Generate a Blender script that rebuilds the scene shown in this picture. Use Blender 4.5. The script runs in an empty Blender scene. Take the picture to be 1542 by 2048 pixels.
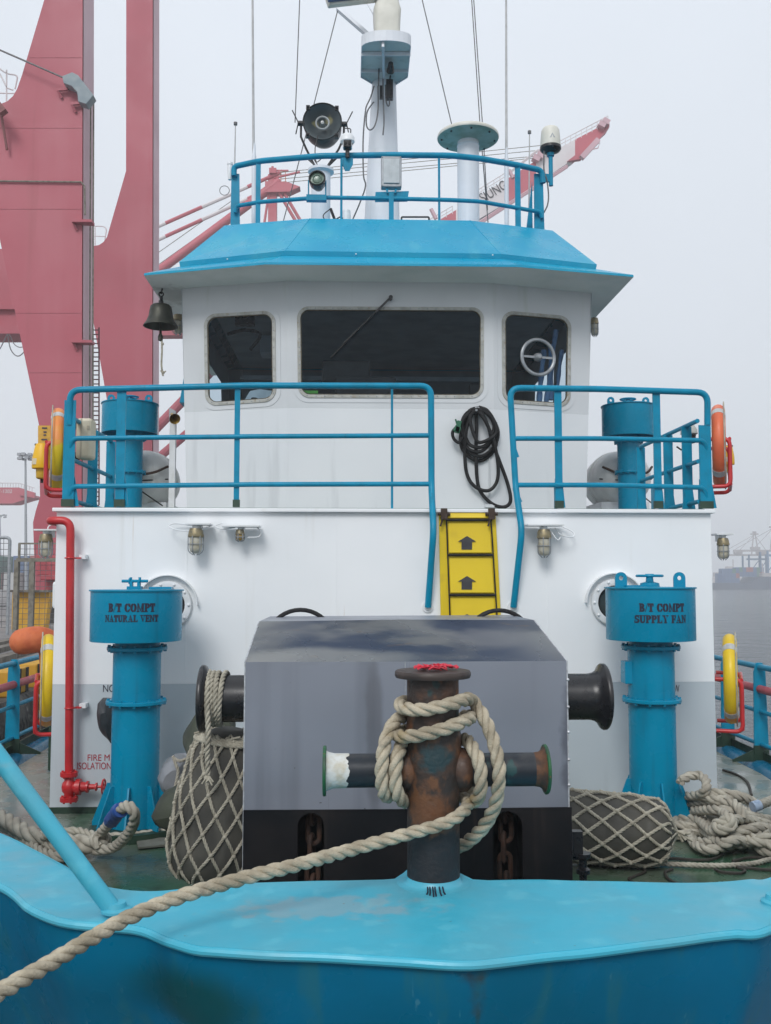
import bpy, math, random
from mathutils import Vector, Matrix, noise as mnoise
V = Vector
R_ = math.radians
random.seed(7)
scene = bpy.context.scene
COL = scene.collection

# ------------------------------------------------------------------ camera
# The tug's axis is world Y (its bow points to -Y), X to the right, Z up, main deck at z = 0.
FPX, CX, CY = 1900.0, 771.0, 1024.0
YAW, PITCH = R_(2.2), math.atan(136 / 1900)
CAM = V((-0.316, 0.0, 1.83))
FWD = V((math.sin(YAW) * math.cos(PITCH), math.cos(YAW) * math.cos(PITCH), math.sin(PITCH)))
RGT = V((math.cos(YAW), -math.sin(YAW), 0))
UPV = RGT.cross(FWD)
cam_d = bpy.data.cameras.new("camera")
cam_d.sensor_fit = 'VERTICAL'
cam_d.sensor_height = 36.0
cam_d.lens = 36.0 * FPX / 2048
cam_d.clip_start = 0.05
cam_d.clip_end = 8000
cam = bpy.data.objects.new("camera", cam_d)
COL.objects.link(cam)
cam.matrix_world = Matrix.Translation(CAM) @ Matrix((RGT, UPV, -FWD)).transposed().to_4x4()
scene.camera = cam

# ------------------------------------------------------------------ sky, sun, exposure
SUN_EL, SUN_AZ = R_(40), R_(197)          # azimuth clockwise from +Y
world = bpy.data.worlds.new("World")
scene.world = world
world.use_nodes = True
wn, wl = world.node_tree.nodes, world.node_tree.links
wn.clear()
w_out = wn.new('ShaderNodeOutputWorld')
w_bg = wn.new('ShaderNodeBackground'); w_bg.inputs[1].default_value = 0.1
w_sky = wn.new('ShaderNodeTexSky'); w_sky.sky_type = 'NISHITA'; w_sky.sun_disc = False
w_sky.sun_elevation = SUN_EL; w_sky.sun_rotation = SUN_AZ
w_tc = wn.new('ShaderNodeTexCoord')
w_sep = wn.new('ShaderNodeSeparateXYZ')
w_rmp = wn.new('ShaderNodeValToRGB')      # overcast cloud deck: greyer near the horizon, paler above
w_rmp.color_ramp.elements[0].position = 0.0; w_rmp.color_ramp.elements[0].color = (0.68, 0.705, 0.735, 1)
w_rmp.color_ramp.elements[1].position = 0.55; w_rmp.color_ramp.elements[1].color = (0.80, 0.855, 0.925, 1)
w_nz = wn.new('ShaderNodeTexNoise'); w_nz.inputs['Scale'].default_value = 1.6; w_nz.inputs['Detail'].default_value = 3
w_mr = wn.new('ShaderNodeMapRange'); w_mr.inputs[3].default_value = 7.8; w_mr.inputs[4].default_value = 9.9
w_mul = wn.new('ShaderNodeVectorMath'); w_mul.operation = 'SCALE'
w_mix = wn.new('ShaderNodeMix'); w_mix.data_type = 'RGBA'; w_mix.inputs[0].default_value = 0.9
wl.new(w_tc.outputs['Generated'], w_sep.inputs[0]); wl.new(w_sep.outputs[2], w_rmp.inputs[0])
wl.new(w_tc.outputs['Generated'], w_nz.inputs['Vector']); wl.new(w_nz.outputs[0], w_mr.inputs[0])
wl.new(w_rmp.outputs[0], w_mul.inputs[0]); wl.new(w_mr.outputs[0], w_mul.inputs['Scale'])
wl.new(w_sky.outputs[0], w_mix.inputs[6]); wl.new(w_mul.outputs[0], w_mix.inputs[7])
wl.new(w_mix.outputs[2], w_bg.inputs[0]); wl.new(w_bg.outputs[0], w_out.inputs[0])
sun_d = bpy.data.lights.new("sun", 'SUN'); sun_d.energy = 1.5; sun_d.angle = R_(22); sun_d.color = (1.0, 0.985, 0.965)
sun = bpy.data.objects.new("sun", sun_d); COL.objects.link(sun)
sdir = V((math.sin(SUN_AZ) * math.cos(SUN_EL), math.cos(SUN_AZ) * math.cos(SUN_EL), math.sin(SUN_EL)))
sun.rotation_euler = sdir.to_track_quat('Z', 'Y').to_euler()
scene.view_settings.view_transform = 'Standard'
scene.view_settings.look = 'None'
scene.view_settings.exposure = 0.32
scene.view_settings.gamma = 1.0
scene.view_settings.use_curve_mapping = False
scene.cycles.volume_bounces = 3
scene.cycles.max_bounces = 8
scene.cycles.transparent_max_bounces = 12

# ------------------------------------------------------------------ helpers: placing
def ray(px, py):
    return FWD + RGT * ((px - CX) / FPX) + UPV * ((CY - py) / FPX)
def Yp(px, py, y):
    d = ray(px, py); return CAM + d * ((y - CAM.y) / d.y)
def Zp(px, py, z):
    d = ray(px, py); return CAM + d * ((z - CAM.z) / d.z)
def hit(px, py, p0, n):
    d = ray(px, py); return CAM + d * ((p0 - CAM).dot(n) / d.dot(n))
def w(px, y):
    return px * y / FPX

# ------------------------------------------------------------------ helpers: meshes
def catmull(pts, n=8, closed=False):
    pts = [V(p) for p in pts]; out = []; L = len(pts)
    rng = L if closed else L - 1
    for i in range(rng):
        if closed:
            a, b, c, d = pts[i - 1], pts[i], pts[(i + 1) % L], pts[(i + 2) % L]
        else:
            b, c = pts[i], pts[i + 1]
            a = pts[i - 1] if i > 0 else b * 2 - c
            d = pts[i + 2] if i + 2 < L else c * 2 - b
        for k in range(n):
            t = k / n
            out.append(0.5 * ((2 * b) + (c - a) * t + (2 * a - 5 * b + 4 * c - d) * t * t + (3 * b - a - 3 * c + d) * t ** 3))
    if not closed: out.append(pts[-1])
    return out
def rnd(pts, r, n=6):
    """polyline with its inner corners rounded"""
    pts = [V(p) for p in pts]; out = [pts[0]]
    for i in range(1, len(pts) - 1):
        a, b, c = pts[i - 1], pts[i], pts[i + 1]
        ra = min(r, (a - b).length * .45, (c - b).length * .45)
        p, q = b + (a - b).normalized() * ra, b + (c - b).normalized() * ra
        for k in range(n + 1):
            t = k / n
            out.append(p * (1 - t) ** 2 + b * 2 * t * (1 - t) + q * t * t)
    out.append(pts[-1]); return out
def frames(path, closed=False):
    n = len(path); T = []
    for i in range(n):
        if closed: t = path[(i + 1) % n] - path[i - 1]
        else: t = path[min(i + 1, n - 1)] - path[max(i - 1, 0)]
        T.append(t.normalized() if t.length > 1e-9 else (T[-1] if T else V((0, 0, 1))))
    ref = V((0, 0, 1)) if abs(T[0].z) < .9 else V((1, 0, 0))
    N = [(ref - T[0] * ref.dot(T[0])).normalized()]
    for i in range(1, n):
        q = N[-1] - T[i] * N[-1].dot(T[i])
        N.append(q.normalized() if q.length > 1e-6 else N[-1])
    return T, N, [T[i].cross(N[i]) for i in range(n)]
def resample(path, step):
    out = [path[0].copy()]; acc = 0.0
    for a, b in zip(path, path[1:]):
        L = (b - a).length
        if L < 1e-9: continue
        d = step - acc
        while d <= L:
            out.append(a.lerp(b, d / L)); d += step
        acc = L - (d - step)
    return out

class MB:
    def __init__(s): s.v = []; s.f = []; s.m = []; s.mi = 0
    def add(s, vs, fs):
        o = len(s.v); s.v += [V(p) for p in vs]
        for f in fs: s.f.append([o + i for i in f]); s.m.append(s.mi)
        return s
    def box(s, c, size, rot=None):
        hx, hy, hz = size[0] / 2, size[1] / 2, size[2] / 2; c = V(c)
        vs = [V((x, y, z)) for x in (-hx, hx) for y in (-hy, hy) for z in (-hz, hz)]
        if rot is not None: vs = [rot @ p for p in vs]
        return s.add([p + c for p in vs], [(0, 1, 3, 2), (4, 6, 7, 5), (0, 4, 5, 1), (2, 3, 7, 6), (0, 2, 6, 4), (1, 5, 7, 3)])
    def bar(s, a, b, wd, th, side=None):
        """rectangular bar from a to b; wd along side, th across"""
        a, b = V(a), V(b); t = (b - a).normalized()
        sd = V(side) if side else (V((1, 0, 0)) if abs(t.x) < .8 else V((0, 0, 1)))
        sd = (sd - t * sd.dot(t)).normalized(); u = t.cross(sd)
        q = []
        for p in (a, b):
            q += [p + sd * wd / 2 + u * th / 2, p - sd * wd / 2 + u * th / 2, p - sd * wd / 2 - u * th / 2, p + sd * wd / 2 - u * th / 2]
        return s.add(q, [(0, 1, 2, 3), (7, 6, 5, 4), (0, 4, 5, 1), (1, 5, 6, 2), (2, 6, 7, 3), (3, 7, 4, 0)])
    def tube(s, path, r, n=10, closed=False, caps=True):
        path = [V(p) for p in path]; T, N, B = frames(path, closed); L = len(path)
        vs = []
        for i, p in enumerate(path):
            ri = r[i] if isinstance(r, (list, tuple)) else r
            for k in range(n):
                a = 2 * math.pi * k / n
                vs.append(p + (N[i] * math.cos(a) + B[i] * math.sin(a)) * ri)
        fs = []
        for i in range(L if closed else L - 1):
            j = (i + 1) % L
            for k in range(n):
                k2 = (k + 1) % n
                fs.append((i * n + k, i * n + k2, j * n + k2, j * n + k))
        if caps and not closed:
            fs.append(tuple(range(n - 1, -1, -1))); fs.append(tuple((L - 1) * n + k for k in range(n)))
        return s.add(vs, fs)
    def cyl(s, a, b, r, r2=None, n=24):
        return s.tube([a, b], [r, r if r2 is None else r2], n)
    def lathe(s, prof, base, axis=(0, 0, 1), n=32, xdir=None):
        base, ax = V(base), V(axis).normalized()
        x = V(xdir) if xdir else (V((1, 0, 0)) if abs(ax.x) < .9 else V((0, 1, 0)))
        x = (x - ax * x.dot(ax)).normalized(); y = ax.cross(x)
        vs = []; idx = []
        for r, h in prof:
            if r < 1e-6: idx.append([len(vs)]); vs.append(base + ax * h)
            else:
                idx.append(list(range(len(vs), len(vs) + n)))
                for k in range(n):
                    a = 2 * math.pi * k / n
                    vs.append(base + ax * h + (x * math.cos(a) + y * math.sin(a)) * r)
        fs = []
        for A, Bq in zip(idx, idx[1:]):
            for k in range(n):
                k2 = (k + 1) % n
                if len(A) == 1 and len(Bq) == 1: continue
                if len(A) == 1: fs.append((A[0], Bq[k2], Bq[k]))
                elif len(Bq) == 1: fs.append((A[k], A[k2], Bq[0]))
                else: fs.append((A[k], A[k2], Bq[k2], Bq[k]))
        return s.add(vs, fs)
    def ball(s, c, r, n=10, sc=(1, 1, 1)):
        c = V(c); vs = []; fs = []; m = n // 2
        for i in range(m + 1):
            t = math.pi * i / m
            for k in range(n):
                a = 2 * math.pi * k / n
                vs.append(c + V((math.sin(t) * math.cos(a) * r * sc[0], math.sin(t) * math.sin(a) * r * sc[1], math.cos(t) * r * sc[2])))
        for i in range(m):
            for k in range(n):
                k2 = (k + 1) % n
                fs.append((i * n + k, (i + 1) * n + k, (i + 1) * n + k2, i * n + k2))
        return s.add(vs, fs)
    def prism(s, poly, off):
        poly = [V(p) for p in poly]; off = V(off); n = len(poly)
        nrm = V((0, 0, 0))
        for i in range(n):
            nrm += (poly[i] - poly[0]).cross(poly[(i + 1) % n] - poly[0])
        if nrm.dot(off) > 0: poly = poly[::-1]
        fs = [tuple(range(n)), tuple(range(2 * n - 1, n - 1, -1))]
        for i in range(n):
            j = (i + 1) % n
            fs.append((j, i, n + i, n + j))
        return s.add(poly + [p + off for p in poly], fs)
    def ring(s, outer, inner, off):
        """flat ring between two loops of the same length, thickened by off"""
        n = len(outer); off = V(off)
        vs = list(outer) + list(inner) + [p + off for p in outer] + [p + off for p in inner]
        fs = []
        for i in range(n):
            j = (i + 1) % n
            fs += [(i, j, n + j, n + i), (2 * n + j, 2 * n + i, 3 * n + i, 3 * n + j), (j, i, 2 * n + i, 2 * n + j), (n + i, n + j, 3 * n + j, 3 * n + i)]
        return s.add(vs, fs)
    def torus(s, c, axis, R, r, n=32, m=10, a0=0, a1=360):
        c, ax = V(c), V(axis).normalized()
        x = V((0, 0, 1)) if abs(ax.z) < .9 else V((1, 0, 0))
        x = (x - ax * x.dot(ax)).normalized(); y = ax.cross(x)
        full = a1 - a0 >= 360
        pts = [c + (x * math.cos(R_(a0 + (a1 - a0) * k / n)) + y * math.sin(R_(a0 + (a1 - a0) * k / n))) * R for k in range(n if full else n + 1)]
        return s.tube(pts, r, m, closed=full)
    def rope(s, path, R, pitch=None, n=7, strands=3, jit=.04):
        pitch = pitch or R * 6.4
        path = resample([V(p) for p in path], pitch / 12)
        if len(path) < 3: return s
        T, N, B = frames(path)
        for k in range(strands):
            pts = []; rr = []
            for i, p in enumerate(path):
                a = 2 * math.pi * (i / 12 + k / strands)
                pts.append(p + (N[i] * math.cos(a) + B[i] * math.sin(a)) * R * .52)
                rr.append(R * (.53 + jit * mnoise.noise(p * 40 + V((k * 9, 0, 0)))))
            s.tube(pts, rr, n)
        return s
    def loft(s, rings, closed=True):
        n = len(rings[0]); vs = [p for r in rings for p in r]; fs = []
        for i in range(len(rings) - 1):
            for k in range(n if closed else n - 1):
                k2 = (k + 1) % n
                fs.append((i * n + k, i * n + k2, (i + 1) * n + k2, (i + 1) * n + k))
        return s.add(vs, fs)
    def build(s, name, mats, parent=None, smooth=35, bevel=0, fix=True):
        o0 = V((0, 0, 0)); p = parent
        while p is not None: o0 += p.location; p = p.parent
        me = bpy.data.meshes.new(name)
        me.from_pydata([v - o0 for v in s.v], [], s.f)
        mats = mats if isinstance(mats, (list, tuple)) else [mats]
        for m in mats: me.materials.append(m)
        if len(mats) > 1: me.polygons.foreach_set('material_index', s.m)
        if fix:
            import bmesh
            bm = bmesh.new(); bm.from_mesh(me)
            bmesh.ops.recalc_face_normals(bm, faces=bm.faces[:])
            bm.to_mesh(me); bm.free()
        if smooth:
            me.polygons.foreach_set('use_smooth', [True] * len(me.polygons))
            me.set_sharp_from_angle(angle=R_(smooth))
        me.update()
        o = bpy.data.objects.new(name, me); COL.objects.link(o)
        if parent is not None: o.parent = parent
        if bevel:
            b = o.modifiers.new("bevel", 'BEVEL'); b.width = bevel; b.segments = 2; b.limit_method = 'ANGLE'; b.angle_limit = R_(40)
        return o

def tag(o, label=None, cat=None, group=None, kind=None):
    if label: o['label'] = label
    if cat: o['category'] = cat
    if group: o['group'] = group
    if kind: o['kind'] = kind
    return o
def thing(name, label, cat, loc=(0, 0, 0), group=None):
    o = bpy.data.objects.new(name, None); COL.objects.link(o); o.location = loc
    o.empty_display_size = .1
    return tag(o, label, cat, group)
def dup(o, parent=None):
    c = o.copy(); COL.objects.link(c)
    if parent is not None: c.parent = parent
    for ch in list(o.children): dup(ch, c)
    return c

# ------------------------------------------------------------------ helpers: materials
def lin(h):
    if not isinstance(h, str): return tuple(h)
    h = h.lstrip('#'); out = []
    for i in (0, 2, 4):
        c = int(h[i:i + 2], 16) / 255
        out.append(c / 12.92 if c <= .04045 else ((c + .055) / 1.055) ** 2.4)
    return tuple(out)
MATS = {}
def mat(name, c1, c2=None, rough=.45, rough2=None, metal=0, scale=3, detail=6, cont=(.4, .65), bump=0, bscale=60, bdist=.01,
        streaks=(), patches=(), below=None, spec=.5, coat=0, waves=None):
    m = bpy.data.materials.new(name); m.use_nodes = True
    nt = m.node_tree; N, L = nt.nodes, nt.links
    bs = N['Principled BSDF']
    tc = N.new('ShaderNodeTexCoord')
    def noise(sc, stretch=None, detail=6, off=0):
        nz = N.new('ShaderNodeTexNoise'); nz.inputs['Scale'].default_value = sc; nz.inputs['Detail'].default_value = detail
        mp = N.new('ShaderNodeMapping'); mp.inputs['Location'].default_value = (off, off * .7, off * 1.3)
        if stretch: mp.inputs['Scale'].default_value = stretch
        L.new(tc.outputs['Object'], mp.inputs[0]); L.new(mp.outputs[0], nz.inputs['Vector'])
        return nz.outputs[0]
    def ramp(src, a, b, lo=0, hi=1):
        r = N.new('ShaderNodeMapRange'); r.inputs[1].default_value = a; r.inputs[2].default_value = b
        r.inputs[3].default_value = lo; r.inputs[4].default_value = hi; r.interpolation_type = 'SMOOTHSTEP'
        L.new(src, r.inputs[0]); return r.outputs[0]
    def math_(op, a, b=None):
        q = N.new('ShaderNodeMath'); q.operation = op
        for i, x in enumerate((a, b)):
            if x is None: continue
            if isinstance(x, (int, float)): q.inputs[i].default_value = x
            else: L.new(x, q.inputs[i])
        return q.outputs[0]
    def mix(fac, a, b):
        x = N.new('ShaderNodeMix'); x.data_type = 'RGBA'
        for i, q in ((0, fac), (6, a), (7, b)):
            if isinstance(q, (int, float)): x.inputs[i].default_value = q
            elif isinstance(q, tuple): x.inputs[i].default_value = (*q, 1)
            else: L.new(q, x.inputs[i])
        return x.outputs[2]
    c1 = lin(c1); c2 = lin(c2) if c2 else tuple(x * .8 for x in c1)
    nbase = noise(scale, None, detail)
    fac = ramp(nbase, *cont)
    col = mix(fac, c1, c2)
    for k, (sc, amt, sxy, sz, lo, hi) in enumerate(streaks):     # colour, amount, xy scale, z scale, thresholds
        f = ramp(noise(1, (sxy, sxy, sz), 4, 3.7 * k + 1), lo, hi, 0, amt)
        col = mix(f, col, lin(sc))
    def pos_of(scale_v, center):
        mp = N.new('ShaderNodeMapping'); mp.vector_type = 'POINT'
        mp.inputs['Location'].default_value = tuple(-c / s_ for c, s_ in zip(center, scale_v))
        mp.inputs['Scale'].default_value = tuple(1 / s_ for s_ in scale_v)
        L.new(tc.outputs['Object'], mp.inputs[0]); return mp.outputs[0]
    for k, (cen, rad, pc, amt, nsc, namp) in enumerate(patches):
        ln = N.new('ShaderNodeVectorMath'); ln.operation = 'LENGTH'
        L.new(pos_of(rad, cen), ln.inputs[0])
        d = math_('ADD', ln.outputs['Value'], math_('MULTIPLY', math_('SUBTRACT', noise(nsc, None, 5, 11 + 5 * k), .5), namp))
        col = mix(ramp(d, .5, 1.05, amt, 0), col, lin(pc))
    if below:                                                    # paint border at a height, with a ragged edge
        z, bc, amp, nsc = below
        sp = N.new('ShaderNodeSeparateXYZ'); L.new(tc.outputs['Object'], sp.inputs[0])
        d = math_('ADD', sp.outputs[2], math_('MULTIPLY', math_('SUBTRACT', noise(nsc, None, 5, 23), .5), amp))
        col = mix(ramp(d, z - .004 - amp * .1, z + .004 + amp * .1, 1, 0), col, lin(bc))
    L.new(col, bs.inputs['Base Color'])
    r2 = rough + .12 if rough2 is None else rough2
    L.new(ramp(noise(scale * 2.3, None, 4, 5), .35, .65, rough, r2), bs.inputs['Roughness'])
    bs.inputs['Metallic'].default_value = metal
    bs.inputs['Specular IOR Level'].default_value = spec
    if coat: bs.inputs['Coat Weight'].default_value = coat; bs.inputs['Coat Roughness'].default_value = .08
    if bump or waves:
        b = N.new('ShaderNodeBump'); b.inputs['Distance'].default_value = bdist; b.inputs['Strength'].default_value = bump or waves[1]
        if waves: src = noise(1, waves[0], 5, 2)
        else: src = noise(bscale, None, 5, 8)
        L.new(src, b.inputs['Height']); L.new(b.outputs[0], bs.inputs['Normal'])
    MATS[name] = m
    return m
# ------------------------------------------------------------------ materials
BLUE = (0.010, 0.250, 0.430)
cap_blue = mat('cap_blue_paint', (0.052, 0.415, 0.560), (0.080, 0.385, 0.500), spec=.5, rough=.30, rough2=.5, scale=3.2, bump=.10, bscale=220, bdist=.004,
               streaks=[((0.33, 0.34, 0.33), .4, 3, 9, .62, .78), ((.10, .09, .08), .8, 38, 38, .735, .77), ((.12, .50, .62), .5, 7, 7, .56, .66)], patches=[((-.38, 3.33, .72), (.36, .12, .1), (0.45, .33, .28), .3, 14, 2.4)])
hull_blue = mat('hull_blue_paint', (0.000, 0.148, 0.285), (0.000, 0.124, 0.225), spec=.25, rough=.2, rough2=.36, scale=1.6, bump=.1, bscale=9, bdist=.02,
                streaks=[((0.02, .15, .19), .6, 9, 1.2, .54, .72), ((.07, .045, .025), .6, 30, 9, .72, .78), ((.08, .26, .34), .5, 26, 3, .68, .74)],
                patches=[((.06, 2.75, .665), (.085, .16, .045), (.045, .030, .010), .9, 30, .8), ((.07, 2.75, .58), (.04, .2, .12), (.05, .05, .03), .55, 30, .8), ((-.86, 2.9, .50), (.36, .5, .17), (.004, .070, .080), .95, 5, .25),
                         ((-.8, 2.95, .57), (.012, .12, .04), (.14, .06, .02), .8, 40, .9), ((.07, 2.8, .42), (.012, .3, .2), (.03, .07, .06), .6, 30, .9)])
rail_blue = mat('rail_blue_paint', (0.000, 0.245, 0.405), (0.002, 0.212, 0.345), rough=.3, spec=.25, scale=9, bump=.12, bscale=160, bdist=.003,
                streaks=[((.02, .12, .18), .5, 30, 6, .62, .74)])
vent_blue = mat('vent_blue_paint', (0.000, 0.240, 0.400), (0.000, 0.216, 0.355), rough=.22, rough2=.34, spec=.22, scale=2.5, bump=.05, bscale=70, bdist=.004,
                streaks=[((.01, .12, .2), .5, 14, .8, .58, .78)])
roof_blue = mat('roof_blue_paint', (0.003, 0.290, 0.480), (0.012, 0.330, 0.510), spec=.35, rough=.22, rough2=.36, scale=1.3, bump=.16, bscale=190, bdist=.004,
                streaks=[((.04, .36, .5), .6, 3.4, .5, .52, .66)])
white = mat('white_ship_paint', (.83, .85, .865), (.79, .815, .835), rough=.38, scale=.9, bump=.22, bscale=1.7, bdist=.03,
            streaks=[((.60, .59, .55), .35, 8, .5, .60, .80), ((.50, .36, .22), .45, 26, .7, .70, .8)])
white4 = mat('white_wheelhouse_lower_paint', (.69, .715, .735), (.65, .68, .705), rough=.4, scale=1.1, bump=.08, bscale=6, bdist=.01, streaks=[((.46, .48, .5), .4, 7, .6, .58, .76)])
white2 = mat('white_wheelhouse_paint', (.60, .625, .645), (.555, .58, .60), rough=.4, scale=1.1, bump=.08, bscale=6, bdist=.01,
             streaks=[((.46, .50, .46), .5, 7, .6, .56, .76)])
white3 = mat('white_fitting_paint', (.78, .80, .82), (.70, .72, .72), rough=.35, scale=8, streaks=[((.45, .42, .36), .4, 16, 2, .6, .76)])
greyband = mat('pale_grey_band_paint', (.52, .575, .61), (.485, .54, .575), rough=.36, scale=1.2, bump=.06, bscale=5, bdist=.012,
               streaks=[((.36, .40, .42), .4, 6, .6, .58, .78)])
soffit = mat('soffit_paint', (.80, .84, .82), (.72, .78, .76), rough=.5, scale=2.4, patches=[((-2.23, -1.05, 2.36), (.25, .4, .3), (.10, .09, .08), .35, 9, 1.6)])
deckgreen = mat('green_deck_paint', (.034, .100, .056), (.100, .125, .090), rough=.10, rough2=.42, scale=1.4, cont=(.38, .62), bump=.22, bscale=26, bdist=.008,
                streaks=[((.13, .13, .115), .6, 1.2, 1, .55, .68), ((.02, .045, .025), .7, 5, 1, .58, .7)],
                patches=[((-3.2, 9.2, 0), (1.1, 4.2, 1), (.27, .28, .25), .8, 1.7, 1.1), ((3.3, 9.4, 0), (1.1, 4.2, 1), (.27, .29, .26), .8, 1.7, 1.1)])  # pale patches on both side decks: sky reflection painted into the colour
darkgreen = mat('dark_green_paint', (.014, .040, .024), (.022, .050, .03), rough=.4, scale=9)
black = mat('black_gloss_paint', (.012, .012, .014), (.022, .021, .022), rough=.25, scale=6, bump=.08, bscale=60, bdist=.003)
blackm = mat('black_rubber', (.009, .009, .010), (.017, .017, .018), spec=.3, rough=.55, scale=14)
blackpaint = mat('cover_black_paint', (.006, .007, .009), (.012, .011, .012), spec=.18, rough=.45, scale=3, bump=.12, bscale=30, bdist=.004,
                 streaks=[((.05, .04, .034), .5, 10, 1.2, .6, .76)])
steel = mat('bare_grey_cover_steel', (.26, .278, .325), (.205, .222, .258), rough=.30, rough2=.44, metal=.35, scale=.9, detail=2, bump=.04, bscale=10, bdist=.006,
            streaks=[((.135, .145, .17), .5, 4.5, .25, .54, .74), ((.13, .075, .05), .85, 40, .9, .68, .74), ((.06, .05, .05), .8, 30, 24, .74, .77)],
            patches=[((.80, -.6, 1.05), (.07, .3, .40), (.09, .095, .12), .7, 9, 1.5), ((-.16, -.6, 1.1), (.05, .3, .5), (.12, .12, .135), .5, 5, 1.0)])
steeltop = mat('painted_reflection_cover_steel', (.050, .068, .115), (.30, .30, .295), rough=.2, rough2=.34, metal=.45, scale=.85, detail=0, cont=(.36, .62),  # blue and pale streaks and patches: sky reflections painted into the steel
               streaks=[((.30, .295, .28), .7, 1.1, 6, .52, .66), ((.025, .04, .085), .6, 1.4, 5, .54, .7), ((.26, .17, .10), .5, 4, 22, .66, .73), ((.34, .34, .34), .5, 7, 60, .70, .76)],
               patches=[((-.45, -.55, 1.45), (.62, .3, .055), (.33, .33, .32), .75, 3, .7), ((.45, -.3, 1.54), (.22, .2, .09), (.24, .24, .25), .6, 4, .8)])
galv = mat('galvanised_steel', (.36, .38, .40), (.28, .30, .32), rough=.42, metal=.5, scale=14)
weld = mat('worn_bright_edge', (.60, .62, .64), (.42, .42, .44), rough=.4, metal=.4, scale=30)
rust = mat('rusty_chain_iron', (.06, .028, .017), (.032, .020, .016), rough=.8, scale=18, bump=.4, bscale=120, bdist=.004)
boll = mat('rusty_bollard_steel', (.080, .040, .024), (.034, .024, .020), rough=.46, rough2=.65, scale=9, cont=(.42, .58), bump=.6, bscale=55, bdist=.006,
           streaks=[((.15, .062, .025), .9, 18, 11, .52, .66), ((.012, .05, .055), .7, 13, 10, .62, .68)],
           patches=[((.0, -.1, .47), (.085, .1, .06), (.010, .045, .055), .85, 30, 1.3), ((-.03, -.1, .27), (.09, .1, .10), (.15, .060, .022), .7, 30, 1.6)],
           below=(.20, (.011, .011, .014), .10, 26))
bolltop = mat('brown_bollard_top', (.055, .038, .032), (.032, .023, .021), rough=.5, scale=14, bump=.2, bscale=60, bdist=.003)
greenfl = mat('green_flange_paint', (.010, .10, .032), (.016, .06, .03), rough=.45, scale=22, streaks=[((.2, .08, .03), .7, 30, 30, .6, .68)])
flakew = mat('flaking_white_paint', (.62, .64, .62), (.50, .47, .38), rough=.55, scale=20, bump=.5, bscale=70, bdist=.006, streaks=[((.2, .42, .45), .6, 14, 14, .6, .68)])
barsteel = mat('dark_crossbar_steel', (.016, .021, .028), (.040, .040, .042), spec=.35, rough=.36, scale=12, bump=.2, bscale=60, bdist=.003,
               streaks=[((.02, .09, .09), .6, 16, 10, .6, .68)])
barrust = mat('rusty_crossbar_end', (.12, .052, .024), (.05, .03, .022), rough=.7, scale=22, bump=.4, bscale=90, bdist=.004)
redpaint = mat('red_fire_paint', (.52, .022, .026), (.42, .018, .022), rough=.30, scale=6, streaks=[((.62, .12, .12), .35, 12, .8, .55, .75)])
redflake = mat('bright_red_scraps', (.62, .02, .05), (.5, .03, .05), rough=.5, scale=30)
yellow = mat('yellow_ladder_plastic', (.76, .55, .006), (.70, .50, .006), rough=.42, scale=2, streaks=[((.55, .38, .01), .5, 4, 6, .55, .75)])
yellowm = mat('yellow_marine_plastic', (.80, .46, .010), (.70, .38, .010), rough=.4, scale=6)
buoy_y = mat('yellow_lifebuoy_plastic', (.80, .56, .012), (.74, .50, .02), rough=.4, scale=6, patches=[((0, 0, -.30), (.3, .35, .10), (.62, .16, .02), .8, 12, .7)])
buoy_o = mat('orange_lifebuoy_plastic', (.72, .15, .055), (.62, .12, .05), rough=.42, scale=7, streaks=[((.80, .34, .22), .5, 5, 3, .52, .7)])
buoy_m = mat('orange_and_yellow_lifebuoy_plastic', (.80, .24, .07), (.74, .28, .05), rough=.42, scale=7, below=(.02, (.66, .48, .012), .3, 8))
tape = mat('grey_reflective_tape', (.52, .53, .52), (.42, .43, .43), rough=.35, scale=20)
orange = mat('orange_foam', (.62, .16, .055), (.52, .11, .04), rough=.62, scale=9, bump=.4, bscale=26, bdist=.008)
ropem = mat('hawser_rope_fibre', (.52, .46, .35), (.33, .285, .21), rough=.9, spec=.2, scale=12, cont=(.36, .64), bump=.9, bscale=150, bdist=.006,
            streaks=[((.34, .24, .09), .55, 6, 6, .62, .74), ((.17, .15, .125), .55, 11, 11, .6, .74)])
ropew = mat('pale_rope_fibre', (.46, .43, .355), (.33, .30, .245), rough=.85, scale=11, cont=(.36, .66), bump=.5, bscale=190, bdist=.004,
            streaks=[((.20, .175, .135), .55, 9, 9, .58, .74)])
netrope = mat('net_rope_fibre', (.44, .41, .33), (.31, .285, .225), rough=.88, scale=16, bump=.4, bscale=240, bdist=.003)
canvas = mat('olive_canvas', (.052, .060, .040), (.034, .040, .030), rough=.75, scale=5, bump=.3, bscale=12, bdist=.02)
bagm = mat('dark_fender_canvas', (.070, .066, .054), (.048, .046, .040), rough=.72, scale=5, bump=.35, bscale=14, bdist=.015, streaks=[((.105, .10, .085), .6, 9, 2, .52, .7)])
greycanvas = mat('grey_canvas', (.24, .25, .27), (.16, .17, .18), rough=.7, scale=8, bump=.4, bscale=10, bdist=.02)
blackbag = mat('black_plastic_bag', (.016, .020, .024), (.030, .035, .040), rough=.35, scale=8, bump=.4, bscale=9, bdist=.02)
glass_d = mat('frosted_lamp_glass', (.50, .48, .40), (.42, .38, .28), rough=.22, scale=16)
amber = mat('amber_lamp_glass', (.34, .23, .07), (.26, .17, .05), rough=.2, scale=16)
brassy = mat('weathered_brass', (.30, .25, .15), (.20, .18, .13), rough=.4, metal=.6, scale=20)
bronze = mat('weathered_bell_bronze', (.058, .058, .046), (.034, .037, .031), rough=.42, metal=.6, scale=9)
cream = mat('cream_plastic', (.66, .60, .46), (.60, .54, .40), rough=.4, scale=6)
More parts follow.
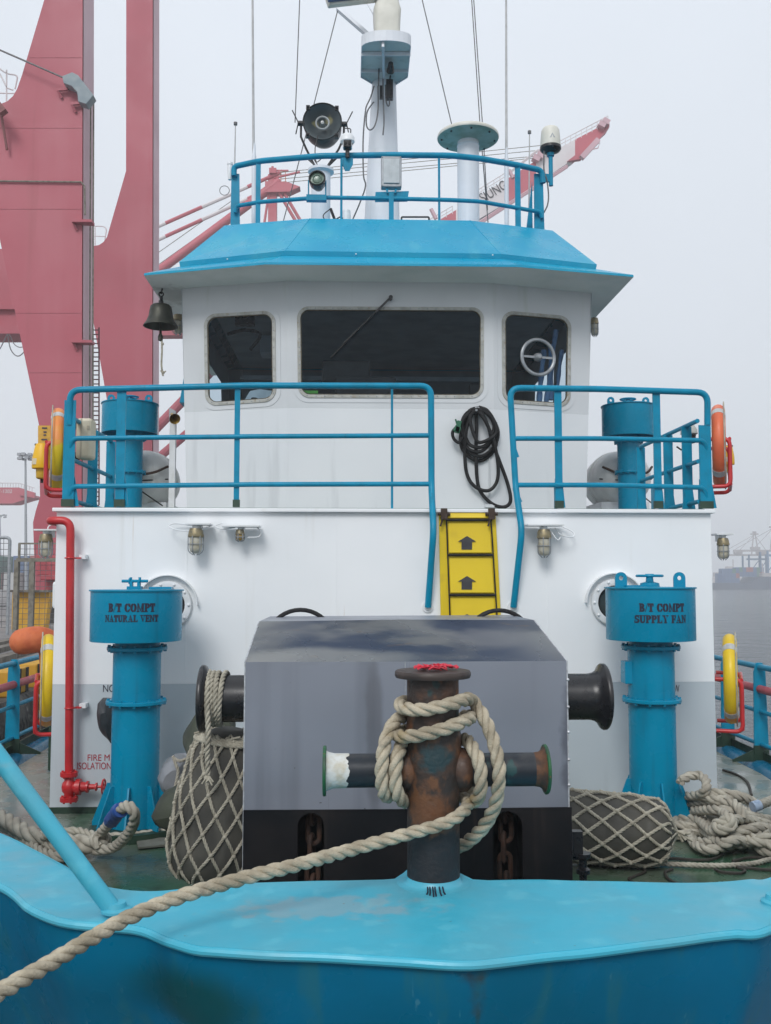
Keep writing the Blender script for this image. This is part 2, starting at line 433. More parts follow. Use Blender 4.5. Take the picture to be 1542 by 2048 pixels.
radarw = mat('offwhite_radar_plastic', (.70, .69, .62), (.62, .61, .54), rough=.4, scale=5)
radarblue = mat('blue_radar_bar', (.02, .075, .19), (.03, .085, .2), rough=.35, scale=6)
dish_u = mat('stained_antenna_underside', (.40, .45, .38), (.28, .33, .25), rough=.5, scale=5, streaks=[((.16, .20, .12), .6, 9, 2, .55, .72)])
mastw = mat('white_mast_paint', (.72, .75, .80), (.66, .69, .73), rough=.4, scale=2, streaks=[((.5, .50, .46), .5, 12, .7, .6, .76)])
lampblack = mat('searchlight_black', (.022, .026, .028), (.040, .045, .045), rough=.3, metal=.5, scale=9)
rubberline = mat('dark_sealant', (.10, .085, .055), (.05, .045, .035), rough=.7, scale=30)
framem = mat('window_frame_paint', (.42, .425, .40), (.32, .32, .29), rough=.45, scale=12, streaks=[((.26, .2, .12), .6, 20, 20, .6, .7)])
wire_m = mat('grey_wire', (.10, .10, .11), (.16, .16, .16), rough=.5, scale=20)
whip_m = mat('whip_antenna_white', (.50, .50, .50), (.42, .42, .42), rough=.45, scale=10)
inkblack = mat('stencil_black', (.010, .010, .030), (.014, .012, .035), rough=.5, scale=20)
inkred = mat('lettering_red', (.40, .010, .030), (.34, .012, .03), rough=.5, scale=20)
inkgrey = mat('arrow_dark_grey', (.035, .035, .040), (.045, .045, .05), rough=.55, scale=20)
interior = mat('wheelhouse_interior', (.24, .29, .32), (.18, .22, .24), rough=.7, scale=3)
console = mat('console_black', (.008, .008, .009), (.012, .012, .013), rough=.6, scale=6)
clothb = mat('blue_curtain_cloth', (.15, .25, .42), (.10, .18, .32), rough=.8, scale=9)
clothw = mat('white_cloth', (.55, .58, .60), (.45, .48, .50), rough=.8, scale=9)
pinkred = mat('faded_red_crane_paint', (.41, .082, .112), (.375, .074, .10), rough=.5, scale=.22, streaks=[((.44, .125, .155), .5, .5, .05, .5, .7), ((.33, .07, .085), .5, 1.5, .08, .6, .75)])
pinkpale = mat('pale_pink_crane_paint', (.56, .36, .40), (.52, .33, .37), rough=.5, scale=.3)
cranewhite = mat('white_crane_paint', (.66, .63, .64), (.60, .57, .58), rough=.5, scale=.3)
cranered = mat('red_far_crane_paint', (.47, .10, .13), (.43, .09, .115), rough=.5, scale=.3)
farblue = mat('far_crane_blue', (.05, .14, .27), (.06, .13, .24), rough=.6, scale=.1)
farwhite = mat('far_crane_white', (.42, .38, .38), (.36, .34, .35), rough=.6, scale=.1)
shiphull = mat('far_ship_hull', (.05, .07, .12), (.07, .08, .11), rough=.6, scale=.05, below=(-.2, (.22, .10, .10), .1, .3))
concrete = mat('quay_concrete', (.165, .155, .14), (.085, .08, .075), rough=.85, scale=2.6, cont=(.38, .6), bump=.7, bscale=7, bdist=.05,
               streaks=[((.03, .03, .03), .8, 5, 3, .56, .66), ((.32, .30, .27), .6, 5, 5, .6, .7)])
dockm = mat('dock_paving', (.22, .21, .205), (.165, .155, .15), rough=.8, scale=.5, streaks=[((.30, .285, .26), .6, .5, 1, .5, .62), ((.10, .095, .09), .6, 2, 1, .56, .68)])
dockyellow = mat('yellow_dock_paint', (.62, .34, .020), (.52, .27, .02), rough=.6, scale=3, streaks=[((.2, .13, .05), .5, 4, 4, .6, .72)])
dockblack = mat('black_dock_paint', (.03, .028, .026), (.05, .045, .04), rough=.7, scale=4)
timber = mat('weathered_timber', (.16, .145, .12), (.09, .08, .065), rough=.85, scale=3, streaks=[((.24, .22, .19), .6, 8, 2, .5, .65)])
fencepost = mat('rust_grey_fence_steel', (.20, .185, .15), (.13, .115, .09), rough=.7, scale=8)
box_g = mat('container_green', (.05, .16, .12), (.06, .15, .11), rough=.6, scale=.5)
box_r = mat('container_red', (.30, .07, .06), (.26, .06, .06), rough=.6, scale=.5)
box_b = mat('container_blue', (.05, .11, .24), (.05, .10, .20), rough=.6, scale=.5)
box_w = mat('container_white', (.45, .45, .44), (.38, .38, .38), rough=.6, scale=.5)

def glass_pane_mat(name, tint, fac):
    m = bpy.data.materials.new(name); m.use_nodes = True
    nt = m.node_tree; N, L = nt.nodes, nt.links; N.clear()
    out = N.new('ShaderNodeOutputMaterial'); mx = N.new('ShaderNodeMixShader')
    tr = N.new('ShaderNodeBsdfTransparent'); tr.inputs[0].default_value = (*tint, 1)
    gl = N.new('ShaderNodeBsdfGlossy'); gl.inputs['Roughness'].default_value = .015; gl.inputs[0].default_value = (.9, .95, 1, 1)
    fr = N.new('ShaderNodeFresnel'); fr.inputs[0].default_value = 1.48
    ma = N.new('ShaderNodeMath'); ma.operation = 'MULTIPLY'; ma.inputs[1].default_value = fac
    L.new(fr.outputs[0], ma.inputs[0]); L.new(ma.outputs[0], mx.inputs[0]); L.new(tr.outputs[0], mx.inputs[1]); L.new(gl.outputs[0], mx.inputs[2])
    L.new(mx.outputs[0], out.inputs[0]); return m
pane = glass_pane_mat('tinted_window_glass', (.62, .72, .78), .33)

wm = bpy.data.materials.new('harbour_water'); wm.use_nodes = True
_n, _l = wm.node_tree.nodes, wm.node_tree.links
_b = _n['Principled BSDF']; _b.inputs['Base Color'].default_value = (.06, .075, .085, 1); _b.inputs['Roughness'].default_value = .12
_t = _n.new('ShaderNodeTexCoord'); _prev = None
for sc_, st_, ds_ in (((.30, .62, 1), 1.0, .8), ((1.3, 2.4, 1), .9, .22)):
    _m = _n.new('ShaderNodeMapping'); _m.inputs['Scale'].default_value = sc_
    _z = _n.new('ShaderNodeTexNoise'); _z.inputs['Scale'].default_value = 1; _z.inputs['Detail'].default_value = 6; _z.inputs['Roughness'].default_value = .6
    _bp = _n.new('ShaderNodeBump'); _bp.inputs['Strength'].default_value = st_; _bp.inputs['Distance'].default_value = ds_
    _l.new(_t.outputs['Object'], _m.inputs[0]); _l.new(_m.outputs[0], _z.inputs['Vector']); _l.new(_z.outputs[0], _bp.inputs['Height'])
    if _prev: _l.new(_prev, _bp.inputs['Normal'])
    _prev = _bp.outputs[0]
_l.new(_prev, _b.inputs['Normal'])

def text_mesh(body, size):
    """verts, faces of flat lettering in the XY plane, origin at the left of the baseline"""
    cu = bpy.data.curves.new('lettering', 'FONT'); cu.body = body; cu.size = size
    ob = bpy.data.objects.new('lettering', cu); COL.objects.link(ob)
    dg = bpy.context.evaluated_depsgraph_get(); dg.update()
    me = bpy.data.meshes.new_from_object(ob.evaluated_get(dg))
    vs = [v.co.copy() for v in me.vertices]; fs = [tuple(p.vertices) for p in me.polygons]
    bpy.data.objects.remove(ob); bpy.data.curves.remove(cu); bpy.data.meshes.remove(me)
    return vs, fs
def put_text(mb, body, p_left, p_right, height, up=(0, 0, 1), out=(0, 0, 0)):
    """flat lettering whose baseline runs from p_left to p_right"""
    vs, fs = text_mesh(body, 1.0)
    x0 = min(v.x for v in vs); x1 = max(v.x for v in vs); y1 = max(v.y for v in vs)
    a, b, u = V(p_left), V(p_right), V(up); d = b - a
    mb.add([a + d * ((v.x - x0) / (x1 - x0)) + u * (v.y / y1 * height) + V(out) for v in vs], fs)

# ------------------------------------------------------------------ setting: water, quay
ZW, ZQ, XQ = -1.55, 0.36, -4.35
m_ = MB(); m_.add([(XQ + .05, -60, ZW), (2400, -60, ZW), (2400, 2400, ZW), (XQ + .05, 2400, ZW)], [(0, 1, 2, 3)])
tag(m_.build('water', wm, smooth=0), kind='structure')
m_ = MB(); m_.add([(-2400, -60, ZQ), (XQ - .45, -60, ZQ), (XQ - .45, 1200, ZQ), (-2400, 1200, ZQ)], [(0, 1, 2, 3)])
tag(m_.build('quay_ground', dockm, smooth=0), kind='structure')
m_ = MB()
ys = [-30 + i * .25 for i in range(0, 620)]
prof = []
for y in ys:
    j = lambda k: mnoise.noise(V((y * 1.9, k * 7.3, 0))) * .045
    prof.append([V((XQ - .45, y, ZQ + .03)), V((XQ - .05 + j(1), y, ZQ + .03 + j(2) * .5)), V((XQ + j(3), y, ZQ - .06 + j(4))), V((XQ + .04 + j(5) * 1.6, y, ZQ - .3)),
                 V((XQ + j(6) * 1.6, y, -.25)), V((XQ + .05 + j(7) * 1.6, y, -.7)), V((XQ + j(8), y, ZW - .3))])
m_.loft(prof, closed=False)
tag(m_.build('quay_wall', concrete, fix=False), 'rough stained concrete quay wall beside the green side deck', 'quay wall')

# ------------------------------------------------------------------ the red gantry crane on the quay
def px_prism(mb, pts, y, depth):
    mb.prism([Yp(a, b, y) for a, b in pts], (0, depth, 0))
crane = thing('gantry_crane', 'huge faded red gantry crane with two haunched legs behind the boat', 'crane', (-16, 42, ZQ))
mb = MB(); Y1 = 35.0
px_prism(mb, [(90, -420), (166, -420), (164, 600), (163, 1100), (167, 1215), (74, 1215), (68, 1100), (66, 1045), (72, 1020), (80, 995), (78, 850), (-17, 400), (-700, 400), (-700, 208), (0, 208), (14, 203), (26, 192), (34, 178), (44, 150), (89, -2)], Y1, 1.5)
leg = mb.build('leg', pinkred, crane, smooth=25)
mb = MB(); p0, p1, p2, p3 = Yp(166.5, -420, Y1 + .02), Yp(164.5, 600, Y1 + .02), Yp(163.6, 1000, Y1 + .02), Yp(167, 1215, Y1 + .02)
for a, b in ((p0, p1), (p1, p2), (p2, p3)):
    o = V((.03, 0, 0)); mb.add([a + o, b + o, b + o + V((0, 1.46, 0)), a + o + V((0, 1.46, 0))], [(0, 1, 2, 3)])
mb.build('side_plate', pinkpale, leg, smooth=0)  # paler tone laid as a thin sheet on the leg's right side face
mb = MB()
for px_ in (172, 178):
    mb.tube([Yp(px_ + 3, 205, 35.6) + V((.12, 0, 0)), Yp(px_ + 1, 700, 35.6) + V((.12, 0, 0)), Yp(px_ + 2, 1200, 35.6) + V((.12, 0, 0))], .03, 6)
mb.tube([Yp(-10, 362, 34.93), Yp(162, 364, 34.93), Yp(169, 372, 34.93), Yp(170, 430, 34.93)], .035, 6)
mb.build('conduit', fencepost, leg)
for yb in (115, 256, 418, 626, 745, 930):
    mb = MB(); xl_ = max(-40, 89 - max(0, yb) * .29) if yb < 200 else (-60 if yb < 400 else -17 + (yb - 400) * .211); mb.bar(Yp(xl_ + 3, yb, 34.995), Yp(163, yb, 34.995), .022, .008, (0, 0, 1)); mb.build('plate_joint', mat('weld_line_red_%d' % yb, (.37, .074, .10), rough=.5), leg, smooth=0)
for yb in (445, 685, 1100):
    mb = MB(); mb.box(Yp(166, yb, 34.9), (.75, .4, .10)); mb.bar(Yp(148, yb + 3, 34.9), Yp(154, yb + 16, 34.98), .08, .08); mb.build('bracket', pinkred, leg, smooth=0)
for yb in (182, 210):
    mb = MB(); xo = 0 if yb == 182 else 28
    mb.bar(Yp(114 + xo, yb - 2, 34.85), Yp(136 + xo, yb - 4, 34.85), .1, .1); mb.bar(Yp(116 + xo, yb, 34.85), Yp(124 + xo, yb + 14, 34.95), .09, .09); mb.build('bracket', pinkred, leg, smooth=0)
mb = MB(); px_prism(mb, [(124, 152), (144, 144), (156, 150), (187, 190), (172, 208), (156, 203), (154, 184), (143, 172), (127, 166)], 34.5, .45)
mb.build('cable_cover', mat('weathered_cable_cover', (.20, .25, .28), (.26, .31, .33), rough=.5, scale=2), leg, smooth=0, bevel=.02)
mb = MB(); mb.tube([Yp(-60, 74, 34.6), Yp(126, 155, 34.6)], .035, 6); mb.build('cable', wire_m, leg)
mb = MB()
for z0 in range(40): mb.tube([Yp(186, 660 + z0 * 9, 36.4), Yp(198, 660 + z0 * 9, 36.4)], .025, 5)
mb.tube([Yp(186, 655, 36.4), Yp(186, 1010, 36.4)], .03, 5); mb.tube([Yp(198, 655, 36.4), Yp(198, 1010, 36.4)], .03, 5)
mb.build('ladder', mat('dark_red_ladder', (.16, .05, .06), rough=.6), leg)
mb = MB()  # rails of the walkway on top of the portal beam
mb.tube(rnd([Yp(-60, 95, 35.3), Yp(14, 148, 35.3), Yp(36, 150, 35.3), Yp(30, 178, 35.3)], .3), .03, 6)
mb.tube([Yp(-60, 130, 35.3), Yp(0, 148, 35.3), Yp(14, 176, 35.3), Yp(26, 180, 35.3)], .03, 6)
mb.tube([Yp(13, 140, 35.3), Yp(13, 205, 35.3)], .03, 6); mb.tube([Yp(-20, 186, 35.3), Yp(33, 187, 35.3)], .025, 6)
mb.build('walkway_rail', cranewhite, leg)
mb = MB(); mb.bar(Yp(-30, 178, 34.2), Yp(8, 226, 34.2), .28, .3); mb.tube([Yp(2, 225, 34.6), Yp(14, 300, 34.8)], .05, 6)
mb.build('walkway_brace', mat('rusted_red_steel', (.22, .07, .07), rough=.6), leg)
mb = MB(); Y2 = 50.0
px_prism(mb, [(253, -420), (306, -420), (304, 1200), (228, 1200), (224, 850), (215, 806), (187, 645), (170, 560), (60, 560), (60, 492), (187, 492), (198, 490), (207, 484), (214, 474), (252, 342)], Y2, 1.57)
leg2 = mb.build('leg', pinkred, crane, smooth=25)
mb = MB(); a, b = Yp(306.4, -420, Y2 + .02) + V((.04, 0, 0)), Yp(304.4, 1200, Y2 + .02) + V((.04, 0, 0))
mb.add([a, b, b + V((0, 1.53, 0)), a + V((0, 1.53, 0))], [(0, 1, 2, 3)]); mb.build('side_plate', pinkpale, leg2, smooth=0)  # same paler sheet on the second leg's right side face
mb = MB()
mb.tube(rnd([Yp(186, 452, 50.4), Yp(214, 453, 50.4), Yp(209, 484, 50.4)], .3), .03, 6); mb.tube([Yp(186, 472, 50.4), Yp(211, 473, 50.4)], .025, 6); mb.tube([Yp(190, 452, 50.4), Yp(190, 492, 50.4)], .03, 6)
mb.build('walkway_rail', cranewhite, leg2)
mb = MB(); px_prism(mb, [(-500, 490), (150, 500), (150, 655), (-500, 655)], 53, 1.2); px_prism(mb, [(-500, 608), (150, 609), (150, 618), (-500, 618)], 52.7, .4); px_prism(mb, [(-500, 652), (150, 650), (150, 667), (-500, 667)], 52.6, 2)
mb.build('cross_beam', pinkred, crane, smooth=0)
mb = MB(); px_prism(mb, [(250, 650), (430, 652), (430, 670), (250, 671)], 64, 1.0); mb.build('cross_beam', pinkred, crane, smooth=0)
mb = MB()
mb.tube(catmull([Yp(-30, 668, 52), Yp(-8, 705, 52), Yp(15, 668, 52)]), .03, 5); mb.tube(catmull([Yp(15, 668, 52), Yp(22, 700, 52), Yp(38, 712, 52), Yp(60, 690, 52)]), .03, 5); mb.tube(catmull([Yp(18, 668, 52), Yp(30, 690, 52), Yp(45, 694, 52), Yp(60, 680, 52)]), .025, 5)
mb.build('festoon_cable', wire_m, crane)
for pts, r in (([(290, 880), (420, 745)], .34), ([(300, 930), (400, 845)], .3)):
    mb = MB(); mb.tube([Yp(*p, 66) for p in pts], r, 10); mb.build('diagonal_brace', pinkred, crane)
mb = MB(); mb.prism([Yp(a, b, 34.9) for a, b in ((76, 851), (101, 851), (101, 890), (76, 890))], (0, .06, 0)); sg = mb.build('warning_sign', dockyellow, crane, smooth=0)
mb = MB()
for yy, x0, x1 in ((856, 84, 94), (864, 87, 93), (870, 87, 92), (879, 83, 94)): mb.box(Yp((x0 + x1) / 2, yy, 34.88), (w(x1 - x0, 35), .01, .05))
mb.build('sign_marks', inkblack, sg, smooth=0)
# foot of the near leg: bogies and plates
mb = MB(); px_prism(mb, [(74, 1110), (116, 1112), (117, 1150), (74, 1150)], 33.4, 1.2); px_prism(mb, [(88, 1153), (118, 1153), (118, 1220), (88, 1220)], 33.6, 1); px_prism(mb, [(80, 1150), (125, 1150), (125, 1160), (80, 1160)], 33.0, 1.6)
mb.box(Yp(106, 1140, 33.2), (.25, .3, .5))
mb.build('bogie', mat('red_bogie_paint', (.40, .06, .075), rough=.5, scale=1), crane, smooth=0, bevel=.03)
mb = MB(); mb.tube([Yp(98, 1180, 33), Yp(100, 1260, 33)], .3, 10); mb.tube([Yp(112, 1200, 33), Yp(112, 1262, 33)], .3, 10); mb.build('wheel_guard', dockblack, crane)

# ------------------------------------------------------------------ second crane: the banded boom
YB = 90.0
crane2 = thing('quay_crane', 'distant red and white banded quay crane with its boom raised behind the wheelhouse', 'crane', (-14, YB, ZQ))
bounds = [(800, 487, 532), (912, 420, 465), (1014, 358, 405), (1072, 303 + 18, 369), (1150, 279, 316), (1219, 243, 254)]
cols = [cranered, cranewhite, cranered, cranewhite, cranered]
boom = None
for i in range(5):
    (xa, ta, ba), (xb, tb, bb) = bounds[i], bounds[i + 1]
    mb = MB(); px_prism(mb, [(xa, ta), (xb, tb), (xb, bb), (xa, ba)], YB, 1.6); boom = mb.build('boom_section', cols[i], crane2, smooth=0)
mb = MB()
mb.prism([Yp(a, b, YB - .3) for a, b in ((1135, 322), (1212, 262), (1218, 256), (1163, 318))], (0, .5, 0)); mb.build('boom_underbeam', cranered, crane2, smooth=0)
mb = MB()
for off in (14, 20): mb.tube([Yp(800, 532 + off, YB - .5), Yp(1135, 324 + off * .5, YB - .5)], .12, 5)
mb.bar(Yp(1163, 316, YB - .8), Yp(1196, 280, YB - .8), .5, .5)
mb.tube([Yp(1180, 300, YB - 1), Yp(1196, 296, YB - 1), Yp(1200, 286, YB - 1), Yp(1190, 290, YB - 1)], .06, 5)
mb.build('trolley_rail', pinkpale, crane2)
mb = MB()
def lerp2(a, b, t): return (a[0] + (b[0] - a[0]) * t, a[1] + (b[1] - a[1]) * t)
for (a, b, n_) in (((1120, 282), (1216, 232), 9), ((915, 405), (1012, 345), 8), ((820, 462), (905, 412), 7)):
    mb.tube([Yp(*a, YB), Yp(*b, YB)], .05, 5); mb.tube([Yp(a[0], a[1] + 7, YB), Yp(b[0], b[1] + 7, YB)], .04, 5)
    for k in range(n_ + 1):
        q = lerp2(a, b, k / n_); mb.tube([Yp(*q, YB), Yp(q[0], q[1] + 16, YB)], .04, 5)
mb.tube([Yp(1010, 352, YB), Yp(1072, 303, YB), Yp(1100, 292, YB)], .14, 5)
mb.build('boom_railing', cranewhite, crane2)
mb = MB()
for q in ((1080, 312), (1072, 318), (1092, 300), (1203, 251), (1211, 245)):
    mb = MB(); mb.box(Yp(q[0], q[1], YB - .2), (.7, .8, .5), Matrix.Rotation(.5, 3, 'Y')); mb.build('sheave_block', pinkpale, crane2, smooth=0)
for q0, q1 in (((1018, 340), (1026, 356)), ((862, 418), (872, 438))):
    mb = MB(); mb.tube([Yp(*q0, YB), Yp(*q1, YB)], .2, 6); mb.build('boom_lug', pinkpale, crane2)
mb = MB(); d_ = (Yp(1016, 380, YB - .1) - Yp(962, 412, YB - .1)).normalized()
put_text(mb, "SIUNG", Yp(967, 405, YB - .06), Yp(1016, 376, YB - .06), w(20, YB), up=(-d_.z, 0, d_.x)); mb.build('boom_lettering', inkgrey, crane2, smooth=0, fix=False)
mb = MB()
px_prism(mb, [(536, 348), (553, 348), (553, 470), (536, 470)], YB, 1.0); px_prism(mb, [(530, 362), (575, 364), (600, 373), (578, 383), (530, 384)], YB - .4, 1.2)
mb.box(Yp(546, 344, YB), (.7, .8, .5)); mb.tube([Yp(545, 345, YB), Yp(545, 333, YB)], .12, 6); mb.bar(Yp(550, 341, YB), Yp(577, 341, YB), .12, .12)
mb.build('apex_tower', cranered, crane2, smooth=0)
mb = MB()
for a, b, r in (((556, 382), (596, 450), .16), ((566, 382), (606, 450), .16), ((538, 384), (528, 450), .12), ((548, 356), (600, 344), .12)): mb.tube([Yp(*a, YB), Yp(*b, YB)], r, 6)
mb.build('apex_brace', cranered, crane2)
mb = MB()
for a in (0, 7, 14, 20): mb.tube([Yp(551, 345 + a, YB), Yp(573, 343 + a, YB)], .04, 4)
for q in (553, 562, 571): mb.tube([Yp(q, 345, YB), Yp(q, 368, YB)], .04, 4)
mb.build('apex_platform_rail', mat('orange_rail', (.55, .22, .12), rough=.5), crane2)
mb = MB(); mb.tube([Yp(250, 592, YB), Yp(560, 362, YB)], .43, 12); mb.build('back_leg', cranered, crane2)
for (a, b) in (((300, 460), (560, 345)), ((300, 487), (560, 368))):
    for k, (t0, t1, mm) in enumerate(((0, .12, cranewhite), (.12, .4, cranered), (.4, .75, cranewhite), (.75, 1, cranered))):
        mb = MB(); mb.tube([Yp(*lerp2(a, b, t0), YB), Yp(*lerp2(a, b, t1), YB)], .19, 8); mb.build('back_stay', mm, crane2)
mb = MB()
for (a, b) in (((560, 350), (1085, 300)), ((560, 358), (1075, 312)), ((560, 366), (1070, 316)), ((560, 345), (1090, 290)), ((260, 570), (505, 395)), ((260, 545), (480, 390))): mb.tube([Yp(*a, YB), Yp(*b, YB)], .035, 4)
mb.build('fore_stay', fencepost, crane2)

# third crane: only the end of its girder shows at the left
YG = 120.0
crane3 = thing('quay_crane', 'far pink crane girder end with white number and handrails, low at the far left', 'crane', (-52, YG, ZQ))
mb = MB(); px_prism(mb, [(-300, 975), (38, 975), (38, 987), (68, 990), (69, 994), (50, 999), (25, 1007), (-300, 1007)], YG, 3); px_prism(mb, [(38, 976), (69, 985), (69, 996), (38, 990)], YG - .3, .5)
mb.build('girder', cranered, crane3, smooth=0)
mb = MB()
for k in range(24):
    x_ = -60 + k * 5.4; z_ = 975 if x_ < 40 else 975 + (x_ - 40) * .33
    mb.tube([Yp(x_, z_, YG), Yp(x_, z_ - 9, YG)], .05, 4)
mb.tube([Yp(-70, 966, YG), Yp(38, 966, YG), Yp(69, 976, YG)], .05, 4); mb.build('handrail', cranewhite, crane3)
mb = MB(); put_text(mb, "RY-1202", Yp(-10, 986, YG - .05), Yp(24, 986, YG - .05), w(7, YG)); mb.build('lettering', cranewhite, crane3, smooth=0, fix=False)
mb = MB(); px_prism(mb, [(-220, 1007), (-190, 1007), (-190, 1186), (-220, 1186)], YG, 2); mb.build('leg', cranered, crane3, smooth=0)

# ------------------------------------------------------------------ quay furniture
def light_mast(px_, py_top, y, label, hw=1):
    base = Yp(px_, 1160, y); base.z = ZQ
    t = thing('light_mast', label, 'light mast', base, 'light masts on the quay')
    top = Yp(px_ - 2, py_top, y); mb = MB(); mb.tube([base, top], [w(4.6, y) * .7, w(3.2, y) * .6], 10); mb.build('pole', galv, t)
    mb = MB()
    for k in range(12):
        a = k * math.pi / 6; c = top + V((math.cos(a), math.sin(a), 0)) * w(12, y)
        mb.box(c + V((0, 0, .08 if k % 2 else -.3)), (.34, .34, .26))
    mb.torus(top, (0, 0, 1), w(11, y), .07, 20, 5); mb.bar(top - V((w(11, y), 0, 0)), top + V((w(11, y), 0, 0)), .12, .12)
    mb.build('lamp_ring', galv, t, smooth=0)
light_mast(53, 911, 95, 'tall grey mast with a ring of floodlights behind the crane girder end')
light_mast(1, 1031, 190, 'more distant grey floodlight mast cut by the left edge of the photo')

def mesh_fence(mb, a, b, z0, z1, step=.12, r=.006):
    a, b = V(a), V(b); n_ = max(2, int((b - a).length / step)); 
    for k in range(n_ + 1):
        p = a.lerp(b, k / n_); mb.tube([V((p.x, p.y, z0)), V((p.x, p.y, z1))], r, 4, caps=False)
    m_n = int((z1 - z0) / step)
    for k in range(m_n + 1):
        z = z0 + (z1 - z0) * k / m_n; mb.tube([V((a.x, a.y, z)), V((b.x, b.y, z))], r, 4, caps=False)
YF = 26.0
f1 = thing('wire_fence', 'grey tube framed wire mesh fence panel at the left edge of the photo', 'fence', (Yp(0, 1260, YF).x, YF, ZQ))
pr = Yp(20, 1075, YF); zt = pr.z
mb = MB(); mb.tube(rnd([V((pr.x - 3.4, YF, zt)), V((pr.x, YF, zt)), V((pr.x, YF, ZQ))], .12), .045, 10); mb.tube([V((pr.x - 3.4, YF, zt)), V((pr.x - 3.4, YF, ZQ))], .045, 10); mb.build('frame', galv, f1)
mb = MB(); mesh_fence(mb, (pr.x - 3.4, YF, 0), (pr.x, YF, 0), ZQ + .2, zt, .16, .007); mb.tube([V((pr.x - 3.4, YF, Yp(0, 1212, YF).z)), V((pr.x, YF, Yp(0, 1212, YF).z))], .02, 6); mb.build('wire_mesh', wire_m, f1, smooth=0)
YF2 = 24.0
f2 = thing('wire_gate', 'rusty brown framed mesh gate standing before yellow panels on the quay', 'gate', (Yp(70, 1260, YF2).x, YF2, ZQ))
xa, xb, xc = Yp(37, 1100, YF2).x, Yp(68, 1100, YF2).x, Yp(125, 1100, YF2).x
z1, z2, z3 = Yp(0, 1087, YF2).z, Yp(0, 1120, YF2).z, Yp(0, 1118, YF2).z
mb = MB(); mb.bar((xa, YF2, z1), (xc, YF2, z1), .04, .04); mb.bar((xa + .02, YF2, ZQ), (xa + .02, YF2, z1), .05, .05); mb.bar((xa, YF2 - .1, z2), (xc, YF2 - .1, z2), .09, .09, (0, 0, 1)); mb.bar((xa, YF2 - .1, ZQ), (xa, YF2 - .1, z2), .10, .10); mb.bar((xb, YF2 - .1, ZQ), (xb, YF2 - .1, z2), .12, .10)
mb.build('frame', fencepost, f2, smooth=0)
mb = MB(); mesh_fence(mb, (xa, YF2 + .03, 0), (xc, YF2 + .03, 0), ZQ + .1, z1, .13, .006); mb.build('wire_mesh', wire_m, f2, smooth=0)
yb_ = 29.0
for k, (x0, x1, t0, lab) in enumerate(((25, 38, 1182, 'narrow yellow quay panel between the two wire fences'), (39, 66, 1183, 'wide yellow quay panel directly behind the mesh gate'), (70, 99, 1184, 'yellow quay panel with a slanted orange side, beside the crane foot'))):
    b0, b1 = Yp(x0, 1184, yb_), Yp(x1, 1184, yb_); t = thing('yellow_panel', lab, 'panel', (b0.x, yb_, ZQ), 'yellow panels on the quay')
    mb = MB(); mb.prism([V((b0.x, yb_, ZQ)), V((b1.x - (.12 if k == 2 else 0), yb_, ZQ)), V((b1.x, yb_, b0.z)), V((b0.x, yb_, b0.z))], (0, .4, 0)); mb.build('sheet', dockyellow, t, smooth=0)
    mb = MB(); mb.box(((b0.x + b1.x) / 2, yb_ - .02, b0.z + .03), (b1.x - b0.x + .06, .5, .06)); mb.build('cap_rail', timber, t, smooth=0)
# striped kerb blocks along the quay edge
protos = None
for k in range(9):
    y = 10.2 + k * 1.05
    if protos is None:
        t = thing('kerb_block', '', 'kerb block', (XQ - .30, y, ZQ + .03), 'striped kerb blocks along the quay edge')
        mb = MB(); mb.box((XQ - .30, y, ZQ + .19), (.34, .72, .32)); mb.build('body', dockyellow, t, smooth=0, bevel=.02)
        mb = MB()
        for s_ in (-.28, .02, .3): mb.box((XQ - .30, y + s_, ZQ + .185), (.352, .10, .316), Matrix.Rotation(0, 3, 'X'))
        mb.build('black_stripes', dockblack, t, smooth=0); protos = t
    else:
        t = dup(protos); t.location = (XQ - .30, y, ZQ + .03)
    t['label'] = 'yellow and black striped kerb block on the concrete quay edge'
for k, (px_a, py_a, px_b, py_b) in enumerate(((-10, 1302, 112, 1270), (-10, 1322, 112, 1288), (-10, 1290, 112, 1262))):
    a, b = Zp(px_a, py_a, ZQ + .04), Zp(px_b, py_b, ZQ + .04); d = (b - a); mb = MB(); mb.bar(a - d * 2, b + d * 1.5, .22, .12, (1, 0, 0))
    tag(mb.build('timber_baulk', timber, smooth=0), ('long weathered timber lying in the middle of three on the quay', 'long weathered timber nearest the yellow kerb blocks on the quay', 'long weathered timber farthest back on the quay, below the mesh gate')[k], 'timber', 'timbers lying on the quay')
for k in range(7):
    y = 150 + 3 * (k % 3); x = Yp(-14 + k * 17, 1160, y).x
    mb = MB(); mb.box((x, y, ZQ + 1.3), (2.4, 6, 2.6)); 
    if k % 2 == 0: mb.box((x, y, ZQ + 3.91), (2.4, 6, 2.58))
    o = mb.build('shipping_container', (box_g, box_r, box_g, box_w, box_b, box_g, box_r)[k], smooth=0)
    tag(o, 'distant shipping container standing on the quay at the left, beyond the fences', 'container', 'containers on the quay')

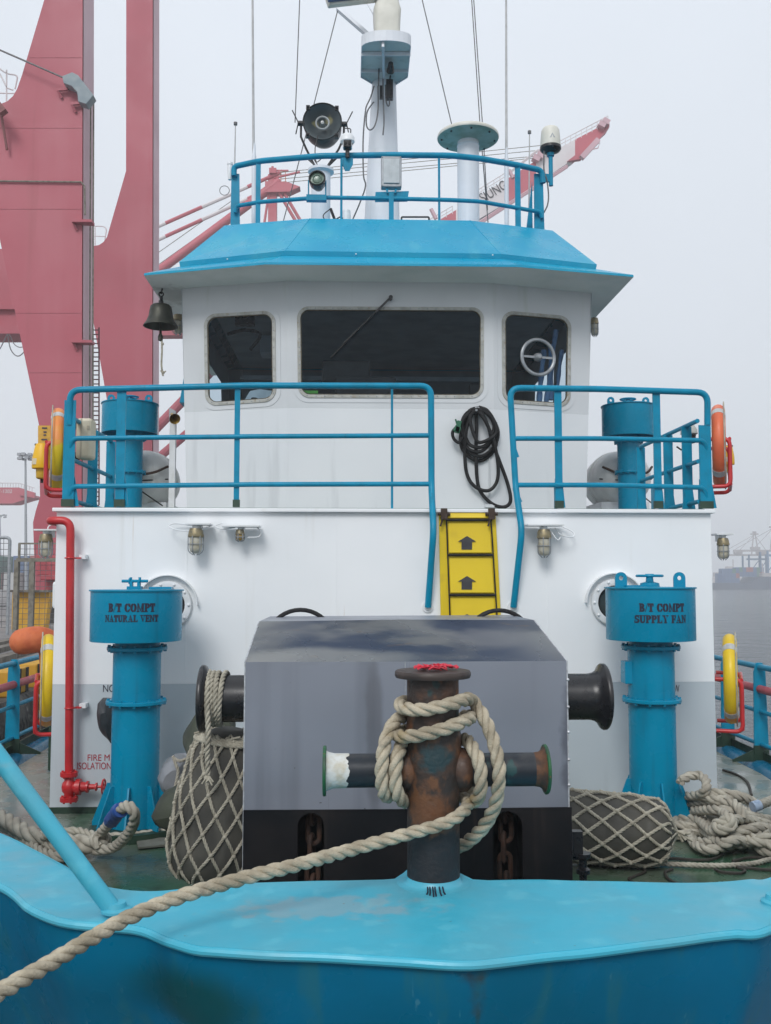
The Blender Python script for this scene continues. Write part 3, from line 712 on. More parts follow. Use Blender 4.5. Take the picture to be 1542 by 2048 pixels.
# ------------------------------------------------------------------ far shore across the water
YS = 340.0
def far_crane(px_, y, k, label):
    b = Yp(px_, 1160, y); t = thing('harbour_crane', label, 'crane', (b.x, y, ZW), 'hazy container cranes across the water')
    P = lambda dx, dz, dy=0: V((b.x + dx * k, y + dy * k, ZW + dz * k))
    for i, (dx, dy) in enumerate(((-8, 0), (8, 0), (-8, 14), (8, 14))):
        mb = MB(); mb.bar(P(dx, 0, dy), P(dx, 31, dy), 1.3 * k, 1.3 * k); mb.build('leg', farblue, t, smooth=0)
    mb = MB(); mb.bar(P(-10, 27, 0), P(10, 27, 0), 1.6 * k, 1.6 * k, (0, 0, 1)); mb.bar(P(-8, 3), P(8, 25), .6 * k, .6 * k); mb.bar(P(-8, 14, 0), P(8, 27, 14), .6 * k, .6 * k); mb.build('brace', farblue, t, smooth=0)
    mb = MB(); mb.bar(P(-34, 31, 5), P(14, 31, 5), 1.6 * k, 2 * k, (0, 0, 1)); mb.box(P(6, 33.4, 5), (9 * k, 4 * k, 3.2 * k)); mb.box(P(-16, 33, 5), (7 * k, 4 * k, 2 * k)); mb.build('boom', farwhite, t, smooth=0)
    mb = MB()
    for dx in (-2.2, 2.2): mb.bar(P(dx * 1.5, 31, 5), P(dx * .4, 50, 5), .9 * k, .9 * k)
    mb.box(P(0, 50.5, 5), (7 * k, 2 * k, 1.2 * k)); mb.box(P(0, 52, 5), (3 * k, 2 * k, 2 * k)); mb.build('apex', farwhite, t, smooth=0)
    mb = MB()
    for e in (-33, -18, 13): mb.bar(P(0, 50, 5), P(e, 32, 5), .4 * k, .4 * k)
    mb.build('stay', farwhite, t, smooth=0)
far_crane(1516, 372, .43, 'hazy blue and white container crane beyond the right-hand ship, left one of two')
far_crane(1556, 366, .48, 'hazy blue and white container crane cut by the right edge of the photo')
ship = thing('container_ship', 'hazy dark hulled container ship moored across the water at the right', 'ship', (Yp(1500, 1160, YS).x, YS, ZW))
xs0 = Yp(1438, 1160, YS).x; xs1 = xs0 + 60
zd = Yp(0, 1166, YS).z; zd2 = Yp(0, 1160, YS).z
mb = MB(); mb.prism([V((xs0 - 6, YS, ZW - .2)), V((xs1, YS, ZW - .2)), V((xs1, YS, zd2 + 1.2)), V((xs0 + 14, YS, zd2 + 1.2)), V((xs0 + 12, YS, zd)), V((xs0 - 6, YS, zd))], (0, 12, 0)); mb.build('hull', shiphull, ship, smooth=0)
mb = MB(); mb.box((xs0 + 22, YS + 2, zd2 + 1.9), (11, 4, 1.3)); mb.build('hatch_house', farwhite, ship, smooth=0)
mb = MB(); mb.bar((xs0 + 16.2, YS + .2, zd2), (xs0 + 16.2, YS + .2, zd2 + 6), .3, .3); mb.build('deck_mast', farwhite, ship, smooth=0)
first = {}
rr = random.Random(3)
for iz in range(3):
    for ix in range(14):
        if iz == 2 and (ix < 1 or ix > 9): continue
        m = rr.choice((box_b, box_b, box_b, box_r, box_b, box_b, box_g)); zb = zd + .02 if ix < 6 else zd2 + 1.22
        x = xs0 + .6 + ix * 1.32
        if ix >= 6 and iz == 2: continue
        if m.name not in first:
            mb = MB(); mb.box((0, 0, .86), (1.26, 3, 1.70)); o = mb.build('cargo_container', m, smooth=0); first[m.name] = o
        else: o = first[m.name].copy(); COL.objects.link(o)
        o.location = (x, YS + (2.0 if ix < 6 else 5.5), zb + iz * 1.72)
        tag(o, 'hazy %s cargo container stacked on the distant ship' % {'container_blue': 'blue', 'container_green': 'green', 'container_red': 'red', 'container_white': 'white'}[m.name], 'container', 'containers stacked on the distant ship')
m_ = MB(); m_.box((900, 420, ZW + .9), (2200, 60, 2.0)); tag(m_.build('far_shore', concrete, smooth=0), kind='structure')
mb = MB(); cx_ = Yp(1462, 1126, 460).x
mb.box((cx_, 460, ZW + 1.5 + 4.5), (16, 6, 2.2)); mb.box((cx_ - 1, 460, ZW + 8), (3, 3, 4)); mb.box((cx_ + 1, 460, ZW + 11), (.4, .4, 5)); mb.box((cx_, 460, ZW + 3), (22, 6, 3.4))
tag(mb.build('far_ship', farwhite, smooth=0), 'faint pale ship almost lost in haze beside the deckhouse corner', 'ship')

# haze: even pale air round the whole scene
m_ = MB(); m_.box((0, 1190, 43), (4900, 2530, 92))
hz = m_.build('haze', bpy.data.materials.new('harbour_haze'), smooth=0); tag(hz, kind='stuff')
hm = hz.data.materials[0]; hm.use_nodes = True
hm.node_tree.nodes.clear()
_o = hm.node_tree.nodes.new('ShaderNodeOutputMaterial'); _v = hm.node_tree.nodes.new('ShaderNodeVolumePrincipled')
_v.inputs['Color'].default_value = (.97, .98, 1, 1); _v.inputs['Density'].default_value = .0016; _v.inputs['Anisotropy'].default_value = 0.0
hm.node_tree.links.new(_v.outputs[0], _o.inputs['Volume'])
# ------------------------------------------------------------------ the tug: hull, deck, bulwark
ZC = 0.72
tug = thing('tugboat_hull', 'bright blue tug bow with a wide flat bulwark cap and green working deck', 'boat', (0, 0, 0))
oc_px = [(0, 1765), (60, 1808), (100, 1826), (140, 1834), (200, 1837), (262, 1841), (300, 1850), (340, 1870), (390, 1888), (440, 1894), (500, 1898), (600, 1903), (700, 1908), (820, 1915), (880, 1919), (940, 1921),
         (1000, 1916), (1100, 1905), (1200, 1893), (1300, 1880), (1400, 1868), (1470, 1860), (1542, 1848)]
ic_px = [(0, 1665), (80, 1705), (150, 1742), (190, 1762), (240, 1771), (300, 1773), (400, 1770), (500, 1766), (650, 1762), (810, 1759), (920, 1759), (1145, 1760), (1360, 1765), (1450, 1763), (1500, 1759), (1542, 1755)]
outer = [Zp(*p, ZC) for p in oc_px]; inner = [Zp(*p, ZC) for p in ic_px]
def flat(pts): return [V((p[0], p[1], ZC)) for p in pts]
o_left = flat([(-3.62, 7.0), (-3.30, 6.2), (-2.75, 5.1), (-2.15, 4.15)]); o_right = flat([(1.62, 3.62), (2.2, 4.3), (2.8, 5.2), (3.35, 6.2), (3.66, 7.0)])
i_left = flat([(-3.2, 7.0), (-2.85, 6.2), (-2.42, 5.2), (-2.1, 4.6)]); i_right = flat([(1.62, 3.9), (1.95, 4.4), (2.42, 5.2), (2.95, 6.2), (3.24, 7.0)])
OUT = catmull(o_left + outer + o_right, 5); INN = catmull(i_left + inner + i_right, 7)
mb = MB()
bk = Zp(867, 1759, ZC); bk = V((bk.x, 3.575, ZC)); INN = [p + V((0, .20 * math.exp(-((p.x - bk.x) / .11) ** 4), 0)) for p in INN]
poly = OUT + INN[::-1]
# the dented plate: a shallow wave near the left corner
mb.prism(poly, (0, 0, -.03))
def dentz(p):
    return p + V((0, 0, -.016 * math.exp(-((p.x + 1.05) / .22) ** 2) + .004 * mnoise.noise(p * 5)))
mb.v = [dentz(p) for p in mb.v]
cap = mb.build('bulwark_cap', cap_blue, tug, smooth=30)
mb = MB(); mb.tube([dentz(p) + V((0, 0, -.016)) for p in resample(OUT, .03)], .0145, 10); mb.build('cap_bead', cap_blue, tug)
# hull shell below the cap
n_ = len(OUT); hullring = [p.copy() for p in OUT]
full = [V((-3.92, 30, ZC)), V((-3.92, 16, ZC)), V((-3.92, 11, ZC)), V((-3.86, 9, ZC))] + hullring + [V((3.9, 9, ZC)), V((3.95, 11, ZC)), V((3.95, 16, ZC)), V((3.95, 30, ZC))]
full = resample(full, .06)
T_, _, _ = frames(full)
def offs(p, t, d): 
    nn = V((-t.y, t.x, 0)); return p + nn * d
def ztop(p): return (ZC - .022) if p.y < 7.05 else (0.012)
rings = []
for dz, d in ((0, .012), (-.10, .028), (-.25, .075), (-.45, .15), (-.72, .24), (-1.1, .40), (-1.6, .62), (-2.4, .9)):
    ring = []
    for p, t in zip(full, T_):
        zt = ztop(p); q = offs(p, t, d * min(1.0, .4 + 3.5 / max(p.y, 1)))
        wob = .012 * mnoise.noise(V((p.x * 1.7, p.y * 1.7, dz * 2))) if dz < 0 else 0
        ring.append(V((q.x + wob, q.y + wob - (.03 * math.exp(-((p.x + 1.05) / .25) ** 2) if -.3 < dz < 0 else 0), min(zt, ZC - .022 + dz))))
    rings.append(ring)
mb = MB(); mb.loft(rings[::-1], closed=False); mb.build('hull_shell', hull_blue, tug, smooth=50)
inner_w = [offs(p, t, .31) for p, t in zip(full, T_)]
# main deck (follows the hull's inside) and low edge strip
deckpts = [V((p.x, p.y, 0)) for p in inner_w]
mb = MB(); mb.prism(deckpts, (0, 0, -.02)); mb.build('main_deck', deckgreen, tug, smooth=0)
edge = [p for p in full if p.y >= 7.0]
for sgn in (-1, 1):
    side = [V((p.x - sgn * .03, p.y, .0)) for p in edge if p.x * sgn > 0]
    side.sort(key=lambda p: p.y); side = side[::6] + [side[-1]]
    mb = MB()
    for a, b in zip(side, side[1:]): mb.bar(a + V((0, 0, .045)), b + V((0, 0, .045)), .02, .09)
    mb.build('deck_edge_bar', darkgreen, tug, smooth=0)
# inside plating of the bulwark
mb = MB(); bi = [p for p in inner_w if p.y < 7.0]; bt2 = [offs(p, t, .10) for p, t in zip(full, T_) if offs(p, t, .31).y < 7.0]; mb.loft([[V((p.x, p.y, -.01)) for p in bi], [V((p.x, p.y, ZC - .03)) for p in bt2]], closed=False); mb.build('bulwark_plating', rail_blue, tug, smooth=40)

# slanted bow rails standing on the cap
def bow_rail(foot, top, sgn, label):
    t = thing('bow_rail', label, 'rail', foot, 'slanted bow rails on the bulwark cap')
    end = V((top.x + sgn * .45, top.y + 1.4, top.z + .05)); end2 = V((end.x + sgn * .55, end.y + 1.3, ZC))
    mb = MB(); mb.tube(rnd([foot + V((0, 0, -.01)), top, end, end2], .25), .030, 16); mb.build('pipe', cap_blue, t, smooth=50)
    mb = MB(); d = (top - foot).normalized()
    mb.lathe([(.0, 0), (.05, 0), (.05, .008), (.036, .014), (.032, .03), (0, .03)], foot, (0, 0, 1), 20); mb.build('foot_plate', cap_blue, t)
f_ = Zp(232, 1822, ZC); bow_rail(f_, Yp(-150, 1316, 3.3), -1, 'thick light blue pipe rail slanting up left from the bulwark cap, under the hawser')
f_ = Zp(1552, 1806, ZC); bow_rail(f_, Yp(1760, 1390, 3.5), 1, 'light blue pipe rail foot on the bulwark cap at the right edge of the photo')

# ------------------------------------------------------------------ bollard with its crossbar
YBO = 3.575
bc = Yp(867, 1762, YBO); bb = V((bc.x, YBO, ZC)); BX = bb.x
zof = lambda py, y=YBO: Yp(867, py, y).z
bol = thing('mooring_bollard', 'rusty brown cross bollard with a flat round top standing on the blue cap', 'bollard', bb)
zt = zof(1338) - ZC
mb = MB(); mb.lathe([(.0, .0), (.0975, .0), (.097, .2), (.0965, .30), (.104, .36), (.106, .45), (.104, .54), (.0965, .60), (.0965, zt - .02), (0, zt - .02)], bb, n=40); post = mb.build('post', boll, bol, smooth=50)
mb = MB(); mb.lathe([(0, zt - .03), (.139, zt - .03), (.142, zt - .022), (.142, zt - .012), (.138, zt - .005), (0, zt - .003)], bb, n=48); mb.build('top_plate', bolltop, bol)
mb = MB(); mb.lathe([(.097, .028), (.101, .010), (.112, .003), (.135, .001), (.135, -.03)], bb, n=40); mb.build('weld_fillet', cap_blue, bol, smooth=60)
mb = MB()
for k, (dx, l) in enumerate(((-.022, .02), (-.012, .035), (-.004, .03), (.012, .026), (.024, .012), (-.03, .01))): mb.tube([bb + V((dx, -.0985, .014)), bb + V((dx * 1.05, -.118 - l * .5, .0045)), bb + V((dx * 1.2, -.13 - l, .003))], .003, 6)
mb.build('paint_drips', inkblack, bol)
zb_ = zof(1540) - ZC
xl, xr = Yp(646, 1540, YBO).x - BX, Yp(1094, 1540, YBO).x - BX
rb = .061
def xbar(name, m, x0, x1, r0, r1, parent=bol):
    mb = MB(); mb.lathe([(r0 * .6, 0), (r0, 0), (r1, abs(x1 - x0)), (r1 * .6, abs(x1 - x0))], bb + V((x0, 0, zb_)), (1 if x1 > x0 else -1, 0, 0), 32); return mb.build(name, m, parent, smooth=50)
xbar('crossbar', barsteel, -.07, xl + .085, rb, rb); xbar('crossbar', barsteel, .07, xr - .05, rb, rb)
mb = MB(); mb.lathe([(rb + .0015, .078), (rb + .0015, .06), (rb + .002, .03), (rb + .006, .012), (rb + .012, 0)], bb + V((xl + .012, 0, zb_)), (1, 0, 0), 64)
mb.v = [p + V(((.020 * mnoise.noise(p * 34) + .010 * mnoise.noise(p * 90)) if p.x > bb.x + xl + .08 else 0, 0, 0)) for p in mb.v]
mb.build('painted_end', flakew, bol, smooth=60)
mb = MB(); mb.lathe([(rb, 0), (rb + .003, .02), (rb + .012, .032), (.085, .040)], bb + V((xr - .05, 0, zb_)), (1, 0, 0), 32); mb.build('rusty_end', barrust, bol, smooth=50)
for x0, s_ in ((xl, 1), (xr - .012, 1)):
    mb = MB(); mb.lathe([(0, 0), (.088, 0), (.091, .003), (.091, .009), (.088, .012), (0, .012)], bb + V((x0, 0, zb_)), (1, 0, 0), 40); mb.build('end_flange', greenfl, bol)
mb = MB(); mb.lathe([(.070, 0), (.082, .02), (.078, .05), (.064, .065)], bb + V((.075, 0, zb_)), (1, 0, 0), 28); mb.build('collar', boll, bol, smooth=60)
mb = MB(); mb.lathe([(.070, 0), (.078, .02), (.070, .05), (.062, .06)], bb + V((-.075, 0, zb_)), (-1, 0, 0), 28); mb.build('collar', boll, bol, smooth=60)
sc_ = MB(); r2 = random.Random(5)
for k in range(26):
    a = r2.uniform(0, 6.28); q = math.sqrt(r2.random()) * .075; c = bb + V((math.cos(a) * q + .005, math.sin(a) * q, zt + .002 + .004 * r2.random()))
    pts = []
    for j in range(7):
        b = j * 6.283 / 7; s_ = .013 * (.7 + .6 * r2.random()); pts.append(c + V((math.cos(b) * s_ * 1.4, math.sin(b) * s_, .006 * math.sin(b * 2 + a) + .004)))
    sc_.prism(pts, (0, 0, .0025))
scr = sc_.build('red_scraps', redflake, smooth=0); scr.location = (0, 0, 0); tag(scr, 'bright red flat scraps scattered on top of the rusty bollard', 'scraps', kind='stuff')

# ------------------------------------------------------------------ the hawser round the bollard
rp = MB(); R1 = .0255
def P(px_, py, y): return Yp(px_, py, y)
F, K = YBO - .124, YBO + .124
# two turns round the post, drooping to the left
rp.rope(catmull([P(905, 1420, K), P(850, 1408, K + .01), P(812, 1404, YBO + .07), P(800, 1408, YBO), P(812, 1417, YBO - .08), P(850, 1419, F), P(890, 1411, F - .004), P(922, 1402, YBO - .09), P(938, 1398, YBO - .02), P(948, 1405, YBO + .02), P(966, 1432, YBO - .01), P(982, 1468, YBO - .05), P(996, 1520, YBO - .09), P(998, 1560, YBO - .10), P(990, 1610, YBO - .06), P(968, 1652, YBO), P(940, 1680, YBO + .07), P(915, 1694, YBO + .12), P(880, 1700, K + .02), P(840, 1690, K)], 10), R1)
rp.rope(catmull([P(910, 1445, K), P(850, 1452, K + .01), P(810, 1462, YBO + .08), P(794, 1468, YBO), P(806, 1473, YBO - .09), P(840, 1470, F - .002), P(885, 1459, F - .004), P(920, 1446, YBO - .10), P(940, 1436, YBO - .03), P(935, 1432, YBO + .06), P(900, 1440, K)], 10), R1)
rp.rope(catmull([P(860, 1430, K), P(822, 1430, YBO + .10), P(800, 1436, YBO + .03), P(782, 1455, YBO - .04), P(768, 1495, YBO - .085), P(763, 1545, YBO - .098), P(766, 1580, YBO - .085), P(773, 1592, YBO - .03), P(780, 1588, YBO + .04), P(790, 1560, YBO + .10)], 10), R1)
rp.rope(catmull([P(850, 1478, K - .01), P(822, 1477, YBO + .08), P(808, 1482, YBO), P(796, 1510, YBO - .08), P(790, 1548, YBO - .098), P(795, 1587, YBO - .088), P(806, 1602, YBO - .03), P(812, 1598, YBO + .04), P(815, 1560, YBO + .10)], 10), R1)
rp.rope(catmull([P(890, 1478, K), P(926, 1478, YBO + .06), P(940, 1488, YBO - .02), P(957, 1520, YBO - .085), P(962, 1556, YBO - .098), P(960, 1585, YBO - .085), P(951, 1601, YBO - .03), P(944, 1597, YBO + .05), P(940, 1560, YBO + .10)], 10), R1)
# the line leading off to the quay
haw = [P(880, 1585, K), P(918, 1592, YBO + .08), P(936, 1604, YBO - .01), P(926, 1624, YBO - .09), P(885, 1648, F - .01), P(800, 1672, F - .03), P(700, 1700, F - .05), P(600, 1728, 3.26), P(500, 1753, 3.18), P(400, 1781, 3.10), P(320, 1808, 3.02), P(252, 1838, 2.94), P(190, 1872, 2.84), P(100, 1926, 2.70), P(0, 1984, 2.54), P(-90, 2040, 2.4), P(-190, 2105, 2.26), V((-3.0, 1.15, .62)), V((-5.0, .35, .42))]
rp.rope(catmull(haw, 10), .0235)
tag(rp.build('mooring_hawser', ropem, smooth=60, fix=False), 'thick twisted hawser looped round the rusty bollard and led off to the lower left', 'rope')

# ------------------------------------------------------------------ winch under its steel cover
YW = 4.6
z_of = lambda py, y: Yp(810, py, y).z
win = thing('anchor_winch', 'big grey steel winch cover with black base standing behind the bollard', 'winch', (Yp(815, 1500, YW).x, 5.2, 0))
ztp, zmid = Yp(800, 1323, YW).z, Yp(800, 1617, YW).z
xL, xR = Yp(490, 1325, YW).x, Yp(1134, 1320, YW).x; xRb = xR + .012; xM = Yp(810, 1325, YW).x
YT = 5.2; tl, tr, tm = Yp(518, 1243, YT), Yp(1068, 1240, YT), Yp(796, 1239, YT - .02)
YM = YW - .012; YBK = 5.95
for (a, b) in (((xL, YW), (xM - .0015, YM)), ((xM + .0015, YM), (xR, YW))):
    mb = MB(); mb.prism([V((a[0], a[1], zmid)), V((b[0], b[1], zmid)), V((b[0], b[1], ztp)), V((a[0], a[1], ztp))], (0, .012, 0)); mb.build('front_plate', steel, win, smooth=0)
mb = MB()
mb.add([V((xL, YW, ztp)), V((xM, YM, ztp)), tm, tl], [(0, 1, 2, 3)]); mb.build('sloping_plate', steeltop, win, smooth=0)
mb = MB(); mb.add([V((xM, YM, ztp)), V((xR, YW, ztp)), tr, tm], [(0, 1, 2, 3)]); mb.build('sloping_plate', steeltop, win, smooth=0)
mb = MB()
mb.add([tl, tm, tr, V((tr.x, YBK, tr.z)), V((tl.x, YBK, tl.z))], [(0, 1, 2, 3, 4)])
mb.add([V((xL, YW, ztp)), tl, V((tl.x, YBK, tl.z)), V((xL, YBK, ztp))], [(0, 1, 2, 3)]); mb.add([V((xR, YW, ztp)), tr, V((tr.x, YBK, tr.z)), V((xR, YBK, ztp))], [(0, 1, 2, 3)])
for x in (xL, xR): mb.add([V((x, YW + .013, 0)), V((x, YBK, 0)), V((x, YBK, ztp)), V((x, YW + .013, ztp))], [(0, 1, 2, 3)])
mb.add([V((xL, YBK, 0)), V((xR, YBK, 0)), V((xR, YBK, ztp)), V((tr.x, YBK, tr.z)), V((tl.x, YBK, tl.z)), V((xL, YBK, ztp))], [tuple(range(6))])
mb.build('side_plates', steel, win, smooth=0)
def slot(x0, x1, zt_):
    r = (x1 - x0) / 2; c = (x0 + x1) / 2
    return [V((x0, YW - .004, 0))] + [V((c - r * math.cos(math.pi * k / 12), YW - .004, zt_ - r + r * math.sin(math.pi * k / 12))) for k in range(13)] + [V((x1, YW - .004, 0))]
s1, s2 = (Yp(595, 1700, YW).x, Yp(648, 1700, YW).x), (Yp(986, 1700, YW).x, Yp(1045, 1700, YW).x)
zs = Yp(800, 1624, YW).z
pl = [V((xL, YW - .004, 0))] + slot(*s1, zs) + slot(*s2, zs) + [V((xRb, YW - .004, 0)), V((xRb, YW - .004, zmid - .001)), V((xL, YW - .004, zmid - .001))]
mb = MB(); mb.prism(pl, (0, .016, 0)); mb.build('black_base_plate', blackpaint, win, smooth=0)
for s_ in (s1, s2):
    mb = MB(); mb.box(((s_[0] + s_[1]) / 2, YW + .35, .4), (.22, .012, .85)); mb.box((s_[0] - .04, YW + .18, .4), (.012, .33, .85)); mb.box((s_[1] + .04, YW + .18, .4), (.012, .33, .85)); mb.build('chain_recess', console, win, smooth=0)
mb = MB()
for x, xt in ((xL, tl), (xR, tr)):
    mb.tube([V((x, YW, zmid if x == xR else zmid)), V((x, YW, ztp)), xt], .0035, 6)
mb.tube([V((xM, YM - .001, zmid + .45)), V((xM, YM - .001, ztp))], .0012, 6); mb.tube([V((xL, YW, 0.02)), V((xL, YW, zmid))], .003, 6)
for z in (1.35, 1.22, 1.1, .97, .85): mb.ball(V((xR + .002, YW - .002, z)), .008, 8)
mb.build('weld_seams', weld, win)
def drum(x0, x1, cy, cz):
    L = abs(x1 - x0); ax = (1 if x1 > x0 else -1, 0, 0)
    mb = MB(); mb.lathe([(.128, -.05), (.128, L - .10), (.134, L - .07), (.15, L - .045), (.178, L - .03), (.184, L - .022), (.184, L - .006), (.178, L), (.05, L), (0, L + .005)], V((x0, cy, cz)), ax, 40)
    return mb.build('warping_drum', black, win, smooth=50)
YD = 5.35; zdr = Yp(440, 1397, YD).z
drum(xL, Yp(401, 1397, YD).x, YD, zdr); drum(xR, Yp(1211, 1393, YD).x, YD, Yp(1180, 1393, YD).z)
for px_c, py_c in ((601, 1218), (998, 1219)):
    c = Yp(px_c, py_c, 5.75); c.z -= .21; mb = MB(); mb.torus(c, (0, 1, 0), .205, .013, 40, 10)
    for k in range(3):
        a = R_(30 + 120 * k); mb.tube([c, c + V((math.cos(a), 0, math.sin(a))) * .2], .011, 8)
    if px_c > 900: mb.tube([c + V((-.12, -.02, .10)), c + V((-.135, -.02, .16)), c + V((-.05, -.02, .20))], .011, 8)
    mb.lathe([(0, -.05), (.035, -.05), (.035, .12), (0, .12)], c, (0, 1, 0), 16); mb.build('brake_handwheel', blackm, win)
mb = MB(); c = Yp(1166, 1722, 4.85); mb.lathe([(0, 0), (.035, 0), (.035, .02), (.02, .03), (.02, .07), (.04, .08), (.04, .10), (0, .10)], V((c.x, c.y, c.z - .06)), n=16); mb.box(c + V((-.03, 0, .09)), (.05, .05, .12)); mb.box(c + V((-.02, .1, .02)), (.06, .2, .03)); mb.tube([c + V((0, 0, -.2)), c + V((0, 0, 0))], .02, 8)
mb.build('base_fitting', black, win)
# anchor chains in the slots
for s_, lab in ((s1, 'rusty anchor chain hanging in the left slot of the winch cover'), (s2, 'rusty anchor chain hanging in the right slot of the winch cover')):
    t = MB(); cx_ = (s_[0] + s_[1]) / 2 + .004
    for k in range(8):
        z = .72 - k * .095; odd = k % 2; L_, r_ = .040, .028
        pts = []
        for j in range(20):
            a = 2 * math.pi * j / 20; u = math.cos(a) * r_; v_ = math.sin(a) * r_ + (L_ if math.sin(a) > 0 else -L_)
            pts.append(V((cx_ + (u if odd else u * .25) + .006 * math.sin(k * 2.1), YW + .11 + (u * .2 if odd else u), z + v_)))
        t.tube(pts, .0125, 8, closed=True)
    tag(t.build('anchor_chain', rust), lab, 'chain', 'anchor chains in the winch cover slots')

# rope turns on the left drum, its tail hanging on the net fender
rp = MB(); xs = [Yp(p, 1400, YD).x for p in (418, 427, 436, 448)]
def turn(x, dx, a0, a1, R=.142):
    return [V((x + dx * (k / 24), YD + R * math.cos(R_(a0 + (a1 - a0) * k / 24)), zdr + R * math.sin(R_(a0 + (a1 - a0) * k / 24)))) for k in range(25)]
for x in xs[:3]: rp.rope(turn(x, .006, 0, 360), .0145)
rp.rope(turn(xs[3] + .012, -.04, 60, 330), .0145)
e = Yp(416, 1550, 5.22); tail = [V((xs[0], YD + .03, zdr + .146)), V((xs[0] + .01, YD - .11, zdr + .10)), V((xs[0] + .012, YD - .15, zdr)), Yp(417, 1470, 5.18), Yp(415, 1510, 5.2), e]
rp.rope(catmull(tail, 8), .0155)
for k in range(8): rp.tube(catmull([e, e + V((.012 * math.cos(k), -.008, -.012)), e + V((.03 * math.cos(k * 2.4), -.01 + .01 * math.sin(k), -.035 - .008 * (k % 3)))], 4), .005, 5)
tag(rp.build('drum_rope', netrope, smooth=60, fix=False), 'thin twisted rope wound on the left winch drum with its end hanging down', 'rope')

# ------------------------------------------------------------------ fenders in rope nets
def net_fender(a, b, rfun, K, H, label, wr=.0095, phase=0.0, squash=1.0, t0=.03, t1=.97, bump_top=False):
    a, b = V(a), V(b); ax = (b - a).normalized(); L = (b - a).length
    x = V((1, 0, 0)) if abs(ax.x) < .8 else V((0, 1, 0)); x = (x - ax * x.dot(ax)).normalized(); y = ax.cross(x)
    t = thing('net_fender', label, 'fender', a if abs(ax.z) > .8 else a - V((0, 0, rfun(.5))), 'canvas fenders in rope nets')
    def pt(h, phi, extra=0.0):
        r = rfun(h / L) + extra
        p = a + ax * h + (x * math.cos(phi) + y * math.sin(phi)) * r
        return p + (p - a) .normalized() * 0.004 * mnoise.noise(p * 6)
    mb = MB(); mb.lathe([(0, -.0)] + [(rfun(k / 30), L * k / 30) for k in range(31)] + [(0, L)], a, ax, 40)
    mb.v = [p + V((mnoise.noise(p * 5), mnoise.noise(p * 5 + V((9, 0, 0))), mnoise.noise(p * 5 + V((0, 9, 0))))) * .012 for p in mb.v]
    mb.build('canvas_body', bagm, t, smooth=60)
    mb = MB(); tw = 2 * math.pi / (K * H); h0, h1 = L * t0, L * t1; ns = int((h1 - h0) / .02)
    for k in range(K):
        for s_ in (-1, 1):
            path = []
            for i in range(ns + 1):
                h = h0 + (h1 - h0) * i / ns
                path.append(pt(h, phase + 2 * math.pi * k / K + s_ * tw * h + .05 * mnoise.noise(V((h * 6, k, s_))), wr * .7))
            mb.rope(path, wr, wr * 7, 5)
    for i in range(K):
        for m_i in range(int(2 * L / H) + 2):
            h = m_i * H / 2 
            if h < h0 or h > h1: continue
            if m_i % 2 == 0 or True:
                phi = phase + 2 * math.pi * i / K + tw * h
                mb.ball(pt(h, phi, wr * .9), wr * 1.5, 8)
    mb.build('rope_net', netrope, t, smooth=60, fix=False); return t, pt, L
def interp(tab):
    def f(u):
        u = max(0, min(1, u))
        for (a, ra), (b, rb_) in zip(tab, tab[1:]):
            if u <= b:
                q = (u - a) / (b - a); q = q * q * (3 - 2 * q) if b - a > .2 else q
                return ra + (rb_ - ra) * q
        return tab[-1][1]
    return f
bA = Yp(424, 1757, 5.55); bA.z = max(bA.z, 0.0) + .0; bB = Yp(462, 1458, 5.55)
t, ptf, L = net_fender(bA, bB, interp([(0, .17), (.03, .21), (.08, .245), (.2, .27), (.5, .255), (.8, .215), (.93, .18), (.98, .13), (1, .09)]), 14, .205, 'upright dark canvas fender in a pale rope net, left of the winch cover', wr=.0092, phase=.25)
mb = MB()   # gathered rope at the bag's mouth
for k in range(5):
    mb.rope(catmull([ptf(L * (.94 + .015 * math.sin(k * 3 + j)), j * 1.05 + k * .4, .012) for j in range(7)], 6), .013, .08, 6)
for k in range(26):
    c = ptf(L * .96, k * .25, .01); mb.tube(catmull([c, c + V((.03 * math.sin(k * 5.1), .02 * math.cos(k * 3.3), .02)), c + V((.05 * math.sin(k * 2.1), -.02, -.015 + .02 * math.sin(k)))], 4), .0065, 5)
mb.build('net_lashing', netrope, t, smooth=60, fix=False)
fa = Yp(1345, 1636, 6.1); fb_ = V((xR + .06, 6.3, fa.z + .03)); fa.z = .225; fb_.z = .255
t, ptf, L = net_fender(fa, fb_, interp([(0, .05), (.015, .10), (.05, .165), (.10, .195), (.25, .212), (.8, .215), (1, .20)]), 10, .18, 'dark canvas fender in a rope net lying beside the right vent', phase=.1, wr=.0105)
mb = MB()
for k in range(12):
    c = ptf(.02, k * .52, .0); mb.tube(catmull([c, fa + V((.03, 0, .01 * math.sin(k))), fa + V((.09 + .03 * math.sin(k * 4), .03 * math.cos(k * 3), -.03 + .03 * math.sin(k * 2)))], 4), .009, 6)
mb.build('net_lashing', netrope, t, smooth=60, fix=False)
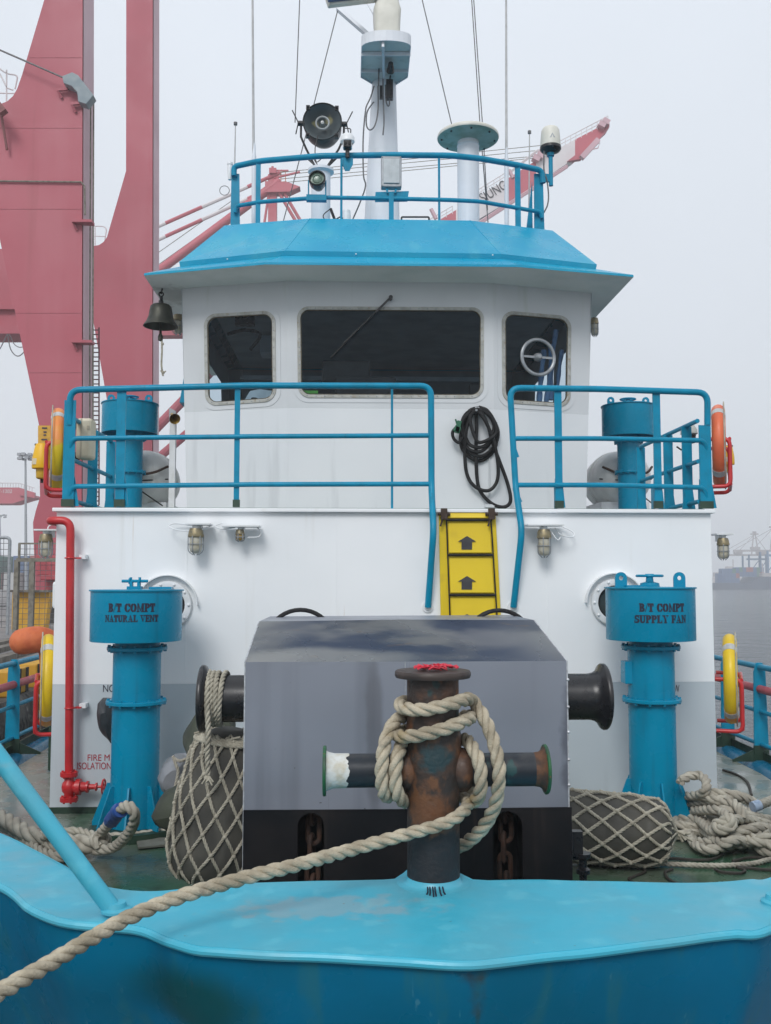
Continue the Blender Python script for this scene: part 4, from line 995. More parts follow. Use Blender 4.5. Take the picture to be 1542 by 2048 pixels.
# ------------------------------------------------------------------ deckhouse
YH = 7.7; HX = 2.66; ZD = Yp(776, 1018, YH).z
house = thing('deckhouse', 'white deckhouse with a pale grey lower band across the foredeck', 'deckhouse', (0, YH, 0))
zg = Yp(771, 1366, YH).z
mb = MB(); mb.box((0, YH + 4.2, (zg + ZD - .03) / 2), (2 * HX, 8.4, ZD - .03 - zg)); mb.build('upper_wall', white, house, smooth=0)
mb = MB(); mb.box((0, YH + 4.2, (zg - .001 + .05) / 2), (2 * HX, 8.4, zg - .001 - .05)); mb.build('grey_band', greyband, house, smooth=0)
mb = MB(); mb.box((0, YH + 4.2, .0225), (2 * HX + .006, 8.406, .055)); mb.build('base_strip', darkgreen, house, smooth=0)
mb = MB(); mb.box((0, YH + 4.18, ZD - .015), (2 * HX + .05, 8.45, .03)); mb.build('deck_edge', white, house, smooth=0, bevel=.006)
mb = MB(); mb.box((0, YH + 4.2, ZD + .004), (2 * HX - .06, 8.3, .014)); mb.build('upper_deck', mat('pale_upper_deck_paint', (.22, .27, .24), (.18, .22, .2), rough=.5), house, smooth=0)  # deck top out of view, kept pale to bounce light onto the soffit
mb = MB(); mb.box(V((-HX - .04, 8.05, Yp(110, 1190, 7.9).z)), (.09, .3, .22)); mb.build('side_box', white3, house, smooth=0, bevel=.02)
for xw in (-1.62, -.42, 1.30):
    mb = MB(); mb.box((xw, YH - .0005, (zg + ZD) / 2), (.012, .003, ZD - zg - .07)); mb.build('weld_seam', white, house, smooth=0, bevel=.001)
def wall(px_, py, off=0.0): return Yp(px_, py, YH - off)
def porthole(px_, py, rad):
    c = wall(px_, py); mb = MB()
    mb.lathe([(rad * .70, .004), (rad * .70, .03), (rad * .78, .036), (rad * .96, .032), (rad * 1.0, .02), (rad * 1.0, 0)], c, (0, -1, 0), 40); p = mb.build('porthole', white3, house)
    mb = MB(); mb.lathe([(0, .006), (rad * .71, .006), (rad * .71, .003), (0, .003)], c, (0, -1, 0), 32); mb.build('glass', mat_porth, p, smooth=0)
    mb = MB(); mb.torus(c + V((0, -.02, 0)), (0, -1, 0), rad * .70, .012, 32, 8); mb.build('rubber_seal', blackm, p)
    mb = MB()
    for k in range(10):
        a = 2 * math.pi * k / 10; mb.ball(c + V((math.cos(a) * rad * .87, -.036, math.sin(a) * rad * .87)), .012, 8)
    mb.build('bolts', white3, p)
    mb = MB(); pts = [c + V((math.cos(R_(a)), 0, math.sin(R_(a)))) * (rad * 1.22) for a in range(0, 186, 6)]
    for a, b in zip(pts, pts[1:]): mb.bar(a + V((0, -.03, 0)), b + V((0, -.03, 0)), .06, .008, (0, 1, 0))
    mb.build('rain_eyebrow', white3, p)
mat_porth = mat('porthole_dark_glass', (.05, .06, .06), (.03, .04, .04), rough=.08, scale=4)
porthole(336, 1210, w(48, YH)); porthole(1228, 1205, w(48, YH))

# lettering painted on the wall
def wall_text(body, px0, px1, py_base, h_px, m, label):
    mb = MB(); put_text(mb, body, wall(px0, py_base, .003), wall(px1, py_base, .003), w(h_px, YH)); return mb.build('painted_lettering', m, house, smooth=0, fix=False)
wall_text("NO", 206, 230, 1384, 14, inkblack, '')
wall_text("W", 1348, 1359, 1384, 14, inkblack, '')
wall_text("FIRE M", 175, 219, 1521.5, 12, inkred, '')
wall_text("ISOLATION", 154, 222, 1538.5, 13, inkred, '')

# ------------------------------------------------------------------ yellow ladder down the front
lx0, lx1 = 877, 990
lad = thing('ladder', 'yellow panelled ladder with dark up arrows on the deckhouse front', 'ladder', (wall(935, 1130).x, YH - .05, .5))
def LW(px_, py, off): return Yp(px_, py, YH - off)
mb = MB(); mb.prism([LW(877, 1020, .005), LW(990, 1020, .005), LW(1010, 1400, .005), LW(884, 1400, .005)], (0, -.02, 0)); mb.build('backing_board', yellow, lad, smooth=0, bevel=.004)
rungs = [1040, 1110, 1190, 1272, 1355]
def lrail(py, right): return (893 + (py - 1040) * .035) if not right else (982 + (py - 1040) * .062)
prev = 1022
for k, py in enumerate(rungs):
    a, b = prev + (4 if k else 0), py - 4
    q = [(lrail(a, 0) + 2.5, a), (lrail(a, 1) - 2.5, a), (lrail(b, 1) - 2.5, b), (lrail(b, 0) + 2.5, b)]
    mb = MB(); mb.prism([LW(*q[0], .028), LW(*q[1], .028), LW(*q[2], .05), LW(*q[3], .05)], (0, .012, 0)); pn = mb.build('panel', yellow, lad, smooth=0, bevel=.008)
    if k:
        cx_ = 934; yb = b - (7 if k < 3 else 13); hgt = 27; offy = .0535
        arrow = [(-18, 16), (0, 27), (18, 16), (10, 16), (10, 0), (-11, 0), (-11, 16)]
        mb = MB(); mb.prism([LW(cx_ + u, yb - v_, .0485 if v_ < 20 else .0455) for u, v_ in arrow], (0, -.0035, 0)); mb.build('arrow', inkgrey, pn, smooth=0)
    prev = py
mb = MB()
for r_ in (0, 1): mb.tube([LW(lrail(1022, r_), 1022, .045), LW(lrail(1400, r_), 1400, .045)], .006, 8)
mb.build('side_rope', blackm, lad)
for py in rungs:
    mb = MB(); mb.tube([LW(lrail(py, 0), py, .045), LW(lrail(py, 1), py, .045)], .0095, 10); mb.build('rung', blackm, lad)
mb = MB()
for px_ in (888, 983):
    c = LW(px_, 1028, .06); mb.box(c, (.05, .05, .09)); mb.tube([c - V((.05, 0, 0)), c + V((.05, 0, 0))], .014, 8); mb.tube([c, c + V((-.03, -.01, -.1))], .008, 6)
mb.build('clamp', mat('rusty_clamp', (.05, .03, .02), rough=.7, scale=20), lad)

# ------------------------------------------------------------------ lamps
def cage_lamp(px_, py0, py1, y, label, glass_m, plate=None, wires=(), wide=15, group='caged bulkhead lamps', plate_dir=-1):
    """a jar lamp in a wire cage hanging under a bracket plate"""
    top, bot = Yp(px_, py0, y), Yp(px_, py1, y); h = top.z - bot.z; r = w(wide, y)
    t = thing('bulkhead_lamp', label, 'lamp', top, group)
    if plate:
        x0, x1 = Yp(plate[0], py0, y).x, Yp(plate[1], py0, y).x; mb = MB(); mb.box(((x0 + x1) / 2, y + .02, top.z + .07 * h + .04), (x1 - x0, .17, .012)); mb.tube([top + V((0, 0, .02)), top + V((0, 0, .07 * h + .04))], r * .5, 12)
        mb.box((x0 * .5 + x1 * .5, y + .06, top.z + .02), (.04, .09, .05)); mb.build('bracket_plate', white3, t, smooth=40)
    mb = MB(); mb.lathe([(0, .02), (r * .8, .02), (r * .95, .0), (r * 1.0, -h * .14), (r * 1.05, -h * .15), (r * 1.05, -h * .24), (r * .9, -h * .27)], top, n=24); mb.build('socket', brassy, t)
    mb = MB(); mb.lathe([(r * .82, -h * .26), (r * .84, -h * .7), (r * .7, -h * .86), (r * .35, -h * .93), (0, -h * .95)], top, n=24); mb.build('glass_jar', glass_m, t, smooth=60)
    mb = MB()
    for k in range(6):
        a = k * math.pi / 3 + .2; d = V((math.cos(a), math.sin(a), 0)) * r
        mb.tube(rnd([top + d + V((0, 0, -h * .2)), top + d + V((0, 0, -h * .84)), top + d * .35 + V((0, 0, -h))], .03, 4), .004, 6)
    mb.torus(top + V((0, 0, -h * .55)), (0, 0, 1), r, .0035, 24, 6); mb.build('wire_cage', galv, t)
    if wires:
        mb = MB()
        for pts in wires: mb.tube(catmull([Yp(a, b, y + c) for a, b, c in pts], 8), .005, 6)
        mb.build('cable', white3, t)
    return t
yl = YH - .13
cage_lamp(392, 1062, 1110, yl, 'frosted caged lamp under a white bracket, above the left vent', glass_d, (372, 422), [[(425, 1050, .1), (400, 1060, -.02), (360, 1061, 0), (338, 1053, .05), (350, 1047, .08), (380, 1050, .1)]])
cage_lamp(480, 1064, 1083, yl, 'small amber lamp beside the larger caged lamp on the deckhouse front', amber, (445, 520), [[(505, 1050, .1), (520, 1060, .04), (518, 1073, 0), (495, 1075, 0)], [(470, 1055, 0), (445, 1058, .02), (430, 1052, .05), (445, 1046, .08)]], wide=9)
cage_lamp(1088, 1064, 1115, yl, 'frosted caged lamp under a white bracket, right of the yellow ladder', glass_d, (1053, 1125), [[(1110, 1056, .02), (1122, 1070, 0), (1145, 1074, .03), (1146, 1064, .06), (1120, 1051, .1)], [(1100, 1060, 0), (1116, 1080, -.01), (1125, 1062, .05)]], wide=14)
cage_lamp(92, 1073, 1117, 7.95, 'large clear caged lamp on the left side of the deckhouse, under the red pipe', glass_d, (72, 124), [[(95, 1066, 0), (98, 1052, .05), (115, 1048, .1), (124, 1055, .1)]], wide=13)
cage_lamp(1446, 1081, 1120, 7.95, 'clear caged lamp on the right side of the deckhouse, against the sky', glass_d, (1428, 1461), (), wide=12)
cage_lamp(357, 634, 670, 9.75, 'dirty caged lamp on the wheelhouse side just behind the bell', glass_d, None, (), wide=12)
cage_lamp(1189, 640, 673, 9.8, 'caged lamp on the wheelhouse side below the right eave corner', glass_d, None, (), wide=8)

# ------------------------------------------------------------------ fire main
fm = thing('fire_main', 'red fire main pipe running down the left corner of the deckhouse', 'pipe', Yp(140, 1600, 7.58))
YPp = 7.58
P2 = lambda a, b, dy=0: Yp(a, b, YPp + dy)
mb = MB(); mb.tube(rnd([P2(138, 1548), P2(141, 1041), P2(96, 1041), P2(96, 1041) + V((0, .9, 0))], .13, 8), .032, 16); mb.build('pipe', redpaint, fm, smooth=50)
def flange(py, r=.066, h=.03, px_=138):
    c = P2(px_, py); mb = MB(); mb.lathe([(0, -h / 2), (r, -h / 2), (r, h / 2), (0, h / 2)], c, n=24)
    for k in range(6):
        a = k * 1.047; mb.lathe([(0, -h * .9), (.009, -h * .9), (.009, h * .9), (0, h * .9)], c + V((math.cos(a) * r * .76, math.sin(a) * r * .76, 0)), n=6)
    mb.build('flange', redpaint, fm)
flange(1548); flange(1598, .068)
c = P2(138, 1574)
mb = MB(); mb.lathe([(0, -.10), (.036, -.10), (.036, -.05), (.052, -.03), (.056, 0), (.052, .03), (.036, .05), (.036, .10), (0, .10)], c, n=24); body = mb.build('valve_body', redpaint, fm, smooth=50)
mb = MB(); mb.lathe([(.04, .02), (.045, .05), (.062, .055), (.062, .09), (.040, .095), (.034, .13), (.045, .135), (.045, .15), (.022, .155), (.02, .20), (.032, .205), (.032, .215), (.01, .22), (.010, .27), (0, .27)], c, (1, 0, 0), 20); mb.build('bonnet', redpaint, body)
mb = MB(); hc = c + V((.265, 0, 0)); mb.torus(hc, (1, 0, 0), .055, .0075, 28, 8)
for k in range(4):
    a = k * math.pi / 2 + .4; mb.tube([hc, hc + V((0, math.cos(a), math.sin(a))) * .055], .005, 6)
mb.build('handwheel', redpaint, body)
for py in (1116, 1416):
    c = P2(140, py); mb = MB(); mb.torus(c, (0, 0, 1), .037, .006, 24, 8); mb.box(c + V((.055, .04, 0)), (.05, .06, .012)); mb.build('pipe_clip', redpaint, fm)
    mb = MB(); mb.box(c + V((.085, .075, .01)), (.05, .08, .035)); mb.build('bracket', white3, fm, smooth=0)

# ------------------------------------------------------------------ vents
GL = {}
def hr(cx, cy, rx, ry, tx, ty, a0, a1, n=10):
    q = []
    for k in range(n):
        A, B = R_(a0 + (a1 - a0) * k / n), R_(a0 + (a1 - a0) * (k + 1) / n)
        q.append([(cx + rx * math.cos(A), cy + ry * math.sin(A)), (cx + rx * math.cos(B), cy + ry * math.sin(B)), (cx + (rx - tx) * math.cos(B), cy + (ry - ty) * math.sin(B)), (cx + (rx - tx) * math.cos(A), cy + (ry - ty) * math.sin(A))])
    return q
def rc(x0, y0, x1, y1): return [(x0, y0), (x1, y0), (x1, y1), (x0, y1)]
GL['T'] = [rc(.24, .06, .50, .84), rc(0, .88, .34, 1), rc(.40, .88, .74, 1), [(0, .66), (.07, .66), (.12, .88), (0, .88)], [(.67, .66), (.74, .66), (.74, .88), (.62, .88)], rc(.14, 0, .60, .06)]
GL['N'] = [rc(.10, .06, .20, .94), rc(0, 0, .30, .06), rc(0, .94, .24, 1), [(.12, 1), (.36, 1), (.84, 0), (.62, 0)], rc(.70, .22, .80, .94), rc(.60, .94, .9, 1)]
GL['A'] = [[(.10, .06), (.20, .06), (.44, .92), (.38, 1)], [(.42, 1), (.54, 1), (.86, .06), (.60, .06)], rc(.26, .28, .56, .36), rc(0, 0, .32, .06), rc(.50, 0, .94, .06)]
GL['U'] = [rc(.08, .3, .32, .94), rc(0, .94, .42, 1), rc(.66, .3, .76, .94), rc(.56, .94, .86, 1)] + hr(.42, .32, .34, .32, .22, .10, 182, 262) + hr(.42, .32, .34, .32, .10, .12, 278, 358)
GL['R'] = [rc(.08, .06, .32, .94), rc(0, 0, .42, .06), rc(0, .94, .34, 1)] + hr(.38, .74, .36, .26, .22, .08, -84, 84) + [[(.40, .46), (.58, .44), (.90, .0), (.64, 0)]]
GL['L'] = [rc(.08, .06, .32, .94), rc(0, 0, .34, .06), rc(0, .94, .42, 1), rc(.38, 0, .74, .09), [(.66, .09), (.74, .09), (.74, .32), (.70, .32)]]
GL['V'] = [[(.08, .94), (.34, .94), (.54, .16), (.44, 0)], [(.50, 0), (.56, .02), (.84, .94), (.74, .94)], rc(0, .94, .42, 1), rc(.62, .94, .92, 1)]
GL['E'] = [rc(.08, .06, .32, .94), rc(0, 0, .34, .06), rc(0, .94, .34, 1), rc(.38, .91, .72, 1), rc(.38, 0, .74, .09), rc(.38, .46, .54, .54), [(.66, .7), (.72, .7), (.72, .91), (.60, .91)], [(.60, .09), (.74, .09), (.74, .3), (.70, .3)], rc(.54, .36, .60, .64)]
GL['F'] = GL['E'][:1] + [rc(0, 0, .42, .06), rc(0, .94, .34, 1), rc(.38, .91, .72, 1), rc(.38, .46, .54, .54), [(.66, .7), (.72, .7), (.72, .91), (.60, .91)], rc(.54, .36, .60, .64)]
GL['P'] = [rc(.08, .06, .32, .94), rc(0, 0, .42, .06), rc(0, .94, .34, 1)] + hr(.38, .72, .38, .28, .24, .08, -84, 84)
GL['B'] = GL['P'][:1] + [rc(0, 0, .34, .06), rc(0, .94, .34, 1)] + hr(.38, .75, .34, .25, .22, .08, -80, 84) + hr(.38, .26, .40, .26, .25, .08, -84, 80)
GL['O'] = hr(.40, .5, .40, .5, .26, .10, 98, 262, 14) + hr(.46, .5, .40, .5, .26, .10, -82, 82, 14)
GL['C'] = hr(.40, .5, .40, .5, .26, .10, 98, 262, 14) + hr(.46, .5, .34, .5, .14, .12, 20, 82, 8) + hr(.46, .5, .34, .5, .12, .1, -82, -24, 8) + [rc(.70, .62, .78, .98)]
GL['M'] = [rc(.10, .06, .20, .94), rc(0, 0, .30, .06), [(.06, 1), (.30, 1), (.56, .14), (.48, .06)], [(.52, .06), (.60, .14), (.80, 1), (.70, 1)], rc(.74, .06, .98, .94), rc(.66, 0, 1.06, .06), rc(.82, .94, 1.06, 1)]
GL['S'] = hr(.36, .73, .34, .27, .16, .12, 40, 262, 12) + hr(.36, .27, .36, .27, .2, .12, -140, 88, 12) + [rc(.60, .68, .68, 1), rc(0, 0, .07, .32)]
GL['Y'] = [[(.08, .94), (.34, .94), (.50, .5), (.34, .40)], [(.54, .44), (.58, .5), (.84, .94), (.74, .94)], rc(.34, .06, .56, .42), rc(.24, 0, .66, .06), rc(0, .94, .42, 1), rc(.62, .94, .92, 1)]
GL['/'] = [[(0, -.02), (.10, -.02), (.40, 1.02), (.30, 1.02)]]
def stencil(body):
    out = []; x = 0
    for ch in body:
        if ch == ' ': x += .45; continue
        g = GL[ch]; mx = max(p[0] for q in g for p in q)
        out += [[(p[0] + x, p[1]) for p in q] for q in g]; x += mx + .10
    return out, x - .10
def cyl_text(mb, body, c, R, a0, a1, zb, h):
    """stencil lettering round a cylinder; angles from the -Y direction, positive to +X"""
    polys, wd = stencil(body)
    for q in polys:
        n = len(q); vs = []; gx, gy = sum(p[0] for p in q) / n, sum(p[1] for p in q) / n
        q = [(x + math.copysign(.045, x - gx), y + math.copysign(.036, y - gy)) for x, y in q]
        for x, y in q:
            a = a0 + (a1 - a0) * x / wd; vs.append(V((c.x + R * math.sin(a), c.y - R * math.cos(a), zb + y * h)))
        mb.add(vs, [tuple(range(n))])
def vent(cx_top, cap_l, cap_r, py_ct, py_cb, pipe_c, pipe_r, y, zbase, label, group, text=None, kind='wheel', mid_py=None, base_c=None, plinth=True):
    rc_ = w((cap_r - cap_l) / 2, y); rp_ = w(pipe_r, y)
    top = Yp((cap_l + cap_r) / 2, py_ct, y); bot = Yp((cap_l + cap_r) / 2, py_cb, y)
    cc = V((Yp(pipe_c, py_cb, y).x, y, zbase)); ct = V((top.x, y, 0))
    t = thing('vent', label, 'vent', cc, group)
    mb = MB(); mb.lathe([(rp_ * .95, 0), (rp_, .0), (rp_, bot.z - zbase - .05), (rp_ * .94, bot.z - zbase - .045), (rp_ * .94, bot.z - zbase + .02)], cc, n=48); pipe = mb.build('pipe', vent_blue, t, smooth=40)
    zf = [bot.z - .055] + ([Yp(pipe_c, mid_py, y).z] if mid_py else [zbase + (bot.z - zbase) * .45])
    for z in zf:
        mb = MB(); mb.lathe([(rp_, -.014), (rp_ * 1.24, -.014), (rp_ * 1.26, -.010), (rp_ * 1.26, .010), (rp_ * 1.24, .014), (rp_, .014)], V((cc.x, y, z)), n=48)
        for k in range(12):
            a = k * math.pi / 6 + .15; p = V((cc.x + rp_ * 1.16 * math.cos(a), y + rp_ * 1.16 * math.sin(a), z)); mb.lathe([(0, -.026), (.012, -.026), (.012, .026), (0, .026)], p, n=6)
        mb.build('pipe_flange', vent_blue, t)
    cb = bot.z; ctz = top.z
    mb = MB(); mb.lathe([(rp_ * .9, cb + .12), (rc_ * .96, cb + .12), (rc_ * .985, cb), (rc_ * .995, cb), (rc_, cb + .006), (rc_, ctz - .012), (rc_ * 1.03, ctz - .012), (rc_ * 1.035, ctz - .006), (rc_ * 1.03, ctz), (0, ctz + .004)], V((ct.x, y, 0)), n=64); cap_ = mb.build('cap', vent_blue, t, smooth=40)
    if kind in ('wheel', 'lugs'):
        hc = V((ct.x, y, ctz)); k_ = rc_ / .33
        mb = MB(); mb.lathe([(0, 0), (.075 * k_, 0), (.07 * k_, .03 * k_), (.03 * k_, .04 * k_), (.025 * k_, .08 * k_), (.04 * k_, .085 * k_), (.03 * k_, .10 * k_), (0, .10 * k_)], hc, n=20); mb.torus(hc + V((0, 0, .085 * k_)), (0, 0, 1), .095 * k_, .010 * k_, 28, 8)
        for q in range(5): mb.tube([hc + V((0, 0, .09 * k_)), hc + V((math.cos(q * 1.257) * .095 * k_, math.sin(q * 1.257) * .095 * k_, .085 * k_))], .007 * k_, 6)
        mb.box(hc + V((-.1 * k_, -.05, .008)), (.2 * k_, .05, .012)); mb.build('handwheel', vent_blue, t)
        for sx in (-1, 1):
            lc = hc + V((sx * rc_ * .68, -.02, 0)); r_ = .045 * k_; hgt = .068 * k_
            o_ = [lc + V((r_ * math.cos(R_(a)), 0, hgt + r_ * math.sin(R_(a)))) for a in range(0, 181, 15)] + [lc + V((-r_, 0, hgt * .5)), lc + V((-r_, 0, 0)), lc + V((0, 0, 0)), lc + V((r_, 0, 0)), lc + V((r_, 0, hgt * .5))]
            hc_ = lc + V((0, 0, hgt)); i_ = []
            for p in o_:
                d = (p - hc_).normalized(); i_.append(hc_ + d * .017 * k_)
            mb = MB(); mb.ring(o_, i_, (0, .016, 0)); mb.build('lifting_lug', vent_blue, t, smooth=0)
    else:
        hc = V((ct.x - .005, y - .05, ctz)); mb = MB(); mb.box(hc + V((0, 0, .012)), (.10, .08, .024)); mb.box(hc + V((-.025, 0, .035)), (.02, .04, .05)); mb.box(hc + V((.03, 0, .035)), (.02, .04, .05)); mb.tube([hc + V((-.095, 0, .062)), hc + V((.095, 0, .062))], .011, 10)
        for s_ in (-.038, .035): mb.torus(hc + V((s_, 0, .062)), (1, 0, 0), .018, .007, 16, 6)
        mb.tube([hc + V((-.03, 0, .06)), hc + V((-.03, 0, .09))], .01, 8); mb.tube([hc + V((.035, 0, .06)), hc + V((.035, 0, .09))], .01, 8); mb.build('screw_clamp', vent_blue, t)
        mb = MB(); mb.box(V((ct.x + .19, y - .06, ctz + .012)), (.16, .10, .016)); mb.build('inspection_lid', vent_blue, t, smooth=0)
    if plinth:
        for k in range(8):
            a = k * math.pi / 4 + .0; d = V((math.cos(a), math.sin(a), 0)); q0 = cc + d * (rp_ - .003); q1 = cc + d * (rp_ * 1.75)
            mb = MB(); s_ = d.cross(V((0, 0, 1))) * .012
            mb.prism([q0 + s_ * .5, q1 + s_ * .5, q1 + s_ * .5 + V((0, 0, .03)), q0 + s_ * .5 + V((0, 0, .30)) + d * .03, q0 + s_ * .5 + V((0, 0, .30))], -s_); mb.build('gusset', vent_blue, t, smooth=0)
        mb = MB(); mb.lathe([(0, -zbase), (rp_ * 1.82, -zbase), (rp_ * 1.82, -.002), (0, -.002)], cc, n=40); mb.build('plinth', darkgreen, t)
    if text:
        for body, x0, x1, yb, hp in text:
            mb = MB()
            R = rc_ + .002
            def ang(px_): 
                x = Yp(px_, 1220, y - rc_ * .9).x - ct.x; return math.asin(max(-1, min(1, x / rc_)))
            cyl_text(mb, body, V((ct.x, y, 0)), R, ang(x0), ang(x1), Yp(771, yb, y - rc_).z, w(hp, y - rc_))
            mb.build('stencil_lettering', inkblack, cap_, smooth=0, fix=False)
    return t
vent(273, 186, 362, 1179, 1281, 275, 46, 7.1, .06, 'blue mushroom vent stencilled B/T COMPT NATURAL VENT on the foredeck', 'blue vents on the foredeck',
     [("B/T COMPT", 218, 308, 1223, 16), ("NATURAL VENT", 211, 314, 1243, 13)], kind='clamp', mid_py=1403)
vt = vent(1300, 1212, 1387, 1174, 1279, 1301, 46, 7.1, .06, 'blue mushroom vent stencilled B/T COMPT SUPPLY FAN beside the right-hand fender', 'blue vents on the foredeck',
     [("B/T COMPT", 1280, 1368, 1224, 16), ("SUPPLY FAN", 1272, 1372, 1247, 15)], kind='wheel', mid_py=1399)
mb = MB(); b0 = Yp(1251, 1344, 7.1); mb.box(b0 + V((.01, 0, 0)), (.06, .12, .165)); mb.build('junction_box', vent_blue, vt, smooth=0, bevel=.006)
vent(260, 206, 315, 808, 868, 261, 25, 11.2, ZD, 'smaller blue vent on the upper deck behind the left railing', 'blue vents on the upper deck', mid_py=945, plinth=False)
vent(1256, 1203, 1309, 812, 875, 1257, 23, 11.2, ZD, 'smaller blue vent on the upper deck behind the right railing', 'blue vents on the upper deck', mid_py=945, plinth=False)
# ------------------------------------------------------------------ upper deck railings
def plate_post(mb, x, y, z0, z1, wd, th=.014, along='x'):
    mb.box((x, y, (z0 + z1) / 2), (wd, th, z1 - z0) if along == 'x' else (th, wd, z1 - z0))
YR = 7.735
def railing(sgn):
    lab = 'blue front railing of the upper deck, long run left of the yellow ladder' if sgn < 0 else 'blue front railing of the upper deck, shorter run right of the yellow ladder'
    t = thing('railing', lab, 'railing', (sgn * 1.6, YR, ZD), 'blue railings of the upper deck')
    q = lambda a, b, d=0: Yp(a, b, YR + d)
    if sgn < 0:
        top = rnd([q(140, 850, .02), q(140, 780), q(500, 771), q(862, 772), q(863, 975), q(867, 1062, -.20), q(856, 1214, -.06)], .09)
        mids = [rnd([q(140, 900, .03), q(146, 877), q(500, 873), q(862, 871)], .06), rnd([q(138, 996, .03), q(144, 973), q(500, 969), q(864, 968)], .06)]
        posts = [(140, 800, .092, 1), (243, 778, .074, 1), (475, 773, .044, 1), (784, 774, .020, 0)]
        side_y = (8.47, 9.1); foot = q(856, 1214, -.06)
    else:
        top = rnd([q(1027, 1214, -.06), q(1044, 1062, -.20), q(1031, 972), q(1020, 776), q(1200, 778), q(1415, 785), q(1415, 850, .02)], .09)
        mids = [rnd([q(1034, 915), q(1021, 877), q(1200, 877), q(1408, 881), q(1414, 905, .03)], .06), rnd([q(1040, 1005), q(1026, 970), q(1200, 970), q(1408, 975), q(1414, 1000, .03)], .06)]
        posts = [(1116, 782, .06, 1), (1313, 784, .062, 1), (1410, 850, .10, 1)]
        side_y = (8.02, 8.5, 9.31); foot = q(1027, 1214, -.06)
    mb = MB(); mb.tube(top, .0265, 14); mb.build('top_rail', rail_blue, t, smooth=60)
    for m in mids:
        mb = MB(); mb.tube(m, .0205, 12); mb.build('lower_rail', rail_blue, t, smooth=60)
    for px_, py, wd, fl in posts:
        a = q(px_, py); mb = MB()
        if fl: 
            plate_post(mb, a.x, YR + .012, ZD + .02, a.z, wd)
            if wd > .05:
                b = -sgn * 1
                mb.prism([V((a.x - wd * .55, YR + .02, ZD + .02)), V((a.x + wd * .9, YR + .02, ZD + .02)), V((a.x + wd * .5, YR + .02, ZD + .26)), V((a.x - wd * .5, YR + .02, ZD + .26))], (0, .012, 0))
                mb.box((a.x, YR + .10, ZD + .12), (.012, .16, .2))
        else: mb.cyl((a.x, YR, ZD), a, wd / 2, n=8)
        po = mb.build('post', rail_blue, t, smooth=30)
        if fl:
            mb = MB(); mb.box((a.x, YR + .010, ZD + .045), (wd + .012, .03, .06)); mb.build('post_foot', darkgreen, po, smooth=0)
    xs = sgn * 2.59; y0, y1 = YR + .02, side_y[-1]
    for k, z in enumerate((3.156, 2.816, 2.48)):
        mb = MB(); e = V((xs, y1 + .02, z - (.0 if k else 0)))
        mb.tube(rnd([V((xs, y0, z)), e, e + V((0, .05, -.25))], .06) if k == 0 else [V((xs, y0, z)), V((xs, y1, z))], .019, 10); mb.build('side_rail', rail_blue, t, smooth=60)
    for y in side_y:
        mb = MB(); plate_post(mb, xs, y, ZD, 3.15, .085); mb.prism([V((xs - .06, y - .01, ZD)), V((xs + .06, y - .01, ZD)), V((xs + .03, y - .01, ZD + .25)), V((xs - .03, y - .01, ZD + .25))], (0, -.012, 0)); mb.build('side_post', rail_blue, t, smooth=0)
    mb = MB(); mb.lathe([(0, 0), (.045, 0), (.045, .012), (0, .012)], V((foot.x, YH, foot.z)), (0, -1, 0), 20); mb.tube([foot, V((foot.x, YH, foot.z))], .0265, 12); mb.build('wall_flange', white3, t)
railing(-1); railing(1)

# ------------------------------------------------------------------ lifebuoys in red holders
def lifebuoy(c, D, body_m, label, tapes=True, lines=True):
    t = thing('lifebuoy', label, 'lifebuoy', c - V((0, 0, D / 2)), 'lifebuoys on the tug')
    r = .057; R = D / 2 - r
    sg = 1 if c.x > 0 else -1; ed = V((c.x - CAM.x, c.y, 0)).normalized()   # the ring's plane splays outwards, like its holder
    mb = MB(); n = 48; pts = [c + (ed * math.cos(2 * math.pi * k / n) + V((0, 0, math.sin(2 * math.pi * k / n)))) * R for k in range(n)]
    mb.tube(pts, r, 14, closed=True); o0 = c - V((0, 0, D / 2)); ob = mb.build('ring', body_m, t, smooth=70)
    ob.location = V((0, 0, D / 2)); ob.data.transform(Matrix.Translation(V((0, 0, -D / 2))))
    for a in (50, 130, 230, 310):
        mb = MB(); mb.tube([c + (ed * math.cos(R_(a + d)) + V((0, 0, math.sin(R_(a + d))))) * R for d in (-5, -2.5, 0, 2.5, 5)], r + .0025, 14); mb.build('reflective_band', tape, t, smooth=70)
    mb = MB(); rp = []
    for k in range(49):
        a = 2 * math.pi * k / 48; rp.append(c + (ed * math.cos(a) + V((0, 0, math.sin(a)))) * (R + r + .008 + .02 * abs(math.sin(2 * a))))
    sd = V((ed.y, -ed.x, 0)) * sg; mb.tube([p + sd * .045 for p in rp], .006, 6); mb.build('grab_line', ropew, t)
    return t
def holder(c, D, sgn, label):
    t = thing('lifebuoy_holder', label, 'holder', c - V((0, 0, D / 2 + .03)), 'red lifebuoy holders')
    ed = V((c.x - CAM.x, c.y, 0)).normalized(); sd = V((ed.y, -ed.x, 0)) * sgn
    H = lambda e, o, z: c + ed * e + sd * o + V((0, 0, z))
    for e, nm in ((-.30, 'front_bracket'), (.30, 'rear_bracket')):
        mb = MB(); mb.tube(rnd([H(e, -.12, .02), H(e, .085, .02), H(e, .085, -D / 2 - .02), H(e, -.12, -D / 2 - .02)], .06), .017, 10); mb.build(nm, redpaint, t, smooth=60)
    for z in (.02, -D / 2):
        mb = MB(); mb.tube([H(-.30, .085, z), H(.30, .085, z)], .014, 8); mb.build('tie_bar', redpaint, t)
cUL, cUR, cLL, cLR = Yp(115, 899, 8.05), Yp(1438, 892, 8.05), Yp(95, 1360, 8.05), Yp(1461, 1357, 8.05)
